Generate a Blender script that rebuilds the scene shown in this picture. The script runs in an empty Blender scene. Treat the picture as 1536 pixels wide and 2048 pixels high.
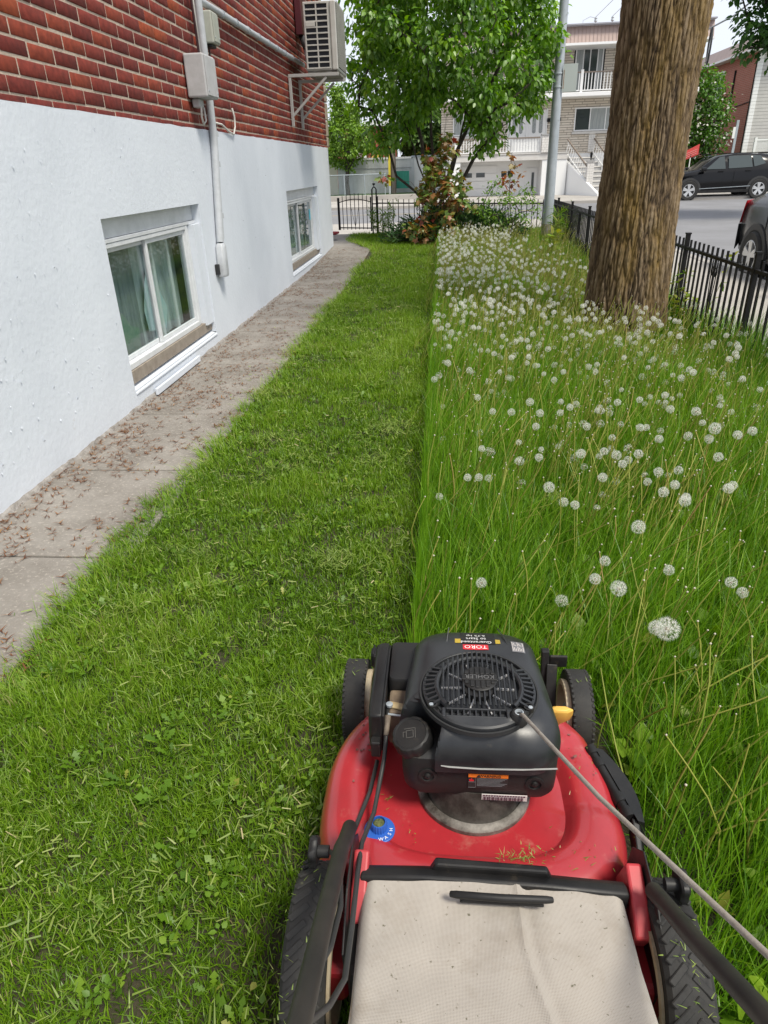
import bpy, bmesh, math, random
import numpy as np
from mathutils import Vector, Matrix, noise as mnoise

R = math.radians
random.seed(7)
rng = np.random.default_rng(11)
sc = bpy.context.scene
COL = sc.collection

# ------------------------------------------------------------------ camera
CAM = Vector((0.0, 0.0, 1.30))
PITCH, YAW, ROLL, FPX = R(27.2), R(-5.347), R(-1.937), 1342.2
F_ = Vector((math.sin(YAW) * math.cos(PITCH), math.cos(YAW) * math.cos(PITCH), -math.sin(PITCH)))
R0 = Vector((math.cos(YAW), -math.sin(YAW), 0))
U0 = R0.cross(F_)
R_ = R0 * math.cos(ROLL) + U0 * math.sin(ROLL)
U_ = -R0 * math.sin(ROLL) + U0 * math.cos(ROLL)
cd = bpy.data.cameras.new("camera")
cam = bpy.data.objects.new("camera", cd)
COL.objects.link(cam)
cam.matrix_world = Matrix(((R_.x, U_.x, -F_.x, CAM.x), (R_.y, U_.y, -F_.y, CAM.y), (R_.z, U_.z, -F_.z, CAM.z), (0, 0, 0, 1)))
cd.sensor_fit = 'VERTICAL'
cd.sensor_height = 36.0
cd.sensor_width = 27.0
cd.lens = FPX / 2048.0 * 36.0
cd.clip_start = 0.02
cd.clip_end = 600.0
sc.camera = cam

# ------------------------------------------------------------------ sky and sun (bright overcast)
SUN_DIR = Vector((0.40, -0.36, 0.92)).normalized()
w = bpy.data.worlds.new("World")
sc.world = w
w.use_nodes = True
nt = w.node_tree
nt.nodes.clear()
sky = nt.nodes.new('ShaderNodeTexSky')
sky.sky_type = 'NISHITA'
sky.sun_disc = False
sky.sun_elevation = math.asin(SUN_DIR.z)
sky.sun_rotation = math.atan2(SUN_DIR.x, SUN_DIR.y)
sky.dust_density = 2.0
tc = nt.nodes.new('ShaderNodeTexCoord')
nz = nt.nodes.new('ShaderNodeTexNoise')
nz.inputs['Scale'].default_value = 1.6
nz.inputs['Detail'].default_value = 5.0
cr = nt.nodes.new('ShaderNodeValToRGB')
cr.color_ramp.elements[0].position = 0.3
cr.color_ramp.elements[0].color = (7.2, 7.7, 8.9, 1)
cr.color_ramp.elements[1].position = 0.7
cr.color_ramp.elements[1].color = (9.0, 9.3, 9.9, 1)
mx = nt.nodes.new('ShaderNodeMixRGB')
mx.inputs[0].default_value = 0.86
bg = nt.nodes.new('ShaderNodeBackground')
bg.inputs[1].default_value = 0.090
wo = nt.nodes.new('ShaderNodeOutputWorld')
nt.links.new(tc.outputs['Generated'], nz.inputs['Vector'])
nt.links.new(nz.outputs[0], cr.inputs[0])
nt.links.new(sky.outputs[0], mx.inputs[1])
nt.links.new(cr.outputs[0], mx.inputs[2])
nt.links.new(mx.outputs[0], bg.inputs[0])
nt.links.new(bg.outputs[0], wo.inputs[0])
sl = bpy.data.lights.new("sun", 'SUN')
sl.energy = 3.1
sl.angle = R(15)
sl.color = (1.0, 0.94, 0.82)
so = bpy.data.objects.new("sun", sl)
COL.objects.link(so)
so.location = (4, -3, 12)
so.rotation_euler = SUN_DIR.to_track_quat('Z', 'Y').to_euler()
sc.view_settings.view_transform = 'Standard'
sc.view_settings.look = 'None'
sc.view_settings.gamma = 1.0
sc.view_settings.use_curve_mapping = False
sc.view_settings.exposure = 0.48
sc.cycles.max_bounces = 8
sc.cycles.transparent_max_bounces = 12
sc.cycles.use_denoising = True


def project(p):
    d = Vector(p) - CAM
    z = d.dot(F_)
    if z < 0.05:
        return None
    return 768 + FPX * d.dot(R_) / z, 1024 - FPX * d.dot(U_) / z, z


# ------------------------------------------------------------------ helpers: objects
def tag(o, label=None, cat=None, group=None, kind=None):
    if label: o['label'] = label
    if cat: o['category'] = cat
    if group: o['group'] = group
    if kind: o['kind'] = kind
    return o


def thing(name, loc, label, cat, group=None, rz=0.0):
    o = bpy.data.objects.new(name, None)
    COL.objects.link(o)
    o.location = loc
    o.rotation_euler = (0, 0, rz)
    o.empty_display_size = 0.1
    return tag(o, label, cat, group)


def wloc(o):
    v = Vector((0, 0, 0))
    while o is not None:
        v += Vector(o.location)
        o = o.parent
    return v


def new_obj(name, me, parent=None, loc=(0, 0, 0)):
    o = bpy.data.objects.new(name, me)
    COL.objects.link(o)
    o.location = loc
    if parent is not None:
        o.parent = parent
    return o


class MB:
    """collects faces and links them as one mesh object"""
    def __init__(self):
        self.v = []; self.f = []

    def add(self, vs, fs):
        n = len(self.v)
        self.v += [tuple(q) for q in vs]
        self.f += [tuple(n + i for i in q) for q in fs]
        return self

    def box(self, c, s, M=None):
        x, y, z = s[0] / 2, s[1] / 2, s[2] / 2
        vs = [Vector(q) for q in ((-x, -y, -z), (x, -y, -z), (x, y, -z), (-x, y, -z), (-x, -y, z), (x, -y, z), (x, y, z), (-x, y, z))]
        if M is not None:
            vs = [M @ q for q in vs]
        c = Vector(c)
        return self.add([q + c for q in vs], [(0, 3, 2, 1), (4, 5, 6, 7), (0, 1, 5, 4), (1, 2, 6, 5), (2, 3, 7, 6), (3, 0, 4, 7)])

    def bb(self, x0, x1, y0, y1, z0, z1):
        return self.box(((x0 + x1) / 2, (y0 + y1) / 2, (z0 + z1) / 2), (x1 - x0, y1 - y0, z1 - z0))

    def bar(self, a, b, w, h, up=(0, 0, 1)):
        a, b = Vector(a), Vector(b)
        d = b - a; L = d.length; d.normalize()
        s = d.cross(Vector(up))
        if s.length < 1e-4: s = d.cross(Vector((1, 0, 0)))
        s.normalize(); u = s.cross(d)
        M = Matrix((s, d, u)).transposed()
        return self.box((a + b) / 2, (w, L, h), M)

    def tube(self, pts, r, n=8, cap=True):
        pts = [Vector(p) for p in pts]
        m = len(pts)
        rs = [r] * m if isinstance(r, (int, float)) else list(r)
        vs = []; fs = []
        prev = None
        for i, p in enumerate(pts):
            d = pts[min(i + 1, m - 1)] - pts[max(i - 1, 0)]
            if d.length < 1e-9: d = Vector((0, 0, 1))
            d.normalize()
            if prev is None:
                a = d.cross(Vector((0, 0, 1)))
                if a.length < 0.05: a = d.cross(Vector((1, 0, 0)))
            else:
                a = prev - d * prev.dot(d)
            a.normalize(); prev = a
            b = d.cross(a)
            for k in range(n):
                t = 2 * math.pi * k / n
                vs.append(p + (a * math.cos(t) + b * math.sin(t)) * rs[i])
        for i in range(m - 1):
            for k in range(n):
                k2 = (k + 1) % n
                fs.append((i * n + k, i * n + k2, (i + 1) * n + k2, (i + 1) * n + k))
        if cap:
            fs.append(tuple(range(n - 1, -1, -1)))
            fs.append(tuple((m - 1) * n + k for k in range(n)))
        return self.add(vs, fs)

    def loft(self, rings, cap0=True, cap1=True):
        n = len(rings[0]); vs = []; fs = []
        for r in rings: vs += [Vector(q) for q in r]
        for i in range(len(rings) - 1):
            for k in range(n):
                k2 = (k + 1) % n
                fs.append((i * n + k, i * n + k2, (i + 1) * n + k2, (i + 1) * n + k))
        if cap0: fs.append(tuple(range(n - 1, -1, -1)))
        if cap1: fs.append(tuple((len(rings) - 1) * n + k for k in range(n)))
        return self.add(vs, fs)

    def lathe(self, prof, c, axis=(0, 0, 1), n=24, cap0=True, cap1=True):
        ax = Vector(axis).normalized()
        a = ax.cross(Vector((0, 0, 1)))
        if a.length < 0.05: a = ax.cross(Vector((0, 1, 0)))
        a.normalize(); b = ax.cross(a); c = Vector(c)
        rings = [[c + ax * z + (a * math.cos(2 * math.pi * k / n) + b * math.sin(2 * math.pi * k / n)) * r for k in range(n)] for r, z in prof]
        return self.loft(rings, cap0, cap1)

    def prism(self, poly, d):
        d = Vector(d); p = [Vector(q) for q in poly]
        return self.loft([p, [q + d for q in p]])

    def quad(self, a, b, c, d):
        return self.add([a, b, c, d], [(0, 1, 2, 3)])

    def build(self, name, m, parent=None, origin=None, local=False, smooth=False, bevel=0, bseg=2, subd=0):
        off = Vector((0, 0, 0))
        loc = Vector((0, 0, 0))
        if not local:
            if origin is not None:
                off = Vector(origin)
                loc = off - (wloc(parent) if parent is not None else Vector((0, 0, 0)))
            elif parent is not None:
                off = wloc(parent)
        elif origin is not None:
            loc = Vector(origin)
        me = bpy.data.meshes.new(name)
        me.from_pydata([tuple(Vector(q) - off) for q in self.v] if off.length > 0 else self.v, [], self.f)
        bm = bmesh.new(); bm.from_mesh(me)
        bmesh.ops.recalc_face_normals(bm, faces=bm.faces)
        bm.to_mesh(me); bm.free()
        me.materials.append(m)
        if smooth:
            me.polygons.foreach_set('use_smooth', [True] * len(me.polygons))
            if smooth == 'auto':
                try:
                    me.set_sharp_from_angle(angle=R(38))
                except Exception:
                    pass
        o = new_obj(name, me, parent, loc)
        if bevel:
            b = o.modifiers.new('bevel', 'BEVEL'); b.width = bevel; b.segments = bseg; b.limit_method = 'ANGLE'; b.angle_limit = R(35)
            b.harden_normals = False
        if subd:
            s = o.modifiers.new('sub', 'SUBSURF'); s.levels = subd; s.render_levels = subd
        return o


def tri_mesh(name, V, F, t=None, m=None, parent=None, smooth=False, origin=(0, 0, 0)):
    V = np.asarray(V, dtype=np.float32).reshape(-1, 3) - np.asarray(origin, dtype=np.float32)
    F = np.asarray(F, dtype=np.int32).reshape(-1, 3)
    me = bpy.data.meshes.new(name)
    me.vertices.add(len(V)); me.vertices.foreach_set('co', V.ravel())
    me.loops.add(F.size); me.loops.foreach_set('vertex_index', F.ravel())
    me.polygons.add(len(F)); me.polygons.foreach_set('loop_start', np.arange(0, F.size, 3, dtype=np.int32))
    if smooth:
        me.polygons.foreach_set('use_smooth', np.ones(len(F), dtype=bool))
    if t is not None:
        a = me.attributes.new('t', 'FLOAT', 'POINT'); a.data.foreach_set('value', np.asarray(t, dtype=np.float32))
    me.update(calc_edges=True)
    if m: me.materials.append(m)
    loc = Vector(origin) - (wloc(parent) if parent is not None else Vector((0, 0, 0)))
    return new_obj(name, me, parent, loc)


def cat_meshes(parts):
    """join (V, F, t) triples"""
    Vs, Fs, ts = [], [], []; n = 0
    for V, F, t in parts:
        Vs.append(V); Fs.append(F + n); ts.append(t); n += len(V)
    return np.concatenate(Vs), np.concatenate(Fs), np.concatenate(ts)


def text_obj(name, body, size, m, parent, M, extrude=0.0004, align='CENTER'):
    cu = bpy.data.curves.new(name, 'FONT')
    cu.body = body; cu.size = size; cu.extrude = extrude; cu.align_x = align; cu.align_y = 'CENTER'
    cu.resolution_u = 2
    tmp = bpy.data.objects.new('tmp_text', cu); COL.objects.link(tmp)
    dg = bpy.context.evaluated_depsgraph_get()
    me = bpy.data.meshes.new_from_object(tmp.evaluated_get(dg))
    bpy.data.objects.remove(tmp)
    me.materials.clear(); me.materials.append(m)
    off = wloc(parent)
    me.transform(Matrix.Translation(-off) @ M)
    return new_obj(name, me, parent)


def smooth01(a, b, x):
    t = np.clip((x - a) / (b - a), 0, 1)
    return t * t * (3 - 2 * t)


def lawn_z(x, y):
    return 0.15 * smooth01(8.5, 14.0, np.asarray(y, dtype=float))


# ------------------------------------------------------------------ helpers: materials
def nodes(m):
    return m.node_tree.nodes, m.node_tree.links


def mat(name, col, rough=0.6, metal=0.0, col2=None, nscale=6.0, ndetail=6.0, lo=0.35, hi=0.65, bump=0.0, bscale=40.0, bdist=0.01,
        stretch=None, spec=0.5, coat=0.0, rough2=None, col3=None, n3=1.5, lo3=0.5, hi3=0.7, obj=True):
    m = bpy.data.materials.new(name); m.use_nodes = True
    n, l = nodes(m)
    b = n['Principled BSDF']
    b.inputs['Base Color'].default_value = (*col, 1)
    b.inputs['Roughness'].default_value = rough
    b.inputs['Metallic'].default_value = metal
    b.inputs['Specular IOR Level'].default_value = spec
    if coat: b.inputs['Coat Weight'].default_value = coat; b.inputs['Coat Roughness'].default_value = 0.12
    tc = n.new('ShaderNodeTexCoord')
    src = tc.outputs['Object']
    if stretch:
        mp = n.new('ShaderNodeMapping'); mp.inputs['Scale'].default_value = stretch
        l.new(src, mp.inputs['Vector']); src = mp.outputs[0]
    last = None
    if col2:
        nz = n.new('ShaderNodeTexNoise'); nz.inputs['Scale'].default_value = nscale; nz.inputs['Detail'].default_value = ndetail
        nz.inputs['Roughness'].default_value = 0.65
        l.new(src, nz.inputs['Vector'])
        mr = n.new('ShaderNodeMapRange'); mr.inputs[1].default_value = lo; mr.inputs[2].default_value = hi
        l.new(nz.outputs[0], mr.inputs[0])
        mx = n.new('ShaderNodeMixRGB'); mx.inputs[1].default_value = (*col, 1); mx.inputs[2].default_value = (*col2, 1)
        l.new(mr.outputs[0], mx.inputs[0]); last = mx.outputs[0]
        if rough2 is not None:
            m2 = n.new('ShaderNodeMapRange'); m2.inputs[3].default_value = rough; m2.inputs[4].default_value = rough2
            l.new(mr.outputs[0], m2.inputs[0]); l.new(m2.outputs[0], b.inputs['Roughness'])
    if col3:
        nz = n.new('ShaderNodeTexNoise'); nz.inputs['Scale'].default_value = n3; nz.inputs['Detail'].default_value = 8
        nz.inputs['Roughness'].default_value = 0.7
        l.new(tc.outputs['Object'], nz.inputs['Vector'])
        mr = n.new('ShaderNodeMapRange'); mr.inputs[1].default_value = lo3; mr.inputs[2].default_value = hi3
        l.new(nz.outputs[0], mr.inputs[0])
        mx = n.new('ShaderNodeMixRGB'); mx.inputs[1].default_value = (*col, 1); mx.inputs[2].default_value = (*col3, 1)
        if last: l.new(last, mx.inputs[1])
        l.new(mr.outputs[0], mx.inputs[0]); last = mx.outputs[0]
    if last: l.new(last, b.inputs['Base Color'])
    if bump:
        nb = n.new('ShaderNodeTexNoise'); nb.inputs['Scale'].default_value = bscale; nb.inputs['Detail'].default_value = 6
        l.new(src, nb.inputs['Vector'])
        bp = n.new('ShaderNodeBump'); bp.inputs['Strength'].default_value = bump; bp.inputs['Distance'].default_value = bdist
        l.new(nb.outputs[0], bp.inputs['Height']); l.new(bp.outputs[0], b.inputs['Normal'])
    return m


def leafmat(name, stops, trans=0.35, rough=0.5, gloss=0.03):
    """stops: (position, colour) over the leaf attribute t"""
    m = bpy.data.materials.new(name); m.use_nodes = True
    n, l = nodes(m)
    n.clear()
    at = n.new('ShaderNodeAttribute'); at.attribute_name = 't'
    cr = n.new('ShaderNodeValToRGB')
    el = cr.color_ramp.elements
    while len(el) < len(stops): el.new(0.5)
    for e, (p, c) in zip(el, stops): e.position = p; e.color = (*c, 1)
    l.new(at.outputs['Fac'], cr.inputs[0])
    di = n.new('ShaderNodeBsdfDiffuse'); tr = n.new('ShaderNodeBsdfTranslucent'); gl = n.new('ShaderNodeBsdfGlossy')
    gl.inputs['Roughness'].default_value = rough; gl.inputs['Color'].default_value = (1, 1, 1, 1)
    hs = n.new('ShaderNodeHueSaturation'); hs.inputs['Saturation'].default_value = 1.15; hs.inputs['Value'].default_value = 1.25
    l.new(cr.outputs[0], hs.inputs['Color'])
    l.new(cr.outputs[0], di.inputs[0]); l.new(hs.outputs[0], tr.inputs[0])
    m1 = n.new('ShaderNodeMixShader'); m1.inputs[0].default_value = trans
    l.new(di.outputs[0], m1.inputs[1]); l.new(tr.outputs[0], m1.inputs[2])
    m2 = n.new('ShaderNodeMixShader'); m2.inputs[0].default_value = gloss
    l.new(m1.outputs[0], m2.inputs[1]); l.new(gl.outputs[0], m2.inputs[2])
    o = n.new('ShaderNodeOutputMaterial'); l.new(m2.outputs[0], o.inputs[0])
    return m


def glassmat(name, tint=(0.88, 0.93, 0.93), refl=0.18):
    m = bpy.data.materials.new(name); m.use_nodes = True
    n, l = nodes(m); n.clear()
    t = n.new('ShaderNodeBsdfTransparent'); t.inputs[0].default_value = (*tint, 1)
    g = n.new('ShaderNodeBsdfGlossy'); g.inputs['Roughness'].default_value = 0.02
    lw = n.new('ShaderNodeLayerWeight'); lw.inputs[0].default_value = 0.5
    pw = n.new('ShaderNodeMath'); pw.operation = 'POWER'; pw.inputs[1].default_value = 4.5; l.new(lw.outputs['Facing'], pw.inputs[0])
    mr = n.new('ShaderNodeMapRange'); mr.inputs[3].default_value = refl * 0.3; mr.inputs[4].default_value = 0.9
    l.new(pw.outputs[0], mr.inputs[0])
    mx = n.new('ShaderNodeMixShader'); l.new(mr.outputs[0], mx.inputs[0]); l.new(t.outputs[0], mx.inputs[1]); l.new(g.outputs[0], mx.inputs[2])
    o = n.new('ShaderNodeOutputMaterial'); l.new(mx.outputs[0], o.inputs[0])
    return m


M = {}
M['stucco'] = mat('stucco', (0.645, 0.685, 0.745), 0.85, col2=(0.60, 0.64, 0.70), nscale=2.2, bump=0.28, bscale=30, bdist=0.008, col3=(0.55, 0.56, 0.58), n3=9, lo3=0.64, hi3=0.72)
M['mortar'] = mat('mortar', (0.50, 0.41, 0.33), 0.95, col2=(0.38, 0.31, 0.25), nscale=30, bump=0.5, bscale=120)
M['concrete'] = mat('concrete', (0.26, 0.24, 0.215), 0.92, col2=(0.165, 0.148, 0.128), nscale=3.3, ndetail=10, bump=0.4, bscale=90, bdist=0.006, col3=(0.36, 0.325, 0.285), n3=60, lo3=0.54, hi3=0.66)
M['sidewalk'] = mat('sidewalk_concrete', (0.40, 0.375, 0.34), 0.92, col2=(0.33, 0.31, 0.285), nscale=1.5, bump=0.2, bscale=80)
M['asphalt'] = mat('asphalt', (0.205, 0.205, 0.215), 0.9, col2=(0.165, 0.165, 0.17), nscale=0.6, bump=0.3, bscale=160, bdist=0.006)
M['soil'] = mat('soil', (0.055, 0.045, 0.025), 0.95, col2=(0.03, 0.03, 0.014), nscale=20, bump=0.8, bscale=70)
M['verge'] = mat('verge', (0.07, 0.13, 0.025), 0.95, col2=(0.04, 0.09, 0.015), nscale=8, bump=0.8, bscale=50)
M['whitepaint'] = mat('white_paint', (0.78, 0.78, 0.77), 0.5)
M['alu'] = mat('white_aluminium', (0.68, 0.70, 0.72), 0.4, col2=(0.58, 0.60, 0.62), nscale=8)
M['galv'] = mat('galvanised', (0.43, 0.47, 0.50), 0.5, metal=0.35, col2=(0.33, 0.37, 0.40), nscale=9, bump=0.1, bscale=30, col3=(0.24, 0.26, 0.27), n3=14, lo3=0.6, hi3=0.68, stretch=(1, 1, .4))
M['greypaint'] = mat('grey_paint', (0.50, 0.52, 0.55), 0.5, col2=(0.40, 0.42, 0.44), nscale=9, bump=0.15, bscale=50)
M['greybox'] = mat('weathered_grey', (0.38, 0.38, 0.38), 0.6, col2=(0.47, 0.47, 0.48), nscale=16, lo=.3, hi=.7)
M['beigebox'] = mat('beige_plastic', (0.42, 0.43, 0.37), 0.5, col2=(0.35, 0.36, 0.31), nscale=7)
M['iron'] = mat('black_iron', (0.007, 0.007, 0.0075), 0.55, spec=.25, bump=0.15, bscale=60)
M['dark'] = mat('dark_interior', (0.02, 0.021, 0.022), 0.8)
M['glass'] = glassmat('window_glass')
M['farglass'] = mat('far_window_glass', (0.05, 0.06, 0.06), 0.05, spec=0.8)
M['black'] = mat('black_plastic', (0.008, 0.008, 0.0085), 0.40, spec=.35, col2=(0.02, 0.0195, 0.019), nscale=7, rough2=0.6, bump=0.12, bscale=350, bdist=0.001, col3=(0.06, 0.048, 0.034), n3=16, lo3=0.60, hi3=0.74)
M['blackgloss'] = mat('black_shroud', (0.011, 0.012, 0.014), 0.30, col2=(0.026, 0.028, 0.031), nscale=8, rough2=0.48, spec=0.5, bump=0.06, bscale=300, bdist=0.001, col3=(0.07, 0.062, 0.05), n3=13, lo3=0.62, hi3=0.76)
M['rubber'] = mat('rubber', (0.014, 0.014, 0.014), 0.75, col2=(0.03, 0.029, 0.026), nscale=12, bump=0.3, bscale=120, bdist=0.002, col3=(0.085, 0.09, 0.05), n3=30, lo3=0.64, hi3=0.72)
M['red'] = mat('red_enamel', (0.39, 0.024, 0.032), 0.30, col2=(0.30, 0.018, 0.024), nscale=4, coat=0.5, rough2=0.45, bump=0.03, bscale=80, bdist=0.002, col3=(0.42, 0.14, 0.11), n3=22, lo3=0.58, hi3=0.82)
M['redplastic'] = mat('red_plastic', (0.44, 0.03, 0.04), 0.45, col2=(0.36, 0.04, 0.045), nscale=12)
M['beige'] = mat('beige_rim', (0.50, 0.42, 0.29), 0.6, col2=(0.30, 0.20, 0.11), nscale=18, lo=.5, hi=.75)
M['yellow'] = mat('yellow_plastic', (0.72, 0.42, 0.08), 0.5)
M['blue'] = mat('blue_plastic', (0.02, 0.10, 0.42), 0.45)
M['steel'] = mat('sooty_casting', (0.065, 0.058, 0.05), 0.75, col2=(0.02, 0.016, 0.012), nscale=26, lo=.36, hi=.60, bump=.3, bscale=90, bdist=.002)
M['flange'] = mat('cast_flange', (0.24, 0.225, 0.20), 0.6, metal=0.2, col2=(0.035, 0.028, 0.022), nscale=13, lo=.38, hi=.58)
M['cord'] = mat('grey_cord', (0.33, 0.30, 0.26), 0.8, col2=(0.25, 0.22, 0.19), nscale=90, bump=.5, bscale=400, bdist=.001)
M['cable'] = mat('black_cable', (0.03, 0.03, 0.03), 0.5)
M['handle'] = mat('handle_tube', (0.018, 0.017, 0.0165), 0.5, spec=.35, col2=(0.035, 0.031, 0.027), nscale=14, bump=.1, bscale=200, bdist=.001)
M['orange'] = mat('orange_print', (0.85, 0.20, 0.02), 0.5)
M['paper'] = mat('white_print', (0.62, 0.58, 0.56), 0.6)
M['redprint'] = mat('red_print', (0.55, 0.02, 0.03), 0.4)
M['yellowprint'] = mat('yellow_print', (0.42, 0.30, 0.03), 0.5)
M['greyprint'] = mat('grey_print', (0.16, 0.16, 0.17), 0.5)
M['whiteprint'] = mat('lettering_white', (0.75, 0.75, 0.74), 0.5)
M['blackprint'] = mat('lettering_black', (0.02, 0.02, 0.02), 0.5)
# ================================================================== setting: ground, path, roads
def sheet(name, x0, x1, y0, y1, z, m, nx=1, ny=1, fn=None, kind='structure', parent=None):
    xs = np.linspace(x0, x1, nx + 1); ys = np.linspace(y0, y1, ny + 1)
    X, Y = np.meshgrid(xs, ys)
    Z = np.full_like(X, z) if fn is None else fn(X, Y) + z
    V = np.stack([X.ravel(), Y.ravel(), Z.ravel()], 1)
    i = (np.arange(ny)[:, None] * (nx + 1) + np.arange(nx)[None]).ravel()
    F = np.concatenate([np.stack([i, i + 1, i + nx + 2], 1), np.stack([i, i + nx + 2, i + nx + 1], 1)])
    o = tri_mesh(name, V, F, None, m, parent, smooth=True)
    if kind: o['kind'] = kind
    return o


ST = -0.30            # street level
sheet('ground', -140, 140, -40, 260, -0.42, M['soil'])
sheet('lawn', -1.42, 2.30, -1.2, 14.15, -0.012, M['soil'], 12, 60, lawn_z)
sheet('road', -90, 90, 21.6, 31.3, ST, M['asphalt'])
sheet('side_road', 4.22, 11.0, -30, 21.6, ST + 0.004, M['asphalt'])
o = MB().bb(-90, 3.4, 27.50, 27.62, ST + 0.003, ST + 0.006).build('road_marking', mat('faded_yellow', (0.52, 0.40, 0.16), .8, col2=(.35, .30, .2), nscale=5)); o['kind'] = 'structure'
o = MB().bb(4.14, 4.30, -30, 14.0, -0.45, ST + 0.11).bb(-90, 4.14, 21.45, 21.6, -0.45, ST + 0.12).build('kerb', M['sidewalk'], bevel=0.02); o['kind'] = 'structure'
o = MB().bb(-90, 90, 31.3, 31.48, -0.45, ST + 0.12).build('kerb', M['sidewalk'], bevel=0.02); o['kind'] = 'structure'
sheet('sidewalk', 2.26, 4.14, -30, 14.6, ST + 0.10, M['sidewalk'])
sheet('sidewalk', -90, 4.14, 14.6, 21.45, ST + 0.105, M['sidewalk'])
sheet('sidewalk', 11.0, 60, -30, 21.45, ST + 0.10, M['sidewalk'])
sheet('far_sidewalk', -90, 90, 31.48, 34.2, ST + 0.11, M['sidewalk'])
sheet('driveway', -0.6, 14.0, 34.2, 38.3, ST + 0.114, M['sidewalk'])
o = MB().bb(-90, -0.6, 34.2, 37.0, -0.42, ST + 0.115).build('pavement', M['sidewalk']); o['kind'] = 'structure'
o = MB().bb(-90, -0.62, 37.0, 37.2, -0.42, 0.06).build('retaining_kerb', M['sidewalk'], bevel=0.02); o['kind'] = 'structure'
sheet('far_verge', -90, -0.62, 37.2, 60, 0.0, M['verge'])
sheet('far_verge', 14.0, 90, 34.2, 41.9, -0.12, M['verge'])
# lawn edging towards the street, hidden by the fence grass
o = MB().bb(2.22, 2.30, -1.2, 14.1, -0.45, -0.03).bb(-1.2, 2.30, 14.1, 14.2, -0.45, 0.12).build('lawn_edging', M['sidewalk']); o['kind'] = 'structure'

# the path: poured slabs with open joints
path = bpy.data.objects.new('path', None); COL.objects.link(path); path['kind'] = 'structure'
joints = [-1.2, -0.35, 0.50, 1.31, 2.12, 2.95, 3.80, 4.95, 6.10, 7.30, 8.50, 9.70, 10.9, 12.1, 13.2, 14.3]
for a, b in zip(joints[:-1], joints[1:]):
    x0 = -1.885 if b < 12.2 else -3.2
    mb = MB()
    nx, ny = 4, 4
    z0 = float(lawn_z(0, (a + b) / 2)) * 0.9 + rng.uniform(-.004, .004)
    za = float(lawn_z(0, a)) * .9; zb = float(lawn_z(0, b)) * .9
    g = 0.006
    x1 = -1.185 if b > 2.2 else -1.27
    if b > 12.2: x1 = -1.02
    vs = [(x0, a + g, za), (x1, a + g, za), (x1, b - g, zb), (x0, b - g, zb)]
    vs += [(x, y, z - 0.08) for x, y, z in vs]
    mb.add(vs, [(0, 1, 2, 3), (0, 4, 5, 1), (1, 5, 6, 2), (2, 6, 7, 3), (3, 7, 4, 0)])
    mb.build('slab', M['concrete'], path, bevel=0.006)
sheet('path_bed', -3.3, -1.0, -1.2, 14.3, -0.03, M['soil'], 1, 40, lambda x, y: lawn_z(x, y) * .9)
# front walk outside the gate
MBw = MB().bb(-3.2, -0.9, 14.3, 21.45, -0.42, ST + 0.112); o = MBw.build('front_walk', M['sidewalk']); o['kind'] = 'structure'

# ================================================================== the brick house on the left
XW = -1.882
WIN = [(3.90, 5.58, 0.115, 1.09), (8.85, 11.12, 0.12, 1.075)]
house = thing('brick_house', (XW, 6.0, 0.0), 'red brick house with white stucco basement wall and low sliding windows beside the path', 'house')
YE = 12.40
ycut = [-2.5, WIN[0][0], WIN[0][1], WIN[1][0], WIN[1][1], YE]
st = MB()
top = 1.605
NX = XW
def wall_patch(y0, y1, z0, z1):
    ny = max(1, int((y1 - y0) / 0.12)); nz_ = max(1, int((z1 - z0) / 0.12))
    vs = []; fs = []
    for j in range(nz_ + 1):
        for i in range(ny + 1):
            y = y0 + (y1 - y0) * i / ny; z = z0 + (z1 - z0) * j / nz_
            d = 0.006 * mnoise.noise(Vector((y * 1.1, z * 1.3, 3.1))) if (0 < i < ny and 0 < j < nz_) else 0.0
            zz = z + (0.007 * mnoise.noise(Vector((y * 7.0, 5.0, 0))) + 0.004 * mnoise.noise(Vector((y * 31.0, 2.0, 0))) if j == nz_ and z1 > 1.5 else 0)
            vs.append((NX + d, y, zz))
    for j in range(nz_):
        for i in range(ny):
            a = j * (ny + 1) + i
            fs.append((a, a + 1, a + ny + 2, a + ny + 1))
    st.add(vs, fs)
for k in range(5):
    y0, y1 = ycut[k], ycut[k + 1]
    if k in (1, 3):
        wz = WIN[k // 2]
        wall_patch(y0, y1, wz[3], top); wall_patch(y0, y1, -0.25, wz[2])
        D = 0.155
        st.quad((NX, y0, wz[2]), (NX - D, y0, wz[2]), (NX - D, y0, wz[3]), (NX, y0, wz[3]))
        st.quad((NX, y1, wz[2]), (NX, y1, wz[3]), (NX - D, y1, wz[3]), (NX - D, y1, wz[2]))
        st.quad((NX, y0, wz[3]), (NX - D, y0, wz[3]), (NX - D, y1, wz[3]), (NX, y1, wz[3]))
    else:
        wall_patch(y0, y1, -0.25, top)
st.quad((NX, -2.5, top), (NX - .05, -2.5, top), (NX - .05, YE, top), (NX, YE, top))
st.quad((NX, YE, -.25), (NX, YE, top), (NX - 6, YE, top), (NX - 6, YE, -.25))
st.build('stucco_wall', M['stucco'], house, smooth='auto')
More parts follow.
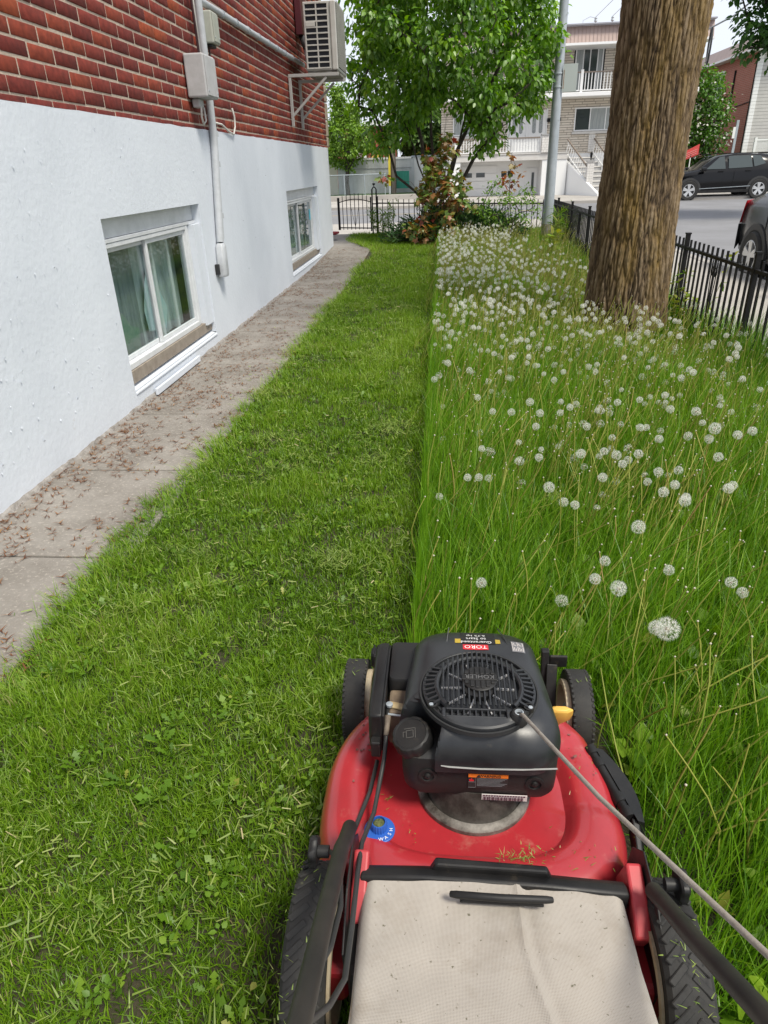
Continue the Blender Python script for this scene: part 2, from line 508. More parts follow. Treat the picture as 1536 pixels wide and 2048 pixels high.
# crumbly grey foot of the wall
ft = MB()
vs = []
NF = 420
for k in range(NF + 1):
    y = -1 + 13.38 * k / NF
    a = mnoise.noise(Vector((y * 5, 0, 0))) * .5 + mnoise.noise(Vector((y * 17, 4, 0))) * .5
    hh = max(.004, .016 + .022 * a); dd = max(.004, .014 + .02 * mnoise.noise(Vector((y * 8, 9, 0))))
    vs += [(NX - .01, y, -.05), (NX - .004, y, hh + .012), (NX + dd * .5, y, hh), (NX + dd + .01, y, -.02)]
ft.add(vs, [(4 * k + j, 4 * k + 4 + j, 4 * k + 5 + j, 4 * k + 1 + j) for k in range(NF) for j in range(3)])
ft.build('wall_foot', mat('crumbled_cement', (0.34, 0.32, 0.30), .95, col2=(.2, .18, .16), nscale=25, bump=.8, bscale=60), house)

# flaking paint: small curled scales standing off the stucco
fk = MB()
for k in range(420):
    if k < 300: y = 1.7 + abs(rng.normal(0, 1.0)); z = rng.uniform(.15, 1.5)
    else: y = rng.uniform(1.5, 11.5); z = rng.uniform(.05, 1.55)
    if any(a - .05 < y < b_ + .05 and c - .1 < z < d_ + .05 for a, b_, c, d_ in WIN): continue
    L_ = rng.uniform(.004, .013); a = rng.uniform(0, 6.28)
    u = Vector((0, math.cos(a), math.sin(a))) * L_; v = Vector((0, -math.sin(a), math.cos(a))) * L_ * rng.uniform(.3, .8)
    c = Vector((NX + .0035, y, z)); o_ = Vector((rng.uniform(.001, .0028), 0, 0))
    fk.add([c - u * .5 - v * .5 - o_ * .9, c + u * .5 - v * .6 - o_ * .5, c + u * .6 + v * .5 + o_, c - u * .3 + v * .6 + o_ * .7, c + o_ * .25], [(0, 1, 4), (1, 2, 4), (2, 3, 4), (3, 0, 4)])
tag(fk.build('paint_flakes', M['stucco'], house), kind='stuff')

# bricks -------------------------------------------------------------
BR = bpy.data.materials.new('brick'); BR.use_nodes = True
n, l = nodes(BR); b = n['Principled BSDF']
at = n.new('ShaderNodeAttribute'); at.attribute_name = 't'
cr = n.new('ShaderNodeValToRGB'); e = cr.color_ramp.elements
e[0].position = 0; e[0].color = (0.125, 0.021, 0.016, 1); e[1].position = 1; e[1].color = (0.29, 0.060, 0.020, 1)
q = cr.color_ramp.elements.new(.35); q.color = (0.165, 0.027, 0.020, 1)
q = cr.color_ramp.elements.new(.7); q.color = (0.19, 0.034, 0.022, 1)
l.new(at.outputs['Fac'], cr.inputs[0])
tcb = n.new('ShaderNodeTexCoord'); geo = n.new('ShaderNodeNewGeometry')
nb = n.new('ShaderNodeTexNoise'); nb.inputs['Scale'].default_value = 30; nb.inputs['Detail'].default_value = 8
l.new(geo.outputs['Position'], nb.inputs['Vector'])
mr = n.new('ShaderNodeMapRange'); mr.inputs[1].default_value = .3; mr.inputs[2].default_value = .7; mr.inputs[3].default_value = .7; mr.inputs[4].default_value = 1.25
l.new(nb.outputs[0], mr.inputs[0])
mm = n.new('ShaderNodeMixRGB'); mm.blend_type = 'MULTIPLY'; mm.inputs[0].default_value = 1
l.new(cr.outputs[0], mm.inputs[1]); l.new(mr.outputs[0], mm.inputs[2])
# lime bloom here and there
nb2 = n.new('ShaderNodeTexNoise'); nb2.inputs['Scale'].default_value = 3.2; nb2.inputs['Detail'].default_value = 9; nb2.inputs['Roughness'].default_value = .75
l.new(geo.outputs['Position'], nb2.inputs['Vector'])
mr2 = n.new('ShaderNodeMapRange'); mr2.inputs[1].default_value = .66; mr2.inputs[2].default_value = .80; mr2.inputs[4].default_value = .55
l.new(nb2.outputs[0], mr2.inputs[0])
mm2 = n.new('ShaderNodeMixRGB'); mm2.inputs[2].default_value = (.42, .30, .27, 1)
l.new(mr2.outputs[0], mm2.inputs[0]); l.new(mm.outputs[0], mm2.inputs[1]); l.new(mm2.outputs[0], b.inputs['Base Color'])
b.inputs['Roughness'].default_value = 0.8
b.inputs['Specular IOR Level'].default_value = 0.3
bp = n.new('ShaderNodeBump'); bp.inputs['Strength'].default_value = .35; bp.inputs['Distance'].default_value = .004
nb3 = n.new('ShaderNodeTexNoise'); nb3.inputs['Scale'].default_value = 220; l.new(geo.outputs['Position'], nb3.inputs['Vector'])
l.new(nb3.outputs[0], bp.inputs['Height']); l.new(bp.outputs[0], b.inputs['Normal'])

XB = XW - 0.012      # brick face
bw = MB()
bw.quad((XB - .0045, -2.5, 1.5), (XB - .0045, YE, 1.5), (XB - .0045, YE, 7.2), (XB - .0045, -2.5, 7.2))
bw.quad((XB - .0045, YE, 1.5), (XB - 6, YE, 1.5), (XB - 6, YE, 7.2), (XB - .0045, YE, 7.2))
brick_wall = bw.build('brick_wall', M['mortar'], house)
CH, BL, Z0 = 0.0751, 0.2365, 1.637
def brick_geo(c, L, H, seed, chip=True):
    """a brick face with softened arrises: 8 corner points, 5 faces + 4 bevel strips"""
    r_ = random.Random(seed)
    x, y, z = c
    d = 0.0035
    j = lambda s: r_.uniform(-s, s)
    oy0, oy1, oz0, oz1 = y - L / 2 + j(.002), y + L / 2 + j(.002), z - H / 2 + j(.0015), z + H / 2 + j(.0015)
    f = x + j(.0018)
    outer = [(f - d, oy0, oz0), (f - d, oy1, oz0 + j(.0012)), (f - d, oy1, oz1 + j(.0012)), (f - d, oy0, oz1)]
    inner = [(f + j(.0006), oy0 + d, oz0 + d), (f + j(.0006), oy1 - d, oz0 + d), (f + j(.0006), oy1 - d, oz1 - d), (f + j(.0006), oy0 + d, oz1 - d)]
    back = [(x - .006, p[1], p[2]) for p in outer]
    V = outer + inner + back
    F = []
    for k in range(4):
        k2 = (k + 1) % 4
        F += [(k, k2, 4 + k2), (k, 4 + k2, 4 + k), (8 + k, 8 + k2, k2), (8 + k, k2, k)]
    F += [(4, 5, 6), (4, 6, 7)]
    return V, F
cells = []
for row in range(-1, 42):
    zc = Z0 + (row + 0.5) * CH
    off = (0.5 if row % 2 else 0.0) * BL
    k = -26
    while True:
        y0 = 3.323 + off + k * BL; k += 1
        if y0 > YE: break
        y1 = min(y0 + BL, YE + .005)
        if y1 - y0 < .05: continue
        H = CH - 0.0125; L = y1 - y0 - 0.0115
        zz = zc
        if row == -1:
            H = 0.036; zz = Z0 - 0.0058 - H / 2
        if y0 < -2.4: continue
        p0 = project((XB, (y0 + y1) / 2, zc))
        area = -1
        if p0 and -60 < p0[0] < 1600 and p0[1] > -20:
            area = (L * H) / p0[2] ** 2 * (abs(XB) / p0[2])
        cells.append((area, (XB, (y0 + y1) / 2, zz), L, H, row == -1))
cells.sort(key=lambda c: -c[0])
variants = {}
def brick_mesh(kind, L, H):
    key = (kind, random.randrange(14))
    if key not in variants:
        V, F = brick_geo((0, 0, 0), L, H, hash(key) % 9999)
        me_o = tri_mesh('brick', V, F, [random.random() ** 1.3] * len(V), BR)
        variants[key] = me_o.data
        bpy.data.objects.remove(me_o)
    return variants[key]
rest = []
off_w = Vector(brick_wall.location) + Vector(house.location)
for i, (a, c, L, H, thin) in enumerate(cells):
    std = abs(L - (BL - 0.0115)) < 1e-4
    if i < 290 and a > 0 and std:
        o = new_obj('brick', brick_mesh(thin, L, H), brick_wall, Vector(c) - off_w)
    else:
        V, F = brick_geo(c, L, H, i)
        rest.append((np.array(V), np.array(F), np.full(len(V), random.random() ** 1.3)))
V, F, t = cat_meshes(rest)
o = tri_mesh('brickwork', V, F, t, BR, brick_wall); o['kind'] = 'stuff'

# stone corner of the street front
sm = mat('rubble_stone', (0.42, 0.37, 0.29), .9, col2=(.30, .25, .19), nscale=6, bump=.6, bscale=40)
z = 1.62
while z < 4.6:
    h = rng.uniform(.14, .26)
    MB().bb(XB - .30, XB + .014 + rng.uniform(0, .012), YE - .001, YE + .14 + rng.uniform(0, .03), z, z + h - .012).build('corner_stone', sm, house, bevel=.012)
    z += h

# windows -------------------------------------------------------------
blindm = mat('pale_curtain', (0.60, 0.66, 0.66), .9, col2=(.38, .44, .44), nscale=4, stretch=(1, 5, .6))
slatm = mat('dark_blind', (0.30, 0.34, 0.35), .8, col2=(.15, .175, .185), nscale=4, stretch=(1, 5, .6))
for wi, (y0, y1, z0, z1) in enumerate(WIN):
    wn = bpy.data.objects.new('window', None); COL.objects.link(wn); wn.parent = house
    wn.location = Vector((XW - .1, (y0 + y1) / 2, z0)) - Vector(house.location)
    xf = XW - 0.062
    W_ = y1 - y0
    yr = y1 - (0.20 if wi == 0 else .30)
    zb = z0 + .10; zt = z1 - .115
    f = MB()
    f.bb(xf - .05, xf - .003, y0 + .003, y1 - .003, zt + .002, z1 - .003)          # header board
    f.bb(xf - .05, xf + .014, y0 + .003, y1 - .003, zt - .022, zt)
    f.build('header', M['alu'], wn, bevel=.003)
    f = MB()
    f.bb(xf - .06, xf + .012, y0 + .003, y0 + .035, zb, zt - .024)
    f.bb(xf - .06, xf + .012, yr - .035, yr, zb, zt - .024)
    f.bb(xf - .06, xf + .016, y0 + .037, yr - .037, zb, zb + .036)
    f.bb(xf - .06, xf + .010, y0 + .037, yr - .037, zt - .050, zt - .024)
    f.bb(xf - .055, xf + .003, yr + .003, yr + .045, zb, zt - .024)
    f.build('frame', M['alu'], wn, bevel=.003)
    # deep jamb at the far side, bare cement strip under the frame
    MB().bb(xf - .06, XW - .012, yr + .048, y1 - .002, zb - .02, zt - .024).build('jamb', M['stucco'], wn)
    MB().bb(xf - .05, xf + .03, y0 + .004, y1 - .004, z0 + .022, zb - .002).build('sub_sill', mat('bare_cement', (.30, .26, .215), .9, col2=(.22, .185, .15), nscale=14), wn)
    s = MB(); sx0, sx1 = xf - .05, XW + .007
    s.prism([(sx0, y0 + .002, z0 - .03), (sx1, y0 + .002, z0 - .03), (sx1, y0 + .002, z0 - .012), (sx0, y0 + .002, z0 + .022)], (0, W_ - .004, 0))
    s.build('sill', M['stucco'], wn, bevel=.006)
    ym = (y0 + yr) / 2 - .03
    for k, (a, b_, dx) in enumerate(((y0 + .037, ym + .03, -.036), (ym - .012, yr - .037, -.012))):
        sash = MB()
        X0, X1 = xf + dx - .012, xf + dx + .008
        t_ = .028
        za, zc2 = zb + .038, zt - .052
        sash.bb(X0, X1, a, a + t_, za, zc2).bb(X0, X1, b_ - t_, b_, za, zc2)
        sash.bb(X0, X1, a + t_ + .0005, b_ - t_ - .0005, za, za + t_).bb(X0, X1, a + t_ + .0005, b_ - t_ - .0005, zc2 - t_, zc2)
        so_ = sash.build('sash', M['alu'], wn, bevel=.002)
        xg = xf + dx
        MB().bb(xg - .003, xg, a + t_, b_ - t_, za + t_, zc2 - t_).build('pane', M['glass'], so_)
    # inner second glazing frame, curtain and blind behind the glass
    MB().bb(xf - .085, xf - .07, y0 + .02, y0 + .06, zb, zt).bb(xf - .085, xf - .07, (y0 + yr) / 2 + .18, (y0 + yr) / 2 + .215, zb, zt).bb(xf - .085, xf - .07, yr - .26, yr - .225, zb, zt).build('inner_frame', M['whitepaint'], wn, bevel=.003)
    bl, bp_ = MB(), MB()
    nsl = int((yr - y0) / .088)
    for k in range(nsl + 1):
        y = y0 + .03 + (yr - y0 - .06) * k / nsl
        tw = .018 + .010 * math.sin(k * 2.3)
        (bl if y < ym - .04 else bp_).quad((xf - .16, y, zb + .01), (xf - .16 + tw, y + .080, zb + .01), (xf - .16 + tw, y + .080, zt), (xf - .16, y, zt))
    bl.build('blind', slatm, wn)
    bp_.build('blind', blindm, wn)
    if wi == 0:
        # a pale sheet lying against the glass in the right hand half
        sh_ = [(ym + .05, zb + .10), (ym + .36, zb + .06), (ym + .44, zb + .20), (ym + .34, zb + .33), (ym + .30, zb + .42), (ym + .18, zb + .50), (ym + .10, zb + .40), (ym + .03, zb + .24)]
        MB().prism([(xf - .115, y, z) for y, z in sh_], (.004, 0, 0)).build('paper_sheet', mat('pale_sheet', (.62, .74, .70), .8, col2=(.45, .62, .66), nscale=7), wn)
        sh_ = [(y0 + .34, zb + .04), (y0 + .58, zb + .03), (y0 + .60, zb + .16), (y0 + .48, zb + .20), (y0 + .38, zb + .30), (y0 + .33, zb + .20)]
        MB().prism([(xf - .115, y, z) for y, z in sh_], (.004, 0, 0)).build('paper_sheet', mat('green_sheet', (.16, .26, .21), .8, col2=(.30, .34, .30), nscale=9), wn)
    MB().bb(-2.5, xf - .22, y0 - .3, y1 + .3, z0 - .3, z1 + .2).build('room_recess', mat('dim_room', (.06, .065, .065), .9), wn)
    if wi == 1:
        MB().bb(xf - .012, xf - .009, yr - .16, yr - .06, zb + .42, zb + .56).build('sticker', mat('cyan_sticker', (.05, .42, .55), .5), wn)
# white strip of moulding lying against the wall foot under the nearest window
mb = MB(); mb.bb(XW + .012, XW + .030, 4.15, 5.02, .008, .052); o = mb.build('moulding_strip', M['stucco'], None, origin=(XW + .02, 4.5, .008), bevel=.004)
tag(o, 'loose white strip of moulding lying at the wall foot below the nearer basement window', 'strip')

# conduits, boxes and cables on the wall ---------------------------------
c1 = MB()
c1.tube([(XW + .035, 6.10, 2.03), (XW + .035, 6.08, 1.55), (XW + .03, 5.90, .78)], .030, 14)
c1.build('conduit', M['greypaint'], house, smooth='auto')
c1 = MB(); c1.tube([(XW + .02, 6.19, 2.07), (XW + .02, 6.165, 1.55), (XW + .02, 6.02, .80)], .014, 8)
c1.build('conduit', M['greypaint'], house, smooth='auto')
c1 = MB(); c1.tube([(XW + .035, 6.13, 3.4), (XW + .035, 6.11, 2.05)], .030, 14); c1.build('conduit', M['greypaint'], house, smooth='auto')
c1 = MB(); c1.tube([(XW + .03, 6.165, 2.465), (XW + .03, 10.5, 2.53)], .026, 12)
dgc = c1.build('conduit', M['greypaint'], house, smooth='auto')
for k in range(9):
    y = 6.75 + k * .42
    MB().lathe([(.032, -.012), (.032, .012)], (XW + .03, y, 2.465 + (y - 6.165) * .015), (0, 1, 0), 12).build('clip', M['galv'], dgc)
for z in (1.36, .98, 1.58):
    y = 6.09 - (1.55 - z) * .23
    MB().lathe([(.035, -.02), (.035, .02)], (XW + .033, y + .012, z), (0, 0, 1), 12).bb(XW, XW + .02, y + .05, y + .11, z - .012, z + .012).build('clip', M['greypaint'], house)
# conduit foot fitting
f = MB()
f.loft([[(XW + .035 + a * .040 * s, 5.89 - .035 * q + b_ * .055 * s, .775 - q * .26) for a, b_ in ((-1, -.6), (-.6, -1), (.6, -1), (1, -.6), (1, .6), (.6, 1), (-.6, 1), (-1, .6))] for q, s in ((0, .62), (.1, .95), (.5, 1), (.92, 1.05), (1, .9))])
ff = f.build('conduit_fitting', M['greypaint'], house, smooth='auto', bevel=.006)
MB().bb(XW + .001, XW + .03, 5.765, 5.80, .54, .62).build('opening', M['dark'], ff)
# lower and upper boxes
def wall_box(y0, y1, z0, z1, d, m, name):
    f = MB()
    f.bb(XW - .004, XW + d, y0, y1, z0, z1)
    b = f.build(name, m, house, bevel=.012, bseg=3)
    MB().bb(XW + d + .0005, XW + d + .007, y0 + .012, y1 - .012, z0 + .012, z1 - .012).build('lid', m, b, bevel=.004)
    for yy in (y0 + .03, y1 - .03):
        MB().lathe([(.006, 0), (.006, .004)], (XW + d + .007, yy, z0 + .04), (1, 0, 0), 8).build('screw', M['galv'], b)
    return b
bx = wall_box(5.70, 5.98, 1.80, 2.075, .145, M['greybox'], 'junction_box')
MB().bb(XW, XW + .06, 5.76, 5.86, 1.74, 1.798).build('box_gland', M['greybox'], bx, bevel=.01)
bx = wall_box(6.14, 6.31, 2.19, 2.40, .115, M['beigebox'], 'junction_box')
MB().bb(XW + .01, XW + .09, 6.16, 6.28, 2.168, 2.188).build('box_gland', M['black'], bx, bevel=.006)
wm = mat('white_cable', (.62, .60, .56), .5)
c1 = MB(); c1.tube([(XW + .06, 5.78, 1.745), (XW + .05, 5.79, 1.68), (XW + .04, 5.85, 1.635), (XW + .045, 5.90, 1.66), (XW + .05, 5.87, 1.745)], .008, 8); c1.build('cable', wm, house, smooth=True)
pts = [(6.20, 1.665), (6.42, 1.66), (6.62, 1.615), (6.76, 1.60), (6.83, 1.66), (6.84, 1.74), (6.80, 1.80)]
c1 = MB(); c1.tube([(XW + .015, y, z) for y, z in pts], .008, 8); c1.build('cable', wm, house, smooth=True)
c1 = MB(); c1.tube([(XW + .02, 5.95, 3.4), (XW + .03, 5.965, 2.6), (XW + .05, 5.93, 2.07)], .009, 8); c1.build('cable', mat('maroon_cable', (.07, .03, .035), .5), house, smooth=True)
c1 = MB(); c1.tube([(XW + .02, 6.00, 3.4), (XW + .03, 6.00, 2.6), (XW + .05, 5.96, 2.07)], .010, 8); c1.build('cable', wm, house, smooth=True)
c1 = MB(); c1.tube([(XW + .012, 6.34, 2.19), (XW + .012, 6.33, 2.0), (XW + .012, 6.31, 1.85)], .006, 6); c1.build('cable', M['cable'], house, smooth=True)
# maroon cover pipe beside the air conditioner
MB().bb(XW, XW + .085, 10.28, 10.60, 2.83, 5.0).build('pipe_cover', mat('maroon_metal', (.085, .014, .02), .4), house, bevel=.008)
c1 = MB(); c1.tube([(XW + .04, 10.40, 2.86), (XW + .09, 10.30, 2.74), (XW + .16, 10.22, 2.58), (XW + .2, 10.2, 2.48)], .035, 10); c1.build('pipe_lagging', M['cable'], house, smooth=True)
for q in (.0, .05):
    c1 = MB(); c1.tube([(XW + .06, 10.36 + q, 2.84), (XW + .11, 10.24, 2.66 - q), (XW + .17, 10.05, 2.42), (XW + .28, 9.95, 2.33)], .010, 8); c1.build('cable', M['greypaint'], house, smooth=True)
# drain cap on the path beyond the corner
o = MB().lathe([(.001, .0), (.10, .0), (.11, .012), (.07, .02), (.001, .02)], (-2.02, 13.2, .115), n=18).build('drain_cap', M['iron'], None, origin=(-2.02, 13.2, .115)); tag(o, 'small round dark cap lying on the path past the house corner', 'drain cap')
o = MB().tube([(-2.25, 14.15, .15), (-2.15, 14.2, .16), (-2.05, 14.28, .17)], [.03, .04, .02], 8).build('red_plastic_piece', M['redplastic'], None, origin=(-2.15, 14.2, .15)); tag(o, 'small red object lying on the ground beside the house corner by the gate', 'litter')

# ------------------------------------------------------------------ air conditioner
ac = thing('air_conditioner', (-1.48, 9.9, 2.33), 'white outdoor air conditioning unit on steel brackets high on the brick wall', 'air conditioner')
acm = mat('ac_white', (.55, .54, .50), .45, col2=(.47, .46, .42), nscale=5)
ax0, ax1, ay0, ay1, az0, az1 = -1.665, -1.285, 9.60, 10.42, 2.335, 3.05
MB().bb(ax0, ax1 - .06, ay0 + .03, ay1, az0 + .03, az1).build('casing', acm, ac, bevel=.008)
MB().bb(ax1 - .058, ax1 + .01, ay0 + .012, ay1, az0 + .03, az1).build('front_cover', acm, ac, bevel=.012)
MB().bb(ax0 + .01, ax1, ay0 + .04, ay1 - .02, az0 - .005, az0 + .028).build('base_pan', mat('ac_dirty', (.33, .32, .28), .7, col2=(.15, .13, .1), nscale=14), ac, bevel=.006)
gx0, gx1 = ax0 + .015, ax1 - .075
g = MB()
rows = 11; gz0, gz1 = az0 + .055, az1 - .02
hstep = (gz1 - gz0) / rows
for k in range(rows + 1):
    g.bb(gx0, gx1, ay0 + .008, ay0 + .027, gz0 + k * hstep - .007, gz0 + k * hstep + .007)
for x in (gx0 + .007, (gx0 + gx1) / 2, gx1 - .007):
    g.bb(x - .0075, x + .0075, ay0 + .0085, ay0 + .0265, gz0 - .006, gz1 + .006)
g.build('side_grille', acm, ac)
MB().bb(gx0, gx1, ay0 + .0272, ay0 + .0292, gz0, gz1).build('coil', mat('ac_coil', (.012, .015, .022), .6), ac)
MB().bb(gx0 + .012, (gx0 + gx1) / 2 - .02, ay0 + .004, ay0 + .020, gz0 + 7.1 * hstep, gz0 + 7.9 * hstep).build('valve_cover', acm, ac, bevel=.004)
lv = MB()
for k in range(40):
    z = az0 + .07 + k * .0165
    lv.box((ax1 + .018, (ay0 + ay1) / 2, z), (.006, ay1 - ay0 - .1, .007))
for y in np.linspace(ay0 + .06, ay1 - .06, 7):
    lv.bb(ax1 + .012, ax1 + .0145, y - .003, y + .003, az0 + .06, az1 - .01)
lv.build('fan_grille', acm, ac)
MB().bb(ax1 + .0102, ax1 + .0115, ay0 + .05, ay1 - .05, az0 + .06, az1 - .02).build('fan_opening', M['dark'], ac)
for x in (ax0 + .03, ax1 - .04):
    MB().bb(x - .03, x + .03, ay0 - .03, ay0 + .038, az0 - .035, az0 - .007).build('foot', M['black'], ac, bevel=.005)
brm = mat('bracket_grey', (.42, .41, .39), .5)
for y in (9.55, 10.2):
    k = MB()
    k.bb(XW + .002, XW + .034, y - .018, y + .018, 1.78, 2.298)
    k.bb(XW + .002, ax1 + .02, y - .018, y + .018, 2.2985, 2.332)
    k.bar((XW + .03, y + .001, 1.90), (ax1 - .13, y + .001, 2.29), .028, .02, (0, 1, 0))
    k.build('bracket', brm, ac, bevel=.003)
# ================================================================== grass and meadow
GREEN_MOWN = leafmat('mown_grass', [(0, (0.064, 0.139, 0.008)), (.3, (0.123, 0.243, 0.010)), (.62, (0.195, 0.335, 0.018)), (.84, (0.263, 0.397, 0.046)), (.93, (0.306, 0.341, 0.094)), (1, (0.306, 0.279, 0.125))], trans=.36, gloss=.022, rough=.42)
GREEN_TALL = leafmat('tall_grass', [(0, (0.069, 0.176, 0.011)), (.35, (0.142, 0.306, 0.014)), (.68, (0.228, 0.416, 0.026)), (.86, (0.317, 0.481, 0.053)), (1, (0.392, 0.429, 0.119))], trans=.42, gloss=.022, rough=.42)
STALK = leafmat('dandelion_stalk', [(0, (.26, .31, .05)), (.45, (.38, .40, .08)), (.75, (.44, .34, .11)), (1, (.30, .17, .07))], trans=.25)
WEED = leafmat('weed_leaf', [(0, (.065, .15, .008)), (.5, (.12, .24, .010)), (.85, (.20, .32, .02)), (1, (.30, .32, .05))], trans=.38, gloss=.025)
CLIP = leafmat('clippings', [(0, (.11, .18, .025)), (.5, (.20, .28, .05)), (.85, (.30, .34, .10)), (1, (.44, .38, .20))], trans=.2)
PAPPUS = leafmat('pappus', [(0, (.78, .79, .74)), (1, (.91, .91, .87))], trans=.57, gloss=.02)
LITTER = leafmat('maple_litter', [(0, (.085, .030, .015)), (.5, (.17, .065, .022)), (1, (.30, .16, .06))], trans=.1)


def blades(P, H, W, az, lean, t, nseg=2, curl=1.9, waz=None, drop=0.25):
    """curved tapered blades as triangles; P (N,3), the rest (N,)"""
    N = len(P)
    if waz is None: waz = az + math.pi / 2 + rng.normal(0, .6, N)
    d = np.stack([np.cos(az), np.sin(az), np.zeros(N)], 1)
    wd = np.stack([np.cos(waz), np.sin(waz), np.zeros(N)], 1)
    per = 2 * nseg + 1
    V = np.empty((N, per, 3), np.float32)
    for k in range(nseg + 1):
        s = k / nseg
        c = P + d * (H * lean * s ** curl)[:, None]
        c[:, 2] += H * s * (1 - drop * lean * s)
        if k < nseg:
            ww = (W * .5 * (1 - .55 * s ** 1.5))[:, None]
            V[:, 2 * k] = c - wd * ww; V[:, 2 * k + 1] = c + wd * ww
        else:
            V[:, 2 * nseg] = c
    f = []
    for k in range(nseg - 1):
        a = 2 * k
        f += [(a, a + 1, a + 3), (a, a + 3, a + 2)]
    a = 2 * (nseg - 1)
    f.append((a, a + 1, a + 2))
    F = (np.array(f)[None] + (np.arange(N) * per)[:, None, None]).reshape(-1, 3)
    return V.reshape(-1, 3), F, np.repeat(t, per)


def scatter(n, x0, x1, y0, y1):
    return rng.uniform(x0, x1, n), rng.uniform(y0, y1, n)


def vnoise(x, y, s, seed=0.0):
    return np.array([mnoise.noise(Vector((a * s, b * s, seed))) for a, b in zip(x, y)])


def fastnoise(x, y, s, seed=0):
    """smooth value noise on a grid, for many points"""
    g = np.random.default_rng(1000 + seed).uniform(-1, 1, (64, 256))
    u = (x + 20) * s; v = (y + 20) * s
    i = np.floor(u).astype(int); j = np.floor(v).astype(int)
    fu = u - i; fv = v - j; fu = fu * fu * (3 - 2 * fu); fv = fv * fv * (3 - 2 * fv)
    a = g[i % 64, j % 256]; b = g[(i + 1) % 64, j % 256]; c = g[i % 64, (j + 1) % 256]; d_ = g[(i + 1) % 64, (j + 1) % 256]
    return (a * (1 - fu) + b * fu) * (1 - fv) + (c * (1 - fu) + d_ * fu) * fv


MOWX = -0.075


def path_edge(y):
    e = -1.20 - .10 * smooth01(3.2, 1.8, y) + .025 * np.sin(y * 1.7) + .02 * np.sin(y * 4.1 + 1)
    e = e + .10 * smooth01(9.5, 11.2, y) - .62 * smooth01(11.3, 13.2, y)
    return e


def in_mower(x, y):
    return (x > -.13) & (x < .27) & (y > .60) & (y < 1.16)


def lawn_xyz(x, y, dz=0.0):
    return np.stack([x, y, lawn_z(x, y) + dz - .01], 1)


# ---- mown strip
parts = []
for (ya, yb, dens, hmin, hmax, wmin, wmax, ns) in ((.15, 1.7, 42000, .016, .046, .0018, .0036, 2), (1.7, 3.0, 26000, .018, .050, .0022, .0042, 2), (3.0, 5.0, 15000, .024, .055, .0028, .005, 2), (5.0, 8.0, 8500, .028, .06, .0038, .0065, 1), (8.0, 14.1, 5000, .03, .065, .0055, .0095, 1)):
    X0 = -2.0 if yb > 11 else -1.36
    X1 = .45 if ya < .2 else MOWX - .012
    n_ = int(dens * (X1 - X0) * (yb - ya))
    x, y = scatter(n_, X0, X1, ya, yb)
    e = path_edge(y)
    keep = (x > e + rng.normal(0, .022, n_)) & (~in_mower(x, y))
    if ya < .2:
        keep &= (x < MOWX + .03) | (y < .75)
    cl = fastnoise(x, y, 9, 1) * .6 + fastnoise(x, y, 26, 2) * .4
    keep &= rng.uniform(0, 1, n_) < np.clip(.68 + 1.0 * cl, .26 if ya < 1.7 else .16, 1)
    # worn track by the path edge is thin and strawy
    dry = np.clip(fastnoise(x, y, 3.1, 3) * 1.3 + .1, 0, 1) * np.clip(1 - (x - e) / .5, 0, 1)
    x, y, cl, dry, e = x[keep], y[keep], cl[keep], dry[keep], e[keep]
    m_ = len(x)
    big = fastnoise(x, y, 2.2, 4) + .5 * fastnoise(x, y, 6, 5)
    H = rng.uniform(hmin, hmax, m_) * (1 + .45 * cl + .35 * big)
    edge = np.clip(1 - (x - e) / .16, 0, 1)
    H *= 1 + .75 * edge * rng.uniform(.3, 1, m_)
    W = rng.uniform(wmin, wmax, m_)
    az = rng.uniform(0, 2 * math.pi, m_)
    az = np.where(edge > .2, math.pi + rng.normal(0, .9, m_), az)
    lean = np.abs(rng.normal(.45, .35, m_)) + .25 * edge
    t = np.clip(.38 + .20 * big + .16 * cl + rng.normal(0, .24, m_) + .25 * dry + .16 * smooth01(1.2, 6, y) - .06, 0, .86)
    t = np.where(rng.uniform(0, 1, m_) < .045 + .30 * dry, rng.uniform(.86, 1, m_), t)
    parts.append(blades(lawn_xyz(x, y), H, W, az, lean, t, ns))
for (ya, yb, dens, ww) in ((.15, 2.0, 30000, .0042), (2.0, 4.5, 14000, .0055), (4.5, 9.0, 5500, .009), (9.0, 14.1, 3000, .013)):
    n_ = int(dens * 1.3 * (yb - ya)); x, y = scatter(n_, -1.4, MOWX + .04, ya, yb)
    k_ = (x > path_edge(y) + .01) & (~in_mower(x, y)) & (rng.uniform(0, 1, n_) < np.clip(.75 + .9 * fastnoise(x, y, 11, 55), .2, 1)); x, y = x[k_], y[k_]; m_ = len(x)
    parts.append(blades(lawn_xyz(x, y), rng.uniform(.012, .030, m_), rng.uniform(.5, 1, m_) * ww, rng.uniform(0, 6.28, m_), np.abs(rng.normal(.9, .4, m_)), np.clip(rng.normal(.30, .17, m_) + .12 * fastnoise(x, y, 2.2, 4), 0, .95), 2))
V, F, t = cat_meshes(parts)
o = tri_mesh('mown_grass', V, F, t, GREEN_MOWN); tag(o, 'short mown yellow green grass between the path and the dandelions', 'grass', kind='stuff')
print('mown tris', len(F))

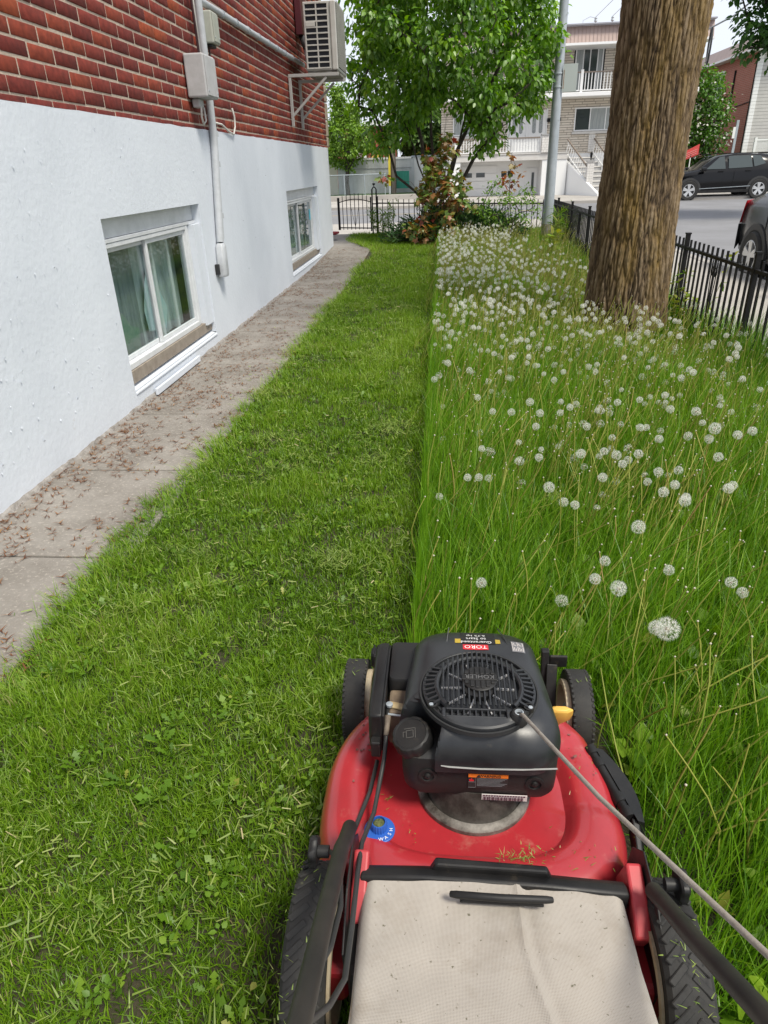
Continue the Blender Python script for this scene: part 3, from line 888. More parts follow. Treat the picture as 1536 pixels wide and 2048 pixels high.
# ---- clippings on the mown strip, a few on the path and the wheels
parts = []
n_ = 22000
x = rng.uniform(-1.55, MOWX, n_); y = .2 + 11.5 * rng.uniform(0, 1, n_) ** 1.8
ed = path_edge(y)
cl = fastnoise(x, y, 5, 7) + .5 * fastnoise(x, y, 14, 8)
keep = (rng.uniform(0, 1, n_) < np.clip(.22 + 1.15 * cl, .03, 1)) & ((x > ed) | (rng.uniform(0, 1, n_) < .55 * np.exp(-(ed - x) / .13)))
x, y, ed = x[keep], y[keep], ed[keep]; m_ = len(x)
zz = np.where(x > ed, rng.uniform(.018, .05, m_), rng.uniform(.010, .020, m_))
L = rng.uniform(.010, .034, m_) * (1 + .25 * smooth01(3, 8, y)); W = rng.uniform(.0014, .0030, m_) * (1 + .8 * smooth01(2.5, 8, y))
a = rng.uniform(0, math.pi, m_)
d = np.stack([np.cos(a), np.sin(a), rng.normal(0, .18, m_) * (x > ed)], 1); wv = np.stack([-np.sin(a), np.cos(a), rng.normal(0, .5, m_)], 1)
c = lawn_xyz(x, y); c[:, 2] += zz + .004
V = np.stack([c - d * L[:, None] / 2 - wv * W[:, None] / 2, c - d * L[:, None] / 2 + wv * W[:, None] / 2, c + d * L[:, None] / 2 + wv * W[:, None] / 2, c + d * L[:, None] / 2 - wv * W[:, None] / 2], 1)
F = (np.array([(0, 1, 2), (0, 2, 3)])[None] + (np.arange(m_) * 4)[:, None, None]).reshape(-1, 3)
o = tri_mesh('grass_clippings', V, F, np.repeat(np.clip(rng.normal(.42, .26, m_), 0, 1), 4), CLIP); tag(o, 'loose pale clippings strewn over the mown strip and path edge', 'clippings', kind='stuff')


parts = []
for k in range(46):
    cx = rng.uniform(-1.15, MOWX - .1); cy = .3 + 7.5 * rng.uniform() ** 1.4
    if cx < float(path_edge(np.array([cy]))[0]) - .05 or (-.28 < cx and cy < 1.4): continue
    m_ = int(rng.integers(60, 190)); sp_ = rng.uniform(.03, .085)
    x = cx + rng.normal(0, sp_ * 1.3, m_); y = cy + rng.normal(0, sp_, m_)
    P = lawn_xyz(x, y); P[:, 2] += .026 + rng.uniform(0, .016, m_)
    parts.append(blades(P, rng.uniform(.008, .018, m_), rng.uniform(.0016, .0040, m_) * (1 + .5 * (cy > 3)), rng.uniform(0, 6.28, m_), rng.uniform(1.2, 3.0, m_), np.clip(rng.normal(.28, .24, m_), 0, 1), 2, 1.0, drop=.1))
V, F, t = cat_meshes(parts)
o = tri_mesh('clipping_clumps', V, F, t, CLIP); tag(o, 'small matted clumps of cut grass lying on the mown strip', 'clippings', kind='stuff')


def leaves(P, D, N_, L, W, t, shape, curl=.25):
    """flat leaves; P base, D direction, N_ normal, shape: list of (along, across, lift) ring points around, centre fan"""
    n_ = len(P)
    D = D / np.linalg.norm(D, axis=1, keepdims=True)
    S = np.cross(D, N_); S /= np.linalg.norm(S, axis=1, keepdims=True) + 1e-9
    U = np.cross(S, D)
    sh = np.array(shape)
    k = len(sh)
    V = P[:, None, :] + D[:, None, :] * (sh[None, :, 0, None] * L[:, None, None]) + S[:, None, :] * (sh[None, :, 1, None] * W[:, None, None]) + U[:, None, :] * (sh[None, :, 2, None] * L[:, None, None] * curl * 4)
    return V.astype(np.float32)


OVATE = ([(0, 0, 0), (.28, .42, .05), (.62, .36, .02), (1.0, 0, -.12), (.62, -.36, .02), (.28, -.42, .05), (.45, 0, -.02)], [(6, 0, 1), (6, 1, 2), (6, 2, 3), (6, 3, 4), (6, 4, 5), (6, 5, 0)])
LONG = ([(0, 0, 0), (.35, .16, .06), (.75, .20, .03), (1.0, 0, -.1), (.75, -.20, .03), (.35, -.16, .06)], [(0, 1, 5), (1, 2, 4), (1, 4, 5), (2, 3, 4)])
JAG = ([(0, .02, 0), (.22, .05, .03), (.26, .20, .04), (.36, .07, .05), (.48, .27, .05), (.60, .10, .04), (.72, .30, .02), (.86, .16, -.02), (1.0, 0, -.07), (.86, -.16, -.02), (.72, -.30, .02), (.60, -.10, .04), (.48, -.27, .05), (.36, -.07, .05), (.26, -.20, .04), (.22, -.05, .03), (0, -.02, 0)],
       [(0, 1, 15), (0, 15, 16), (1, 2, 3), (15, 13, 14), (1, 3, 13), (1, 13, 15), (3, 4, 5), (13, 11, 12), (3, 5, 11), (3, 11, 13), (5, 6, 7), (11, 9, 10), (5, 7, 9), (5, 9, 11), (7, 8, 9)])
def _maple():
    pts = [(0, .0)]
    tips = [(.12, .46), (.55, .56), (1.0, 0)]
    ring = [(0, .03), (.02, .20), (.10, .50), (.26, .30), (.40, .34), (.60, .58), (.62, .24), (.74, .20), (1.0, 0)]
    full = ring + [(a, -b) for a, b in ring[-2::-1]]
    sh = [(.30, 0, .03)] + [(a, b, -.12 * abs(b) - .05 * a) for a, b in full]
    k = len(full)
    return sh, [(0, 1 + i, 1 + (i + 1) % k) for i in range(k - 1)]
MAPLE = _maple()


def leaf_mesh_arrays(P, D, N_, L, W, t, shape, curl=.25):
    sh, tr = shape
    V = leaves(P, D, N_, L, W, t, sh, curl)
    k = len(sh)
    F = (np.array(tr)[None] + (np.arange(len(P)) * k)[:, None, None]).reshape(-1, 3)
    return V.reshape(-1, 3), F, np.repeat(t, k)


# ---- broad weed leaves: rosettes in both lawns
def rosettes(cx, cy, nl, Lr, lift, tmean, shape, zoff=0.0):
    P, D, L = [], [], []
    for x, y, k in zip(cx, cy, nl):
        a0 = rng.uniform(0, 6.28)
        for i in range(k):
            a = a0 + i * 6.28 / k + rng.normal(0, .3)
            el = rng.uniform(*lift)
            P.append((x + .006 * math.cos(a), y + .006 * math.sin(a), float(lawn_z(x, y)) + zoff))
            D.append((math.cos(a) * math.cos(el), math.sin(a) * math.cos(el), math.sin(el)))
            L.append(rng.uniform(*Lr))
    P, D, L = np.array(P), np.array(D), np.array(L)
    N_ = np.tile(np.array([0, 0, 1.0]), (len(P), 1)) + rng.normal(0, .22, (len(P), 3))
    t = np.clip(rng.normal(tmean, .25, len(P)), 0, 1)
    return leaf_mesh_arrays(P, D, N_, L, L * rng.uniform(.55, .95, len(L)), t, shape)


parts = []
n_ = 230
x = rng.uniform(-1.25, -.12, n_); y = .25 + 8 * rng.uniform(0, 1, n_) ** 1.7
k_ = (x > path_edge(y) + .05) & ~in_mower(x, y)
parts.append(rosettes(x[k_], y[k_], rng.integers(3, 8, k_.sum()), (.018, .045), (.3, 1.0), .5, JAG))
n_ = 700
x = rng.uniform(-1.25, -.12, n_); y = .25 + 7 * rng.uniform(0, 1, n_) ** 1.6
cl = fastnoise(x, y, 2.5, 21)
k_ = (x > path_edge(y) + .03) & ~in_mower(x, y) & (cl > -.1)
n_ = 70
x2 = rng.uniform(-1.2, -.30, n_); y2 = .25 + 5 * rng.uniform(0, 1, n_) ** 1.5
k2 = (x2 > path_edge(y2) + .05)
parts.append(rosettes(x2[k2], y2[k2], rng.integers(4, 8, k2.sum()), (.022, .050), (.3, 1.0), .5, JAG, .006))
parts.append(rosettes(x[k_], y[k_], rng.integers(2, 5, k_.sum()), (.009, .019), (.05, .6), .45, OVATE, .028))
V, F, t = cat_meshes(parts)
o = tri_mesh('lawn_weeds', V, F, t, WEED); tag(o, 'clover and cut dandelion leaves growing in the mown strip', 'weeds', kind='stuff')

# ---- uncut meadow: grass, leaves, stalks
parts = []
for (ya, yb, dens, hmin, hmax, wmin, wmax, ns, xr) in ((.1, 1.6, 12500, .09, .28, .0014, .0036, 4, 1.15), (1.6, 3.0, 11000, .12, .32, .0016, .0036, 4, 1.75), (3.0, 5.0, 8000, .12, .32, .0022, .0044, 3, 2.2), (5.0, 8.0, 5000, .10, .30, .0032, .0056, 3, 2.2), (8.0, 14.05, 2600, .09, .24, .0055, .009, 2, 2.2)):
    n_ = int(dens * (xr - MOWX) * (yb - ya))
    x, y = scatter(n_, MOWX, xr, ya, yb)
    cl = fastnoise(x, y, 8, 11) * .6 + fastnoise(x, y, 21, 12) * .4
    tree = np.hypot(x - 1.53, y - 5.95) > .33
    keep = (rng.uniform(0, 1, n_) < np.clip(.66 + .7 * cl, .15, 1)) & ~in_mower(x, y) & tree & ~((x < .42) & (y < 1.36) & (x < .42 - .0 * y)) 
    # grass already low where it grows under the tree and to its right
    x, y, cl = x[keep], y[keep], cl[keep]; m_ = len(x)
    big = fastnoise(x, y, 1.6, 13)
    low = np.exp(-((x - 1.6) / .62) ** 2) * smooth01(4.2, 5.3, y) + .75 * smooth01(8.5, 11.5, y) * smooth01(.6, 1.5, x)
    H = rng.uniform(hmin, hmax, m_) * (1 + .25 * cl + .15 * big) * (1 - .62 * np.clip(low, 0, 1))
    wall = np.clip(1 - (x - MOWX) / .10, 0, 1)
    fence = smooth01(1.80, 2.0, x)
    H *= 1 + .9 * fence * rng.uniform(.2, 1, m_)
    W = rng.uniform(wmin, wmax, m_)
    az = np.where(rng.uniform(0, 1, m_) < .6, rng.normal(.3, .8, m_), rng.uniform(0, 6.28, m_))
    az = np.where(wall > .1, rng.normal(.2, .8, m_), az)
    lean = np.abs(rng.normal(.32, .22, m_)) * (1 - .6 * wall)
    t = np.clip(.34 + .14 * big + rng.normal(0, .25, m_) + .12 * np.clip(low, 0, 1) + .08 * smooth01(4, 9, y) - .14 * fence, 0, 1)
    parts.append(blades(lawn_xyz(x, y), H, W, az, lean, t, ns))
for (ya, yb, k_n, ww) in ((1.3, 4.0, 2600, .004), (4.0, 8.0, 2600, .006), (8.0, 13.5, 2000, .009)):
    y = rng.uniform(ya, yb, k_n); x = MOWX + np.abs(rng.normal(0, .018, k_n))
    parts.append(blades(lawn_xyz(x, y), rng.uniform(.10, .27, k_n), rng.uniform(.5, 1, k_n) * ww, rng.normal(.4, 1.2, k_n), np.abs(rng.normal(.16, .12, k_n)), np.clip(rng.normal(.36, .2, k_n), 0, 1), 3))
# low dense undergrowth that hides the soil
for (ya, yb, dens, ww) in ((.1, 3.0, 9000, .0045), (3.0, 6.5, 5200, .006), (6.5, 14.05, 2600, .010)):
    n_ = int(dens * (2.2 - MOWX) * (yb - ya))
    x, y = scatter(n_, MOWX, 2.2, ya, yb)
    keep = ~in_mower(x, y) & ~((x < .42) & (y < 1.36)) & (np.hypot(x - 1.53, y - 5.95) > .30)
    x, y = x[keep], y[keep]; m_ = len(x)
    parts.append(blades(lawn_xyz(x, y), rng.uniform(.03, .11, m_), rng.uniform(.5, 1, m_) * ww, rng.uniform(0, 6.28, m_), np.abs(rng.normal(.6, .35, m_)), np.clip(rng.normal(.30, .18, m_), 0, .9), 2))
V, F, t = cat_meshes(parts)
o = tri_mesh('uncut_grass', V, F, t, GREEN_TALL); tag(o, 'tall uncut grass between the mown strip and the iron fence', 'grass', kind='stuff')
print('meadow tris', len(F))
parts = []
n_ = 460
x = rng.uniform(MOWX + .05, 1.9, n_); y = .2 + 9 * rng.uniform(0, 1, n_) ** 1.5
k_ = ~((x < .42) & (y < 1.36)) & (np.hypot(x - 1.53, y - 5.95) > .36)
parts.append(rosettes(x[k_], y[k_], rng.integers(4, 9, k_.sum()), (.055, .125), (.75, 1.3), .50, JAG))
n_ = 420
x = rng.uniform(MOWX + .05, 1.9, n_); y = .2 + 6 * rng.uniform(0, 1, n_) ** 1.5
k_ = ~((x < .42) & (y < 1.36)) & (np.hypot(x - 1.53, y - 5.95) > .36)
parts.append(rosettes(x[k_], y[k_], rng.integers(2, 6, k_.sum()), (.025, .050), (.5, 1.2), .6, OVATE, .06))
V, F, t = cat_meshes(parts)
o = tri_mesh('meadow_leaves', V, F, t, WEED); tag(o, 'broad dandelion and plantain leaves among the uncut grass', 'weeds', kind='stuff')

# ---- dandelions -----------------------------------------------------
def clock_mesh(seed, nspoke, rad, frac=1.0, nh=7, hw=.016):
    """seed head: a knob, spokes and little parasols of hairs"""
    r_ = np.random.default_rng(seed)
    V, F = [], []
    ga = math.pi * (3 - math.sqrt(5))
    for i in range(nspoke):
        zc = 1 - 2 * (i + .5) / nspoke
        if zc < -.86: continue
        if frac < 1 and r_.uniform() > frac: continue
        a = i * ga + r_.normal(0, .08)
        q = math.sqrt(1 - zc * zc)
        d = np.array([q * math.cos(a), q * math.sin(a), zc])
        s = np.cross(d, [0, 0, 1.0]); s = s / (np.linalg.norm(s) + 1e-9); u = np.cross(d, s)
        rr = rad * r_.uniform(.90, 1.03)
        n0 = len(V)
        V += [d * rad * .14 + s * rad * .010, d * rad * .14 - s * rad * .010, d * rr * .78]
        F.append((n0, n0 + 1, n0 + 2))
        c = d * rr * .74
        ph = r_.uniform(0, 6.28)
        for h in range(nh):
            b = ph + 2 * math.pi * h / nh
            e = s * math.cos(b) + u * math.sin(b); e2 = np.cross(d, e)
            n0 = len(V)
            tip = d * rr * 1.0 + e * rad * .26
            V += [c - e2 * rad * hw, c + e2 * rad * hw, tip]
            F.append((n0, n0 + 1, n0 + 2))
    return np.array(V), np.array(F)


KNOB = mat('seed_knob', (.16, .125, .07), .8, col2=(.26, .22, .14), nscale=300)
FARV, FARF = [], []
heads = []
for sd in range(6):
    fr = (1, 1, .95, .8, .5, .3)[sd]
    V, F = clock_mesh(sd, 96, .0225, fr)
    o = tri_mesh('seed_head', V, F, rng.uniform(0, 1, len(V)), PAPPUS); heads.append(o.data); bpy.data.objects.remove(o)
kn = MB().lathe([(.0008, -.0045), (.0045, -.003), (.0042, .001), (.0022, .0035), (.0002, .004)], (0, 0, 0), n=8).build('seed_knob', KNOB, None, local=True, smooth=True)
KN = kn.data; bpy.data.objects.remove(kn)


def stalk_geo(base, tip, r, bow, seg=7, n=5):
    base, tip = Vector(base), Vector(tip)
    side = Vector((bow[0], bow[1], 0))
    pts = []
    for k in range(seg + 1):
        q = k / seg
        p = base.lerp(tip, q)
        horiz = Vector((tip.x - base.x, tip.y - base.y, 0))
        p += side * math.sin(math.pi * q) - horiz * (.35 * math.sin(math.pi * q) * (1 - q))
        pts.append(p)
    m = MB(); m.tube(pts, [r * (1.15 - .35 * k / seg) for k in range(seg + 1)], n, False)
    return m


SEEDS = []
# the nearest clocks, each measured in the photograph
near_px = [(1335, 1258, .40, .028), (1312, 1256, .37, .019), (1237, 1177, .36, .0215), (1190, 1158, .35, .016), (1277, 1054, .38, .0215), (963, 1166, .28, .0165), (1430, 857, .42, .0235),
           (1392, 823, .38, .0205), (1457, 977, .36, .0185), (1327, 984, .34, .0185), (1370, 1002, .34, .020), (1205, 955, .34, .0175), (1078, 915, .33, .0165), (935, 955, .30, .0155), (1318, 878, .35, .0175), (1280, 855, .35, .0170), (1475, 870, .38, .0185), (1505, 862, .38, .0185), (1418, 878, .38, .018), (1235, 805, .36, .017), (1210, 1122, .30, .0165), (1338, 1140, .28, .0165), (1485, 1185, .30, .0155), (1462, 1165, .33, .0165), (1150, 1010, .33, .016), (1085, 630, .42, .019), (1297, 647, .42, .018), (1200, 665, .38, .015), (985, 823, .33, .0165), (955, 795, .33, .0165)]
for px, py, z, r in near_px:
    d = F_ * FPX + R_ * (px - 768) - U_ * (py - 1024)
    tt = (z - CAM.z) / d.z
    p = CAM + d * tt
    SEEDS.append((round(p.x, 3), round(p.y, 3), z, r, 0))
def dens_ok(x, y):
    c = fastnoise(np.array([x]), np.array([y]), 1.5, 31)[0] + .6 * fastnoise(np.array([x]), np.array([y]), 4, 32)[0]
    right = smooth01(1.25, 1.9, x) * .55
    lowarea = .8 * float(smooth01(8.5, 11.0, y) * smooth01(.55, 1.4, x)) + .75 * float(math.exp(-((x - 1.75) / .4) ** 2) * smooth01(4.6, 5.6, y))
    near = float(smooth01(1.5, 2.7, y))
    return rng.uniform() < np.clip(.42 + .55 * c, .08, 1) * (1 - right) * (1 - lowarea) * (.12 + .88 * near)
while len(SEEDS) < 1150:
    x = rng.uniform(MOWX + .02, 1.95); y = 1.5 + 11.4 * rng.uniform() ** .85
    if math.hypot(x - 1.53, y - 5.95) < .42 or not dens_ok(x, y): continue
    zl = float(lawn_z(x, y))
    SEEDS.append((x, y, zl + rng.uniform(.17, .36), rng.uniform(.0125, .021), 1))
def pxsize(s):
    p = project((s[0], s[1], s[2]))
    if p is None or not (-40 < p[0] < 1576 and -40 < p[1] < 2088): return 0
    return s[3] / p[2]
while len(SEEDS) < 1390:
    x = MOWX + .02 + abs(rng.normal(0, .62)); y = rng.uniform(5.0, 12.4)
    if x > 1.7 or math.hypot(x - 1.53, y - 5.95) < .45: continue
    if rng.uniform() < .85 * float(smooth01(8.5, 11.0, y) * smooth01(.75, 1.5, x)): continue
    SEEDS.append((x, y, float(lawn_z(x, y)) + rng.uniform(.18, .36), rng.uniform(.015, .022), 1))
NEARLAB = {}
for i_, lab_ in ((0, 'biggest full dandelion clock, nearest the mower on its right'), (1, 'smaller dandelion clock touching the biggest one'), (2, 'full dandelion clock halfway between the mower and the bottom of the maple trunk'), (4, 'round dandelion clock standing alone above the second largest one'), (5, 'lone dandelion clock closest to the front of the mower engine'), (25, 'high dandelion clock just left of the maple trunk'), (26, 'dandelion clock standing against the foot of the maple bark')):
    NEARLAB[SEEDS[i_][:2]] = lab_
SEEDS.sort(key=lambda s: -pxsize(s))
mass_h, mass_s, mass_k = [], [], []
stv = {}
cnt = 0
for s in SEEDS:
    x, y, z, r, rand_ = s
    zl = float(lawn_z(x, y))
    lx, ly = rng.normal(.05, .05), rng.normal(.0, .05)
    bx, by = x - lx - .03, y - ly
    if rand_ == 0: hi = rng.integers(0, 3)
    else: hi = int(rng.choice(6, p=(.20, .19, .17, .16, .15, .13)))
    t_ = float(np.clip(rng.normal(.35, .28), 0, 1))
    g = stalk_geo((bx, by, zl - .01), (x, y, z - .004), .0017, (rng.normal(0, .012), rng.normal(0, .012)))
    sc_ = r / .0225
    tilt = Matrix.Rotation(rng.normal(0, .35), 3, 'X') @ Matrix.Rotation(rng.normal(0, .35), 3, 'Y')
    if cnt < 292 and pxsize(s) > 0:
        cnt += 1
        V = np.array(g.v) - np.array([bx, by, zl]); 
        F = np.array([(f[0], f[1], f[2]) for f in g.f] + [(f[0], f[2], f[3]) for f in g.f])
        st_o = tri_mesh('dandelion', V, F, np.full(len(V), t_), STALK, smooth=True)
        st_o.location = (bx, by, zl)
        tag(st_o, NEARLAB.get((x, y), 'ordinary white dandelion clock on a thin stalk in the uncut grass'), 'dandelion', 'dandelion clocks in the uncut grass')
        h = new_obj('seed_head', heads[hi], st_o, (x - bx, y - by, z - zl))
        h.rotation_euler = tilt.to_euler(); h.scale = (sc_, sc_, sc_)
        k = new_obj('seed_knob', KN, st_o, (x - bx, y - by, z - zl)); k.scale = (sc_, sc_, sc_)
    else:
        V = np.array(g.v); F = np.array([(f[0], f[1], f[2]) for f in g.f] + [(f[0], f[2], f[3]) for f in g.f])
        mass_s.append((V, F, np.full(len(V), t_)))
        if y > 4.5:
            sd_ = int(rng.integers(0, 5))
            if len(FARV) < 5:
                while len(FARV) < 5:
                    a_, b_ = clock_mesh(50 + len(FARV), 38, .0225, (1, 1, .95, .8, .6)[len(FARV)], 5, .075); FARV.append(a_); FARF.append(b_)
            vv = (FARV[sd_] * sc_) @ np.array(tilt).T + np.array([x, y, z])
            mass_h.append((vv, FARF[sd_], rng.uniform(.3, 1, len(vv))))
            continue
        me = heads[hi]
        nv = len(me.vertices)
        co = np.empty(nv * 3, np.float32); me.vertices.foreach_get('co', co); co = co.reshape(-1, 3)
        nt_ = len(me.polygons); lf = np.empty(nt_ * 3, np.int32); me.loops.foreach_get('vertex_index', lf); lf = lf.reshape(-1, 3)
        # thinner far heads: about half the hairs, a little wider
        sel = rng.uniform(0, 1, nt_) < .42
        lf = lf[sel]
        Mt_ = np.array(tilt)
        vv = (co * sc_) @ Mt_.T + np.array([x, y, z])
        use = np.unique(lf); rem = np.zeros(nv, np.int32); rem[use] = np.arange(len(use))
        mass_h.append((vv[use], rem[lf], rng.uniform(0, 1, len(use))))
# spent stalks: bare, with a small pale button; and leaning brown ones
nsp = 8500
x = rng.uniform(MOWX + .01, 1.95, nsp); y = .9 + 12 * rng.uniform(0, 1, nsp) ** 1.05
k_ = (np.hypot(x - 1.53, y - 5.95) > .40) & ~((x < .42) & (y < 1.36))
for xx, yy in zip(x[k_], y[k_]):
    if not dens_ok(xx, yy) and rng.uniform() < .6: continue
    zl = float(lawn_z(xx, yy))
    L = rng.uniform(.18, .38)
    le = abs(rng.normal(.1, .40)); a = rng.normal(.25, .9)
    tx, ty, tz_ = xx + L * math.sin(le) * math.cos(a), yy + L * math.sin(le) * math.sin(a), zl + L * math.cos(le)
    if tx < MOWX: continue
    far = yy > 5
    g = stalk_geo((xx, yy, zl), (tx, ty, tz_), .0021 if not far else .0026, (rng.normal(0, .02), rng.normal(0, .02)), 5 if not far else 3, 4 if not far else 3)
    V = np.array(g.v); F = np.array([(f[0], f[1], f[2]) for f in g.f] + [(f[0], f[2], f[3]) for f in g.f])
    mass_s.append((V, F, np.full(len(V), float(np.clip(rng.normal(.22, .24), 0, 1)))))
    # button
    if rng.uniform() < .8:
        r = rng.uniform(.0026, .0044)
        b_ = np.array([(0, 0, -1), (1, 0, 0), (0, 1, 0), (-1, 0, 0), (0, -1, 0), (0, 0, 1)], float) * r + np.array([tx, ty, tz_ + r * .5])
        mass_k.append((b_, np.array([(0, 2, 1), (0, 3, 2), (0, 4, 3), (0, 1, 4), (5, 1, 2), (5, 2, 3), (5, 3, 4), (5, 4, 1)]), np.full(6, .3)))
print('seeds', len(SEEDS))
dm = thing('dandelion_mass', (0, 0, 0), 'the many smaller dandelion clocks and bare stalks crowding the uncut grass', 'dandelions'); dm['kind'] = 'stuff'
V, F, t = cat_meshes(mass_h); o = tri_mesh('seed_heads', V, F, t, PAPPUS, dm); o['kind'] = 'stuff'; print('mass heads', len(F))
V, F, t = cat_meshes(mass_s); o = tri_mesh('stalks', V, F, t, STALK, dm); o['kind'] = 'stuff'; print('stalks', len(F))
BUTTON = leafmat('bare_button', [(0, (.45, .42, .33)), (1, (.62, .58, .48))], trans=.05)
V, F, t = cat_meshes(mass_k); o = tri_mesh('buttons', V, F, t, BUTTON, dm); o['kind'] = 'stuff'

# ---- rusty maple flowers littering the path
n_ = 11000
x = rng.uniform(-1.88, -1.12, n_); y = .9 + 11.2 * rng.uniform(0, 1, n_) ** 1.1
cl = fastnoise(x, y, 4, 41) + .7 * fastnoise(x, y, 12, 42)
wallside = np.exp(-(x + 1.88) / .10)
k_ = (rng.uniform(0, 1, n_) < np.clip(.26 + .55 * cl + .6 * wallside, 0.03, 1)) & (x < path_edge(y) + .05)
x, y = x[k_], y[k_]; m_ = len(x)
a = rng.uniform(0, 6.28, m_); L = rng.uniform(.013, .036, m_)
P = np.stack([x, y, lawn_z(x, y) * .9 + .004], 1)
parts = []
for j in range(3):
    aa = a + j * 2.2 + rng.normal(0, .4, m_)
    parts.append(blades(P, L * .28, L * .16, aa, np.full(m_, 3.2), np.clip(rng.normal(.45, .3, m_), 0, 1), 2, 1.1, drop=.12))
V, F, t = cat_meshes(parts)
o = tri_mesh('maple_litter', V, F, t, LITTER); tag(o, 'rusty brown fallen maple flowers littering the concrete path', 'litter', kind='stuff')
# grit on the path
# ---- clippings stuck on the mower
parts = []
for (cx, cy, cz, sx, sy, k) in ((.145, .775, .219, .020, .010, 90), (.165, .795, .217, .016, .010, 16), (.255, .80, .218, .02, .012, 14), (-.05, .84, .195, .01, .025, 12), (-.095, .91, .192, .006, .02, 6), (.24, .77, .221, .03, .01, 8), (.375, .60, .277, .018, .05, 60), (.375, .53, .245, .02, .05, 40), (-.215, .60, .272, .02, .05, 26), (-.225, .52, .235, .02, .06, 26), (-.2, 1.285, .203, .012, .02, 8), (.336, 1.265, .203, .012, .02, 6), (.2, .9, .20, .10, .05, 26), (-.14, 1.0, .21, .03, .06, 12), (.28, 1.0, .215, .02, .05, 14)):
    x = cx + rng.normal(0, sx, k); y = cy + rng.normal(0, sy, k)
    P = np.stack([x, y, cz + np.abs(rng.normal(0, .002, k))], 1)
    sm_ = .35 if k in (26, 12, 14) and cz < .22 else 1
    parts.append(blades(P, np.full(k, .003) + rng.uniform(0, .003, k), rng.uniform(.0010, .0022, k), rng.uniform(0, 6.28, k), rng.uniform(1.2, 3.2, k) * sm_, np.clip(rng.normal(.32, .25, k), 0, 1), 2, 1.0, drop=.05))
V, F, t = cat_meshes(parts)
o = tri_mesh('mower_clippings', V, F, t, CLIP); tag(o, 'bits of cut grass lying on the mower deck and tyres', 'clippings', kind='stuff')
# ================================================================== trees, shrubs
BARKM = bpy.data.materials.new('maple_bark'); BARKM.use_nodes = True
n, l = nodes(BARKM); b = n['Principled BSDF']; b.inputs['Roughness'].default_value = .95; b.inputs['Specular IOR Level'].default_value = .2
at = n.new('ShaderNodeAttribute'); at.attribute_name = 't'
cr = n.new('ShaderNodeValToRGB'); e = cr.color_ramp.elements
e[0].position = 0; e[0].color = (.030, .022, .016, 1); e[1].position = 1; e[1].color = (.29, .225, .15, 1)
q = e.new(.45); q.color = (.145, .102, .060, 1)
l.new(at.outputs['Fac'], cr.inputs[0])
tcb = n.new('ShaderNodeTexCoord')
mp = n.new('ShaderNodeMapping'); mp.inputs['Scale'].default_value = (1, 1, .22); l.new(tcb.outputs['Object'], mp.inputs['Vector'])
nb = n.new('ShaderNodeTexNoise'); nb.inputs['Scale'].default_value = 7; nb.inputs['Detail'].default_value = 8; nb.inputs['Roughness'].default_value = .7; l.new(mp.outputs[0], nb.inputs['Vector'])
mr = n.new('ShaderNodeMapRange'); mr.inputs[1].default_value = .44; mr.inputs[2].default_value = .64; mr.inputs[4].default_value = .62; l.new(nb.outputs[0], mr.inputs[0])
at2 = n.new('ShaderNodeAttribute'); at2.attribute_name = 'lichen'
ml = n.new('ShaderNodeMath'); ml.operation = 'MULTIPLY'; l.new(mr.outputs[0], ml.inputs[0]); l.new(at2.outputs['Fac'], ml.inputs[1])
mx = n.new('ShaderNodeMixRGB'); mx.inputs[2].default_value = (.21, .135, .03, 1); l.new(ml.outputs[0], mx.inputs[0]); l.new(cr.outputs[0], mx.inputs[1])
l.new(mx.outputs[0], b.inputs['Base Color'])
nb2 = n.new('ShaderNodeTexNoise'); nb2.inputs['Scale'].default_value = 60; nb2.inputs['Detail'].default_value = 8; l.new(mp.outputs[0], nb2.inputs['Vector'])
bp = n.new('ShaderNodeBump'); bp.inputs['Strength'].default_value = 1.0; bp.inputs['Distance'].default_value = .012
l.new(nb2.outputs[0], bp.inputs['Height']); l.new(bp.outputs[0], b.inputs['Normal'])

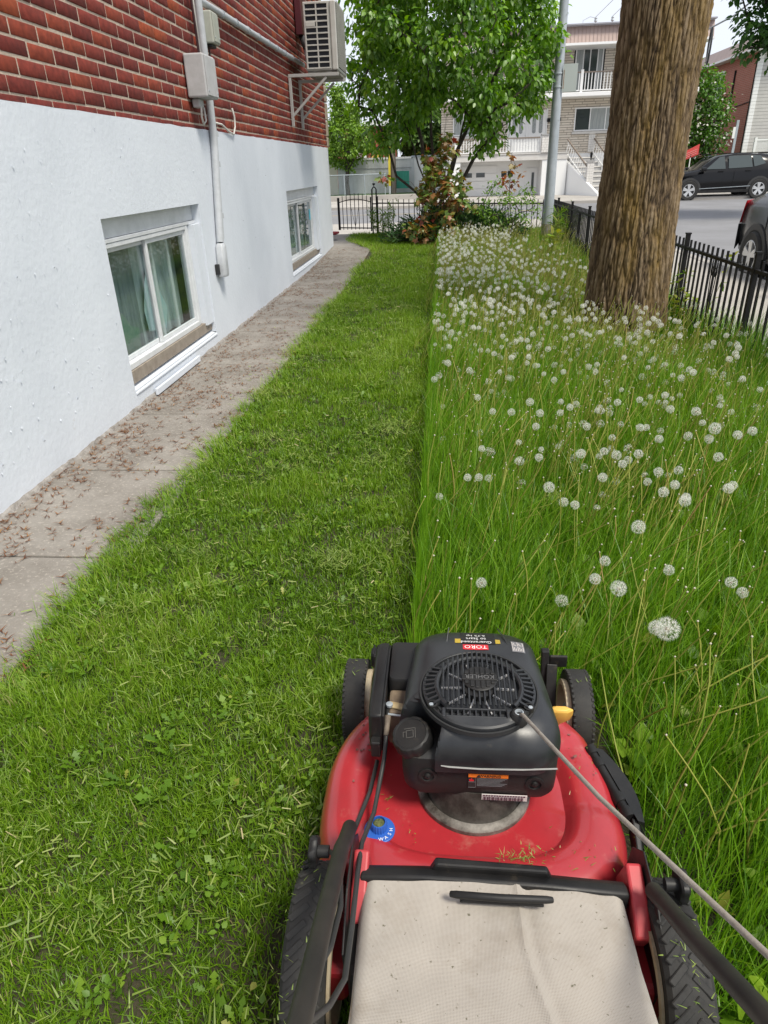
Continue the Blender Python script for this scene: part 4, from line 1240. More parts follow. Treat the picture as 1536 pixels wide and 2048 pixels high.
TC = (1.535, 5.95)
big = thing('maple_tree', (TC[0], TC[1], 0), 'thick old maple trunk with furrowed brown bark and ochre lichen beside the fence', 'tree')
NT, NZ = 440, 260
zs = np.linspace(-.05, 3.4, NZ)
V = np.zeros((NZ, NT, 3), np.float32); tt = np.zeros((NZ, NT), np.float32); lich = np.zeros((NZ, NT), np.float32)
for j, z in enumerate(zs):
    r0 = np.interp(z, [-.05, .0, .09, .3, .8, 1.35, 2.3, 2.8, 3.4], [.375, .358, .345, .328, .312, .291, .300, .325, .38])
    cx = np.interp(z, [0, .8, 1.35, 2.3, 3.4], [0, -.005, 0.0, .018, .05])
    for i in range(NT):
        a = 2 * math.pi * i / NT
        ca, sa = math.cos(a), math.sin(a)
        fl = .018 * math.exp(-max(z, 0) / .22) * (math.sin(a * 5 + 1.3) + .5 * math.sin(a * 8))
        # furrows: long plates parted by cracks (cellular, stretched along z, braided by a slow warp)
        wx = .55 * mnoise.noise(Vector((ca * 1.7, sa * 1.7, z * 1.3))); wy = .55 * mnoise.noise(Vector((ca * 1.7 + 9, sa * 1.7, z * 1.3)))
        kx = .30 / .029
        d_, _p = mnoise.voronoi(Vector((ca * kx + wx * 1.6, sa * kx + wy * 1.6, z / .26)))
        v1 = min(1, (d_[1] - d_[0]) * 2.6)
        d_, _p = mnoise.voronoi(Vector((ca * kx * 2.1 + wx, sa * kx * 2.1 + wy, z / .055 + 3 * wx)))
        v2 = min(1, (d_[1] - d_[0]) * 2.2)
        v3 = mnoise.noise(Vector((ca * 30, sa * 30, z * 22)))
        ridge = v1 ** .7 * .66 + v2 * .26 + .14 * v3
        r = r0 + fl + .025 * (ridge - .6)
        V[j, i] = (cx + ca * r, sa * r, z)
        tt[j, i] = min(1, max(0, ridge * 1.05 - .10 + .12 * mnoise.noise(Vector((ca * 3, sa * 3, z * 2)))))
        # lichen grows on the weather side
        w_ = math.cos(a - math.radians(-62))
        lich[j, i] = max(0, min(1, .45 + .9 * w_ - .22 * abs(z - 1.0)))
idx = np.arange(NZ * NT).reshape(NZ, NT)
A = idx[:-1]; B = np.roll(idx, -1, 1)[:-1]; C_ = np.roll(idx, -1, 1)[1:]; D_ = idx[1:]
F = np.concatenate([np.stack([A, B, C_], -1).reshape(-1, 3), np.stack([A, C_, D_], -1).reshape(-1, 3)])
V = V.reshape(-1, 3) + np.array([TC[0], TC[1], 0])
trk = tri_mesh('trunk', V, F, tt.ravel(), BARKM, big, smooth=True)
a_ = trk.data.attributes.new('lichen', 'FLOAT', 'POINT'); a_.data.foreach_set('value', lich.ravel())


def tubes_arrays(segs, n=5):
    """segs: list of (p0, p1, r0, r1)"""
    P0 = np.array([s[0] for s in segs]); P1 = np.array([s[1] for s in segs]); r0 = np.array([s[2] for s in segs]); r1 = np.array([s[3] for s in segs])
    d = P1 - P0; d = d / (np.linalg.norm(d, axis=1, keepdims=True) + 1e-9)
    ref = np.where(np.abs(d[:, 2:3]) < .95, np.array([[0, 0, 1.0]]), np.array([[1.0, 0, 0]]))
    a = np.cross(d, ref); a /= np.linalg.norm(a, axis=1, keepdims=True); b = np.cross(d, a)
    V = np.empty((len(segs), 2 * n, 3))
    for k in range(n):
        t = 2 * math.pi * k / n
        o = a * math.cos(t) + b * math.sin(t)
        V[:, k] = P0 + o * r0[:, None]; V[:, n + k] = P1 + o * r1[:, None]
    f = []
    for k in range(n):
        k2 = (k + 1) % n
        f += [(k, k2, n + k2), (k, n + k2, n + k)]
    F = (np.array(f)[None] + (np.arange(len(segs)) * 2 * n)[:, None, None]).reshape(-1, 3)
    return V.reshape(-1, 3), F


def grow(stems, targets, rtip=.004, expo=.46, step=.30, jit=.05, sag=0.0, r_=None):
    """stems: polylines from the ground; targets: cluster centres. returns segs"""
    r_ = r_ or np.random.default_rng(3)
    N = []; par = []
    for st in stems:
        prev = -1
        if len(st) and len(N) and np.linalg.norm(np.array(st[0]) - N[0]) < .02:
            prev = 0; st = st[1:]
        for a, b in zip(st[:-1], st[1:]) if prev == -1 else zip([N[0]] + list(st[:-1]), st):
            a, b = np.array(a, float), np.array(b, float)
            if prev == -1 and not len(N):
                N.append(a); par.append(-1); prev = 0
            elif prev == -1:
                N.append(a); par.append(0); prev = len(N) - 1
            m = max(1, int(np.linalg.norm(b - a) / step))
            for k in range(1, m + 1):
                p = a + (b - a) * k / m + (r_.normal(0, jit * .4, 3) if k < m else 0)
                N.append(p); par.append(prev); prev = len(N) - 1
    root = N[0]
    tips = []
    order = sorted(range(len(targets)), key=lambda i: np.linalg.norm(np.array(targets[i]) - root))
    for i in order:
        t = np.array(targets[i])
        A = np.array(N)
        dv = t - A
        dist = np.linalg.norm(dv, axis=1)
        pen = dist + np.where(A[:, 2] > t[2] + .1, .6, 0) + np.where(A[:, 2] < root[2] + .35, 1.0, 0)
        j = int(np.argmin(pen))
        m = max(1, int(dist[j] / step))
        prev = j
        for k in range(1, m + 1):
            q = k / m
            p = A[j] + (t - A[j]) * q + r_.normal(0, jit, 3) * (q < 1) + np.array([0, 0, .10 * dist[j] * math.sin(math.pi * q)])
            N.append(p); par.append(prev); prev = len(N) - 1
        tips.append(prev)
    cnt = np.zeros(len(N))
    for t in tips:
        k = t
        while k != -1:
            cnt[k] += 1; k = par[k]
    rad = rtip * np.maximum(cnt, .5) ** expo
    segs = [(N[par[k]], N[k], min(rad[par[k]], rad[k] * 1.5), rad[k]) for k in range(len(N)) if par[k] != -1]
    return segs


def cluster_leaves(centers, per, spread, Lr, shape, tb, droop=.5, wr=(.6, .8), r_=None, curl=.25, outward=None):
    r_ = r_ or rng
    P, D, N_, L, T = [], [], [], [], []
    for ci, c in enumerate(centers):
        k = int(per * r_.uniform(.6, 1.35))
        ct = r_.normal(0, .10)
        off = r_.normal(0, 1, (k, 3)); off /= np.linalg.norm(off, axis=1, keepdims=True)
        off *= (spread * r_.uniform(.15, 1, (k, 1)) ** .6) * np.array([1, 1, .75])
        p = np.array(c) + off
        d = off / spread + np.array([0, 0, -droop]) + r_.normal(0, .35, (k, 3))
        nn = np.array([0, 0, 1.0]) + r_.normal(0, .45, (k, 3)) + off / spread * .4
        P.append(p); D.append(d); N_.append(nn)
        L.append(r_.uniform(*Lr, k)); T.append(np.clip(r_.normal(tb, .17, k) + ct, 0, 1))
    P, D, N_, L, T = map(np.concatenate, (P, D, N_, L, T))
    return leaf_mesh_arrays(P, D, N_, L, L * r_.uniform(*wr, len(L)), T, shape, curl)


def shell_points(n_, c, rad, r_, inner=.45, zmin=-1, keep=None):
    out = []
    while len(out) < n_:
        v = r_.normal(0, 1, 3); v /= np.linalg.norm(v)
        q = r_.uniform(inner ** 3, 1) ** (1 / 3)
        p = v * q
        if p[2] < zmin: continue
        pp = np.array(c) + p * np.array(rad)
        if keep and not keep(pp, p): continue
        out.append(pp)
    return out


LILAC = leafmat('lilac_leaf', [(0, (.035, .105, .010)), (.35, (.085, .21, .012)), (.7, (.16, .33, .016)), (1, (.27, .45, .03))], trans=.45, gloss=.05, rough=.45)
DARKBARK = mat('dark_bark', (.035, .028, .022), .95, col2=(.075, .06, .048), nscale=14, bump=.7, bscale=60)
# ---- the many stemmed tree at the end of the lawn
r_ = np.random.default_rng(5)
lb = (-.12, 13.15, .14)
tree = thing('lilac_tree', lb, 'many stemmed round tree with bright green drooping leaves at the end of the lawn', 'tree')
stems = [[lb, (-.10, 13.15, .62), (-.42, 13.1, 1.30), (-.62, 13.1, 1.9), (-.95, 13.0, 2.6)],
         [lb, (-.10, 13.15, .62), (-.16, 13.15, 1.35), (-.22, 13.2, 2.1), (-.45, 13.2, 3.2)],
         [lb, (-.08, 13.15, .62), (.0, 13.2, 1.4), (.05, 13.3, 2.2), (.12, 13.3, 3.3)],
         [lb, (-.06, 13.12, .62), (.12, 13.1, 1.2), (.36, 13.05, 1.75), (.62, 13.0, 2.25), (1.05, 12.95, 2.9)],
         [lb, (-.10, 13.1, .55), (-.50, 13.0, .92), (-.80, 12.95, 1.15), (-.93, 12.9, 1.62), (-1.15, 12.9, 2.1)],
         [lb, (-.02, 13.1, .60), (.30, 13.0, .98), (.52, 13.0, 1.38), (.85, 12.95, 1.75)],
         [lb, (-.12, 13.2, .6), (-.35, 13.35, 1.4), (-.5, 13.6, 2.4)],
         [lb, (-.05, 13.2, .6), (.25, 13.4, 1.5), (.5, 13.7, 2.4)]]
def keep(pp, p):
    if pp[2] < 1.62 + .35 * mnoise.noise(Vector((pp[0] * 1.1, pp[1], 2))) + max(0, .85 - abs(pp[0] - .05)) * 1.0: return False
    return mnoise.noise(Vector((pp[0] * 1.6, pp[1] * 1.6, pp[2] * 1.7))) > -.20
cs = shell_points(440, (.08, 13.15, 3.05), (1.72, 1.5, 1.9), r_, .42, -1, keep)
cs += [np.array(q) for q in ((-1.2, 12.9, 1.75), (-1.05, 12.8, 1.6), (.8, 12.9, 1.62), (.62, 12.8, 1.5), (1.45, 12.9, 2.2), (-1.4, 12.9, 2.2), (1.55, 12.9, 2.5))]
segs = grow(stems, cs, .0045, .42, .26, .05, r_=r_)
V, F = tubes_arrays(segs, 7)
tri_mesh('trunk', V, F, None, DARKBARK, tree, smooth=True)
V, F, t = cluster_leaves(cs, 62, .25, (.070, .118), OVATE, .56, .75, (.55, .75), r_)
tri_mesh('crown', V, F, t, LILAC, tree)
print('lilac', len(F))

# ---- juniper mound under it
JUN = leafmat('juniper', [(0, (.016, .052, .014)), (.5, (.038, .10, .022)), (1, (.08, .165, .04))], trans=.15)
parts = []
jn = thing('juniper_shrub', (.35, 12.7, .12), 'low dark green juniper spreading under the lilac tree', 'shrub')
segs = []
P, D = [], []
for k in range(330):
    a = r_.uniform(0, 6.28); q = r_.uniform(.0, 1) ** .5
    ex, ey = (1.30 * math.cos(a) * q, .62 * math.sin(a) * q)
    c0 = np.array([.22 + ex * .35, 12.6 + ey * .3, .13]); c1 = np.array([.22 + ex * (1.0), 12.6 + ey, .20 + .44 * (1 - q ** 2) + r_.uniform(-.03, .07)])
    if ex < -.55: c1[2] *= .9
    segs.append((c0, c1, .008, .003))
    for m_ in range(26):
        u = r_.uniform(.25, 1.05)
        p = c0 + (c1 - c0) * u + r_.normal(0, .035, 3)
        P.append(p); D.append((c1 - c0) / np.linalg.norm(c1 - c0) + r_.normal(0, .55, 3) + np.array([0, 0, .25]))
P, D = np.array(P), np.array(D)
Vt, Ft = tubes_arrays(segs, 4); tri_mesh('branches', Vt, Ft, None, DARKBARK, jn)
SPRIG = ([(0, .10, 0), (.3, .32, 0), (.45, .12, .02), (.7, .28, 0), (1, 0, -.03), (.7, -.28, 0), (.45, -.12, .02), (.3, -.32, 0), (0, -.10, 0)], [(0, 1, 2), (0, 2, 6), (0, 6, 8), (8, 6, 7), (2, 3, 4), (2, 4, 6), (6, 4, 5)])
V, F, t = leaf_mesh_arrays(P, D, r_.normal(0, 1, P.shape), r_.uniform(.05, .11, len(P)), r_.uniform(.03, .05, len(P)), np.clip(r_.normal(.4, .25, len(P)), 0, 1), SPRIG)
tri_mesh('foliage', V, F, t, JUN, jn)

# ---- maple saplings
SAP = leafmat('young_maple_leaf', [(0, (.34, .055, .035)), (.22, (.36, .14, .035)), (.45, (.32, .20, .06)), (.6, (.25, .24, .055)), (.8, (.17, .26, .04)), (1, (.13, .24, .03))], trans=.42, gloss=.05)
def sapling(name, label, base, stems_, clusters, per, Lr, spread, tb, tsp, grp=None):
    r2 = np.random.default_rng(int(abs(base[0]) * 1000))
    o = thing(name, base, label, 'sapling', grp)
    sg = grow(stems_, clusters, .0028, .40, .2, .03, r_=r2)
    V, F = tubes_arrays(sg, 5); tri_mesh('stems', V, F, None, mat('sapling_bark', (.12, .09, .06), .9, col2=(.07, .05, .035), nscale=20), o)
    V, F, t = cluster_leaves(clusters, per, spread, Lr, MAPLE, tb, .55, (.8, 1.0), r2, .2)
    t = np.clip(t + np.repeat(r2.normal(0, tsp, len(t) // len(MAPLE[0])), len(MAPLE[0])), 0, 1)
    z = V[:, 2]
    t = np.clip(t, 0, 1)
    tri_mesh('leaves', V, F, t, SAP, o)
    return o
b0 = (.02, 12.35, .12)
cl = [(.02 + r_.normal(0, .22), 12.30 + r_.normal(0, .15), z) for z in np.linspace(.22, 1.5, 46)]
cl += [(-.32, 12.3, .55), (-.38, 12.3, .9), (-.30, 12.3, 1.0), (.30, 12.3, .75), (.34, 12.3, .95), (.22, 12.3, 1.15), (-.15, 12.3, 1.3), (.06, 12.3, 1.62), (.02, 12.3, 1.7), (-.42, 12.2, .30), (-.25, 12.15, .22), (-.55, 12.2, .38), (-.1, 12.15, .35), (.15, 12.15, .4)]
sapling('maple_sapling', 'reddish bronze young maple in front of the lilac trunk', b0, [[b0, (.02, 12.35, .8), (.05, 12.33, 1.55)]], [np.array(c) for c in cl], 22, (.06, .12), .13, .60, .24)
b1 = (1.12, 12.55, .12)
cl = [(1.10, 12.5, 1.42), (1.16, 12.5, 1.30), (1.22, 12.5, 1.22), (1.05, 12.5, 1.15), (1.12, 12.5, 1.05), (1.2, 12.5, .98), (1.0, 12.5, 1.0), (1.28, 12.5, 1.12), (1.1, 12.5, .88)]
sapling('maple_sapling', 'tall thin young maple with orange leaves left of the metal pole', b1, [[b1, (1.12, 12.52, .7), (1.12, 12.5, 1.45)]], [np.array(c) for c in cl], 5, (.07, .11), .08, .30, .16)
b2 = (1.10, 12.25, .12)
cl = [(1.10 + r_.normal(0, .22), 12.25 + r_.normal(0, .15), r_.uniform(.3, .85)) for k in range(16)] + [(.72, 12.2, .82), (.80, 12.2, .95), (.66, 12.2, .68), (.88, 12.2, 1.0), (1.42, 12.2, .78), (1.5, 12.2, .66), (1.36, 12.2, .9), (.75, 12.2, .5)]
o = thing('green_shrub', b2, 'small bright green shrub with thin upright stems in front of the front fence', 'shrub')
sg = grow([[b2, (1.05, 12.25, .5)], [b2, (1.2, 12.25, .5)], [b2, (.9, 12.22, .55)]], [np.array(c) for c in cl], .003, .4, .15, .02, r_=r_)
V, F = tubes_arrays(sg, 5); tri_mesh('stems', V, F, None, DARKBARK, o)
V, F, t = cluster_leaves([np.array(c) for c in cl], 40, .13, (.04, .075), OVATE, .7, .3, (.4, .6), r_)
tri_mesh('leaves', V, F, t, leafmat('shrub_leaf', [(0, (.05, .13, .015)), (.5, (.12, .24, .03)), (1, (.22, .36, .06))], trans=.4), o)
# spill of weeds at the gate post, and leafy sprigs along the side fence
def weedclump(name, label, base, rad, hgt, nst, leafn, Lr, tb, shape, m, cat='plant', wr=(.4, .6)):
    r2 = np.random.default_rng(int(abs(base[0] * 991 + base[1] * 77)))
    o = thing(name, base, label, cat)
    segs = []; P, D = [], []
    for k in range(nst):
        a = r2.uniform(0, 6.28); q = r2.uniform(0, 1)
        p0 = np.array(base) + np.array([math.cos(a) * rad * q * .6, math.sin(a) * rad * q * .6, 0])
        p1 = p0 + np.array([math.cos(a) * rad * .7, math.sin(a) * rad * .7, hgt * r2.uniform(.55, 1.05)])
        segs.append((p0, p1, .003, .0015))
        for j in range(leafn):
            u = r2.uniform(.25, 1); P.append(p0 + (p1 - p0) * u); D.append(r2.normal(0, 1, 3) * np.array([1, 1, .5]) + np.array([0, 0, .3]))
    V, F = tubes_arrays(segs, 4); tri_mesh('stems', V, F, np.full(len(V), .3), STALK, o)
    P, D = np.array(P), np.array(D)
    L = r2.uniform(*Lr, len(P))
    V, F, t = leaf_mesh_arrays(P, D, r2.normal(0, .4, P.shape) + np.array([0, 0, 1]), L, L * r2.uniform(*wr, len(P)), np.clip(r2.normal(tb, .25, len(P)), 0, 1), shape)
    tri_mesh('leaves', V, F, t, m, o)
weedclump('leafy_weed', 'tall leafy weed growing against the gate post', (-1.12, 13.7, .14), .22, .62, 26, 22, (.05, .10), .35, LONG, WEED)
weedclump('leafy_weed', 'pale green seedling poking through the side fence right of the maple trunk', (2.06, 6.0, .0), .22, .55, 7, 9, (.05, .09), .9, OVATE, WEED)
weedclump('leafy_weed', 'patch of long leaves between the metal pole and the side fence', (1.95, 12.0, .1), .20, .55, 30, 10, (.12, .25), .6, LONG, WEED, wr=(.12, .2))
weedclump('leafy_weed', 'yellow leaved seedling at the left edge of the maple trunk', (1.62, 10.8, .1), .08, .34, 4, 5, (.10, .15), .95, OVATE, WEED)

# ---- far trees
def far_tree(name, label, base, trunk, cs, rtip, per, spread, Lr, m, tb, bark, shape=LONG, droop=.4, extra=None, cat='tree'):
    r2 = np.random.default_rng(int(abs(base[0] * 13 + base[1])))
    o = thing(name, base, label, cat)
    sg = grow(trunk, cs, rtip, .45, .5, .07, r_=r2)
    V, F = tubes_arrays(sg, 7); tri_mesh('trunk', V, F, None, bark, o, smooth=True)
    V, F, t = cluster_leaves(cs, per, spread, Lr, shape, tb, droop, (.6, .9), r2)
    tri_mesh('crown', V, F, t, m, o)
    return o
PEAR = leafmat('pear_leaf', [(0, (.08, .17, .02)), (.5, (.17, .30, .03)), (1, (.28, .42, .06))], trans=.4)
r_ = np.random.default_rng(8)
pb = (-5.05, 39.6, .0)
cs = shell_points(110, (-5.05, 39.6, 2.55), (1.35, 1.3, 1.25), r_, .3) + [np.array((-5.45 + r_.normal(0, .22), 39.6 + r_.normal(0, .3), z)) for z in np.linspace(3.2, 5.0, 34)] + [np.array((-4.75 + r_.normal(0, .2), 39.6 + r_.normal(0, .3), z)) for z in np.linspace(3.2, 4.2, 18)]
far_tree('pear_tree', 'small pale green tree behind the wire fence across the street', pb, [[pb, (-5.0, 39.6, 1.3), (-5.2, 39.6, 2.6), (-5.4, 39.6, 4.6)], [pb, (-5.0, 39.6, 1.2), (-4.5, 39.6, 2.0)]], cs, .012, 60, .34, (.10, .17), PEAR, .5, DARKBARK, OVATE)
FLW = leafmat('flowering_leaf', [(0, (.035, .10, .012)), (.5, (.085, .20, .02)), (.80, (.15, .29, .03)), (.86, (.60, .58, .52)), (1, (.75, .73, .68))], trans=.3)
fb = (13.3, 41.5, -.2)
cs = shell_points(150, (13.25, 41.5, 2.9), (1.55, 1.3, 2.6), r_, .3)
o = far_tree('flowering_tree', 'bushy green tree with white blossom in front of the red brick side wall', fb, [[fb, (13.3, 41.5, 1.2), (13.3, 41.5, 3.2)], [fb, (13.5, 41.5, .8), (12.8, 41.5, 2.4)], [fb, (13.8, 41.5, 1.2), (14.2, 41.5, 2.6)]], cs, .012, 55, .42, (.12, .20), FLW, .42, DARKBARK, OVATE)
bl = [c for c in cs if c[2] < 4.2]
P = np.concatenate([np.array(c) + r_.normal(0, .32, (3, 3)) for c in bl])
P[:, 1] -= .15
V, F, t = leaf_mesh_arrays(P, r_.normal(0, 1, P.shape), np.tile([0, -1.0, .4], (len(P), 1)) + r_.normal(0, .3, P.shape), r_.uniform(.09, .16, len(P)), r_.uniform(.09, .16, len(P)), r_.uniform(.88, 1, len(P)), OVATE)
tri_mesh('blossom', V, F, t, FLW, o)
ST_ = leafmat('street_tree_leaf', [(0, (.02, .065, .012)), (.5, (.04, .11, .016)), (1, (.10, .20, .03))], trans=.3)
tb_ = (11.9, 21.0, -.2)
cs = shell_points(190, (9.75, 21.6, 5.35), (2.45, 2.2, 2.35), r_, .25)
far_tree('street_tree', 'dark green leafy crown hanging in at the top right corner above the brick house', tb_, [[tb_, (11.8, 21.0, 1.8), (11.2, 21.2, 3.6), (10.2, 21.5, 5.2)], [(11.8, 21.0, 1.9), (11.8, 21.2, 5.2)]], cs, .012, 66, .42, (.12, .21), ST_, .4, DARKBARK, OVATE)
BGT = leafmat('background_leaf', [(0, (.03, .08, .015)), (.5, (.07, .14, .025)), (1, (.13, .22, .05))], trans=.3)
tb2 = (-1.2, 58, 0)
cs = shell_points(120, (-1.2, 58, 4.0), (2.2, 2, 3.0), r_, .3)
far_tree('garden_tree', 'distant green tree seen through the stems of the lilac tree', tb2, [[tb2, (-1.2, 58, 4)]], cs, .02, 60, .6, (.22, .36), BGT, .5, DARKBARK, OVATE)

# the big maple's own limbs and crown, above the picture
cs = shell_points(150, (1.7, 6.2, 8.6), (4.2, 4.2, 2.4), np.random.default_rng(4), .35)
sg = grow([[(1.58, 5.95, 3.3), (1.2, 5.8, 4.6), (.2, 5.5, 6.6)], [(1.58, 5.95, 3.3), (2.0, 6.1, 4.8), (3.0, 6.6, 7.0)], [(1.58, 5.95, 3.3), (1.6, 6.3, 5.0), (1.5, 7.2, 7.4)]], cs, .02, .48, .6, .08)
V, F = tubes_arrays(sg, 8); tri_mesh('limbs', V, F, np.full(len(V), .4), BARKM, big, smooth=True)
# ================================================================== the lawn mower
mw = thing('lawn_mower', (0.07, 0.95, 0.0), 'red lawn mower with black engine and grey grass bag beside the uncut dandelions', 'lawn mower')
TOP = None
DC = Vector((0.063, 0.955, 0))


def deck_outline(a):
    """plan outline of the deck at angle a (0 = right, pi/2 = front)"""
    c, s = math.cos(a), math.sin(a)
    if s >= 0:
        rx, ry, p = .297, .300, 2.12
    else:
        rx, ry, p = .297, .262, 3.4
    r = (abs(c / rx) ** p + abs(s / ry) ** p) ** (-1 / p)
    return r * c, r * s


NA = 112
prof = [(0.0, .186), (.30, .186), (.44, .187), (.56, .186), (.615, .189), (.645, .197), (.672, .206), (.70, .2105), (.78, .2125), (.86, .209), (.915, .201), (.955, .186), (.98, .166), (.992, .14), (1.0, .10), (1.004, .075)]
rings = []
for s_, z in prof[1:]:
    ring = []
    for k in range(NA):
        a = 2 * math.pi * k / NA
        x, y = deck_outline(a)
        zz = z
        if s_ > .62 and y < -.05:                     # rear apron slopes up to the door
            zz += .012 * min(1, (-y - .05) / .2) * (1 if s_ < .95 else .4)
        if .6 < s_ < .99 and x > .14 and -.08 < y < .14:   # flat where the side chute sits
            zz -= .006
        # front of the recess stays open under the engine
        ring.append(DC + Vector((x * s_, y * s_, zz)))
    rings.append(ring)
dk = MB(); dk.loft(rings, True, False)
inner = [[DC + Vector((deck_outline(2 * math.pi * k / NA)[0] * s_, deck_outline(2 * math.pi * k / NA)[1] * s_, z)) for k in range(NA)] for s_, z in ((1.004, .075), (.99, .075), (.98, .12), (.9, .17))]
dk.loft(inner, False, False)
deck = dk.build('deck', M['red'], mw, smooth='auto')
# rear housing the handle brackets bolt on
for sx, x0, x1 in ((-1, -.235, -.14), (1, .285, .372)):
    h = MB()
    h.loft([[(x, y, z) for x, y, z in ((x0, .60, zb), (x1, .60, zb), (x1, .80, zb), (x0, .80, zb))] for zb in (.08, .17)] )
    h.build('rear_shoulder', M['red'], mw, bevel=.015, bseg=3)
MB().bb(-.135, .29, .56, .705, .06, .235).build('rear_tunnel', M['black'], mw, bevel=.02)


chips = MB()
for k in range(46):
    a = rng.uniform(0, 6.28); q = rng.uniform(.64, .93)
    x, y = deck_outline(a); p = DC + Vector((x * q, y * q, 0))
    if k < 16: p = Vector((-.165 + rng.normal(0, .022), 1.06 + rng.normal(0, .035), 0))
    zz = float(np.interp(math.hypot((p.x - DC.x) / .302, (p.y - DC.y) / .29), [0, .56, .645, .70, .78, .86, .915, .955, 1], [.186, .186, .197, .2105, .2125, .209, .201, .186, .12])) + .0022
    r = rng.uniform(.0012, .0040)
    ring_ = [(p.x + r * rng.uniform(.6, 1.2) * math.cos(t), p.y + r * rng.uniform(.6, 1.2) * math.sin(t), zz) for t in np.linspace(0, 5.4, 7)]
    chips.prism(ring_, (0, 0, .0004))
tag(chips.build('paint_chips', mat('bare_spot', (.10, .035, .03), .8, col2=(.24, .10, .08), nscale=60), mw), kind='stuff')

# ------------------------------------------------------------------ wheels
def wheel(cx, cy, r, wid, inward, rear):
    """inward: +1 when the deck lies towards +x"""
    root = bpy.data.objects.new('rear_wheel' if rear else 'front_wheel', None); COL.objects.link(root); root.parent = mw
    root.location = Vector((cx, cy, r)) - Vector(mw.location)
    c = Vector((cx, cy, r))
    t = MB()
    hw = wid / 2
    ri = r * .72
    prof_ = [(ri, -hw * .9), (r * .93, -hw), (r * .985, -hw * .82), (r, -hw * .5), (r * 1.004, 0), (r, hw * .5), (r * .985, hw * .82), (r * .93, hw), (ri, hw * .9)]
    t.lathe(prof_ + [(ri * .98, 0)], c, (1, 0, 0), 64, False, False)
    tyre = t.build('tyre', M['rubber'], root, smooth='auto')
    tr = MB()
    nl = 46 if not rear else 34
    for k in range(nl):
        for side in (-1, 1):
            a = 2 * math.pi * (k + (.5 if side > 0 else 0)) / nl
            d = Vector((0, math.cos(a), math.sin(a))); tg = Vector((0, -math.sin(a), math.cos(a)))
            if not rear:
                Mx = Matrix((Vector((1, 0, 0)), tg, d)).transposed()
                tr.box(c + d * (r * .978) + Vector((side * hw * .86, 0, 0)), (hw * .30, r * .085, r * .05), Mx)
            else:
                dg = (Vector((1, 0, 0)) * .72 + tg * .70 * side).normalized()
                s2 = d.cross(dg)
                Mx = Matrix((dg, s2, d)).transposed()
                tr.box(c + d * (r * 1.0) + Vector((side * hw * .48, 0, 0)), (hw * 1.05, r * .075, r * .035), Mx)
    o = tr.build('tread', M['rubber'], tyre, bevel=.0015, bseg=1); o['kind'] = 'stuff'
    fi_ = 1.08 if rear else 1.40
    fa_, fb_ = (.93, fi_) if inward > 0 else (fi_, .93)
    rm = MB()
    rm.lathe([(ri + .003, -hw * .93), (ri + .005, -hw * fa_), (ri - .008, -hw * fa_), (ri - .012, -hw * .55), (r * .3, -hw * .4), (r * .28, hw * .4), (ri - .012, hw * .55), (ri - .008, hw * fb_), (ri + .005, hw * fb_), (ri + .003, hw * .93)], c, (1, 0, 0), 48, False, False)
    for k in range(8):
        a = 2 * math.pi * k / 8
        d = Vector((0, math.cos(a), math.sin(a)))
        rm.bar(c + d * r * .28, c + d * (ri - .01), .014, hw * .9, (1, 0, 0))
    rim = rm.build('rim', M['beige'], root, smooth='auto')
    MB().lathe([(.001, -hw * 1.1), (r * .2, -hw * 1.1), (r * .2, hw * 1.1), (.001, hw * 1.1)], c, (1, 0, 0), 16).build('hub', M['galv'], root, smooth='auto')
    return root


wheel(-.203, 1.285, .101, .054, 1, False)
wheel(.336, 1.268, .101, .050, -1, False)
wheel(-.196, .640, .139, .068, 1, True)
wheel(.362, .640, .139, .068, -1, True)
# front height adjusters
for sx, x in ((-1, -.148), (1, .277)):
    a = MB()
    a.bar((x, 1.285, .10), (x + sx * .004, 1.335, .19), .006, .026, (1, 0, 0))
    q = a.build('height_arm', M['beige'] if sx < 0 else M['black'], mw, bevel=.002)
    k = MB()
    if sx < 0:
        k.loft([[(x + dx * .021, 1.335 + dy * .018 * s_, .196 + z) for dx, dy in ((-1, -.7), (-.6, -1), (.6, -1), (1, -.7), (1, .7), (.6, 1), (-.6, 1), (-1, .7))] for z, s_ in ((-.022, .9), (-.004, 1), (.016, 1), (.022, .8))])
        for i in range(4): k.bb(x - .0165 + i * .0095, x - .0115 + i * .0095, 1.316, 1.354, .2185, .2225)
    else:
        k.loft([[(x + .02 + dx * .022, 1.345 + dy * .004, .205 + z) for dx, dy in ((-1, -1), (1, -1), (1, 1), (-1, 1))] for z in (-.03, .004)])
        k.loft([[(x - .012 + dx * .010, 1.345 + z * .3 + dy * .008, .19 + z) for dx, dy in ((-1, -1), (1, -1), (1, 1), (-1, 1))] for z in (-.06, .03)])
    k.build('height_lever', M['black'], mw, bevel=.003)

# ------------------------------------------------------------------ engine: base, tank, shroud
EC = Vector((0.076, 0.985, 0))
eb = MB().lathe([(.001, .200), (.098, .200), (.094, .206), (.086, .222), (.080, .262), (.001, .262)], EC + Vector((-.004, -.030, 0)), n=56).build('engine_base', M['steel'], mw, smooth='auto')
MB().lathe([(.085, .187), (.112, .187), (.112, .196), (.107, .202), (.0985, .204)], EC + Vector((-.004, -.030, 0)), n=64, cap0=False, cap1=False).build('base_flange', M['flange'], eb, smooth='auto')


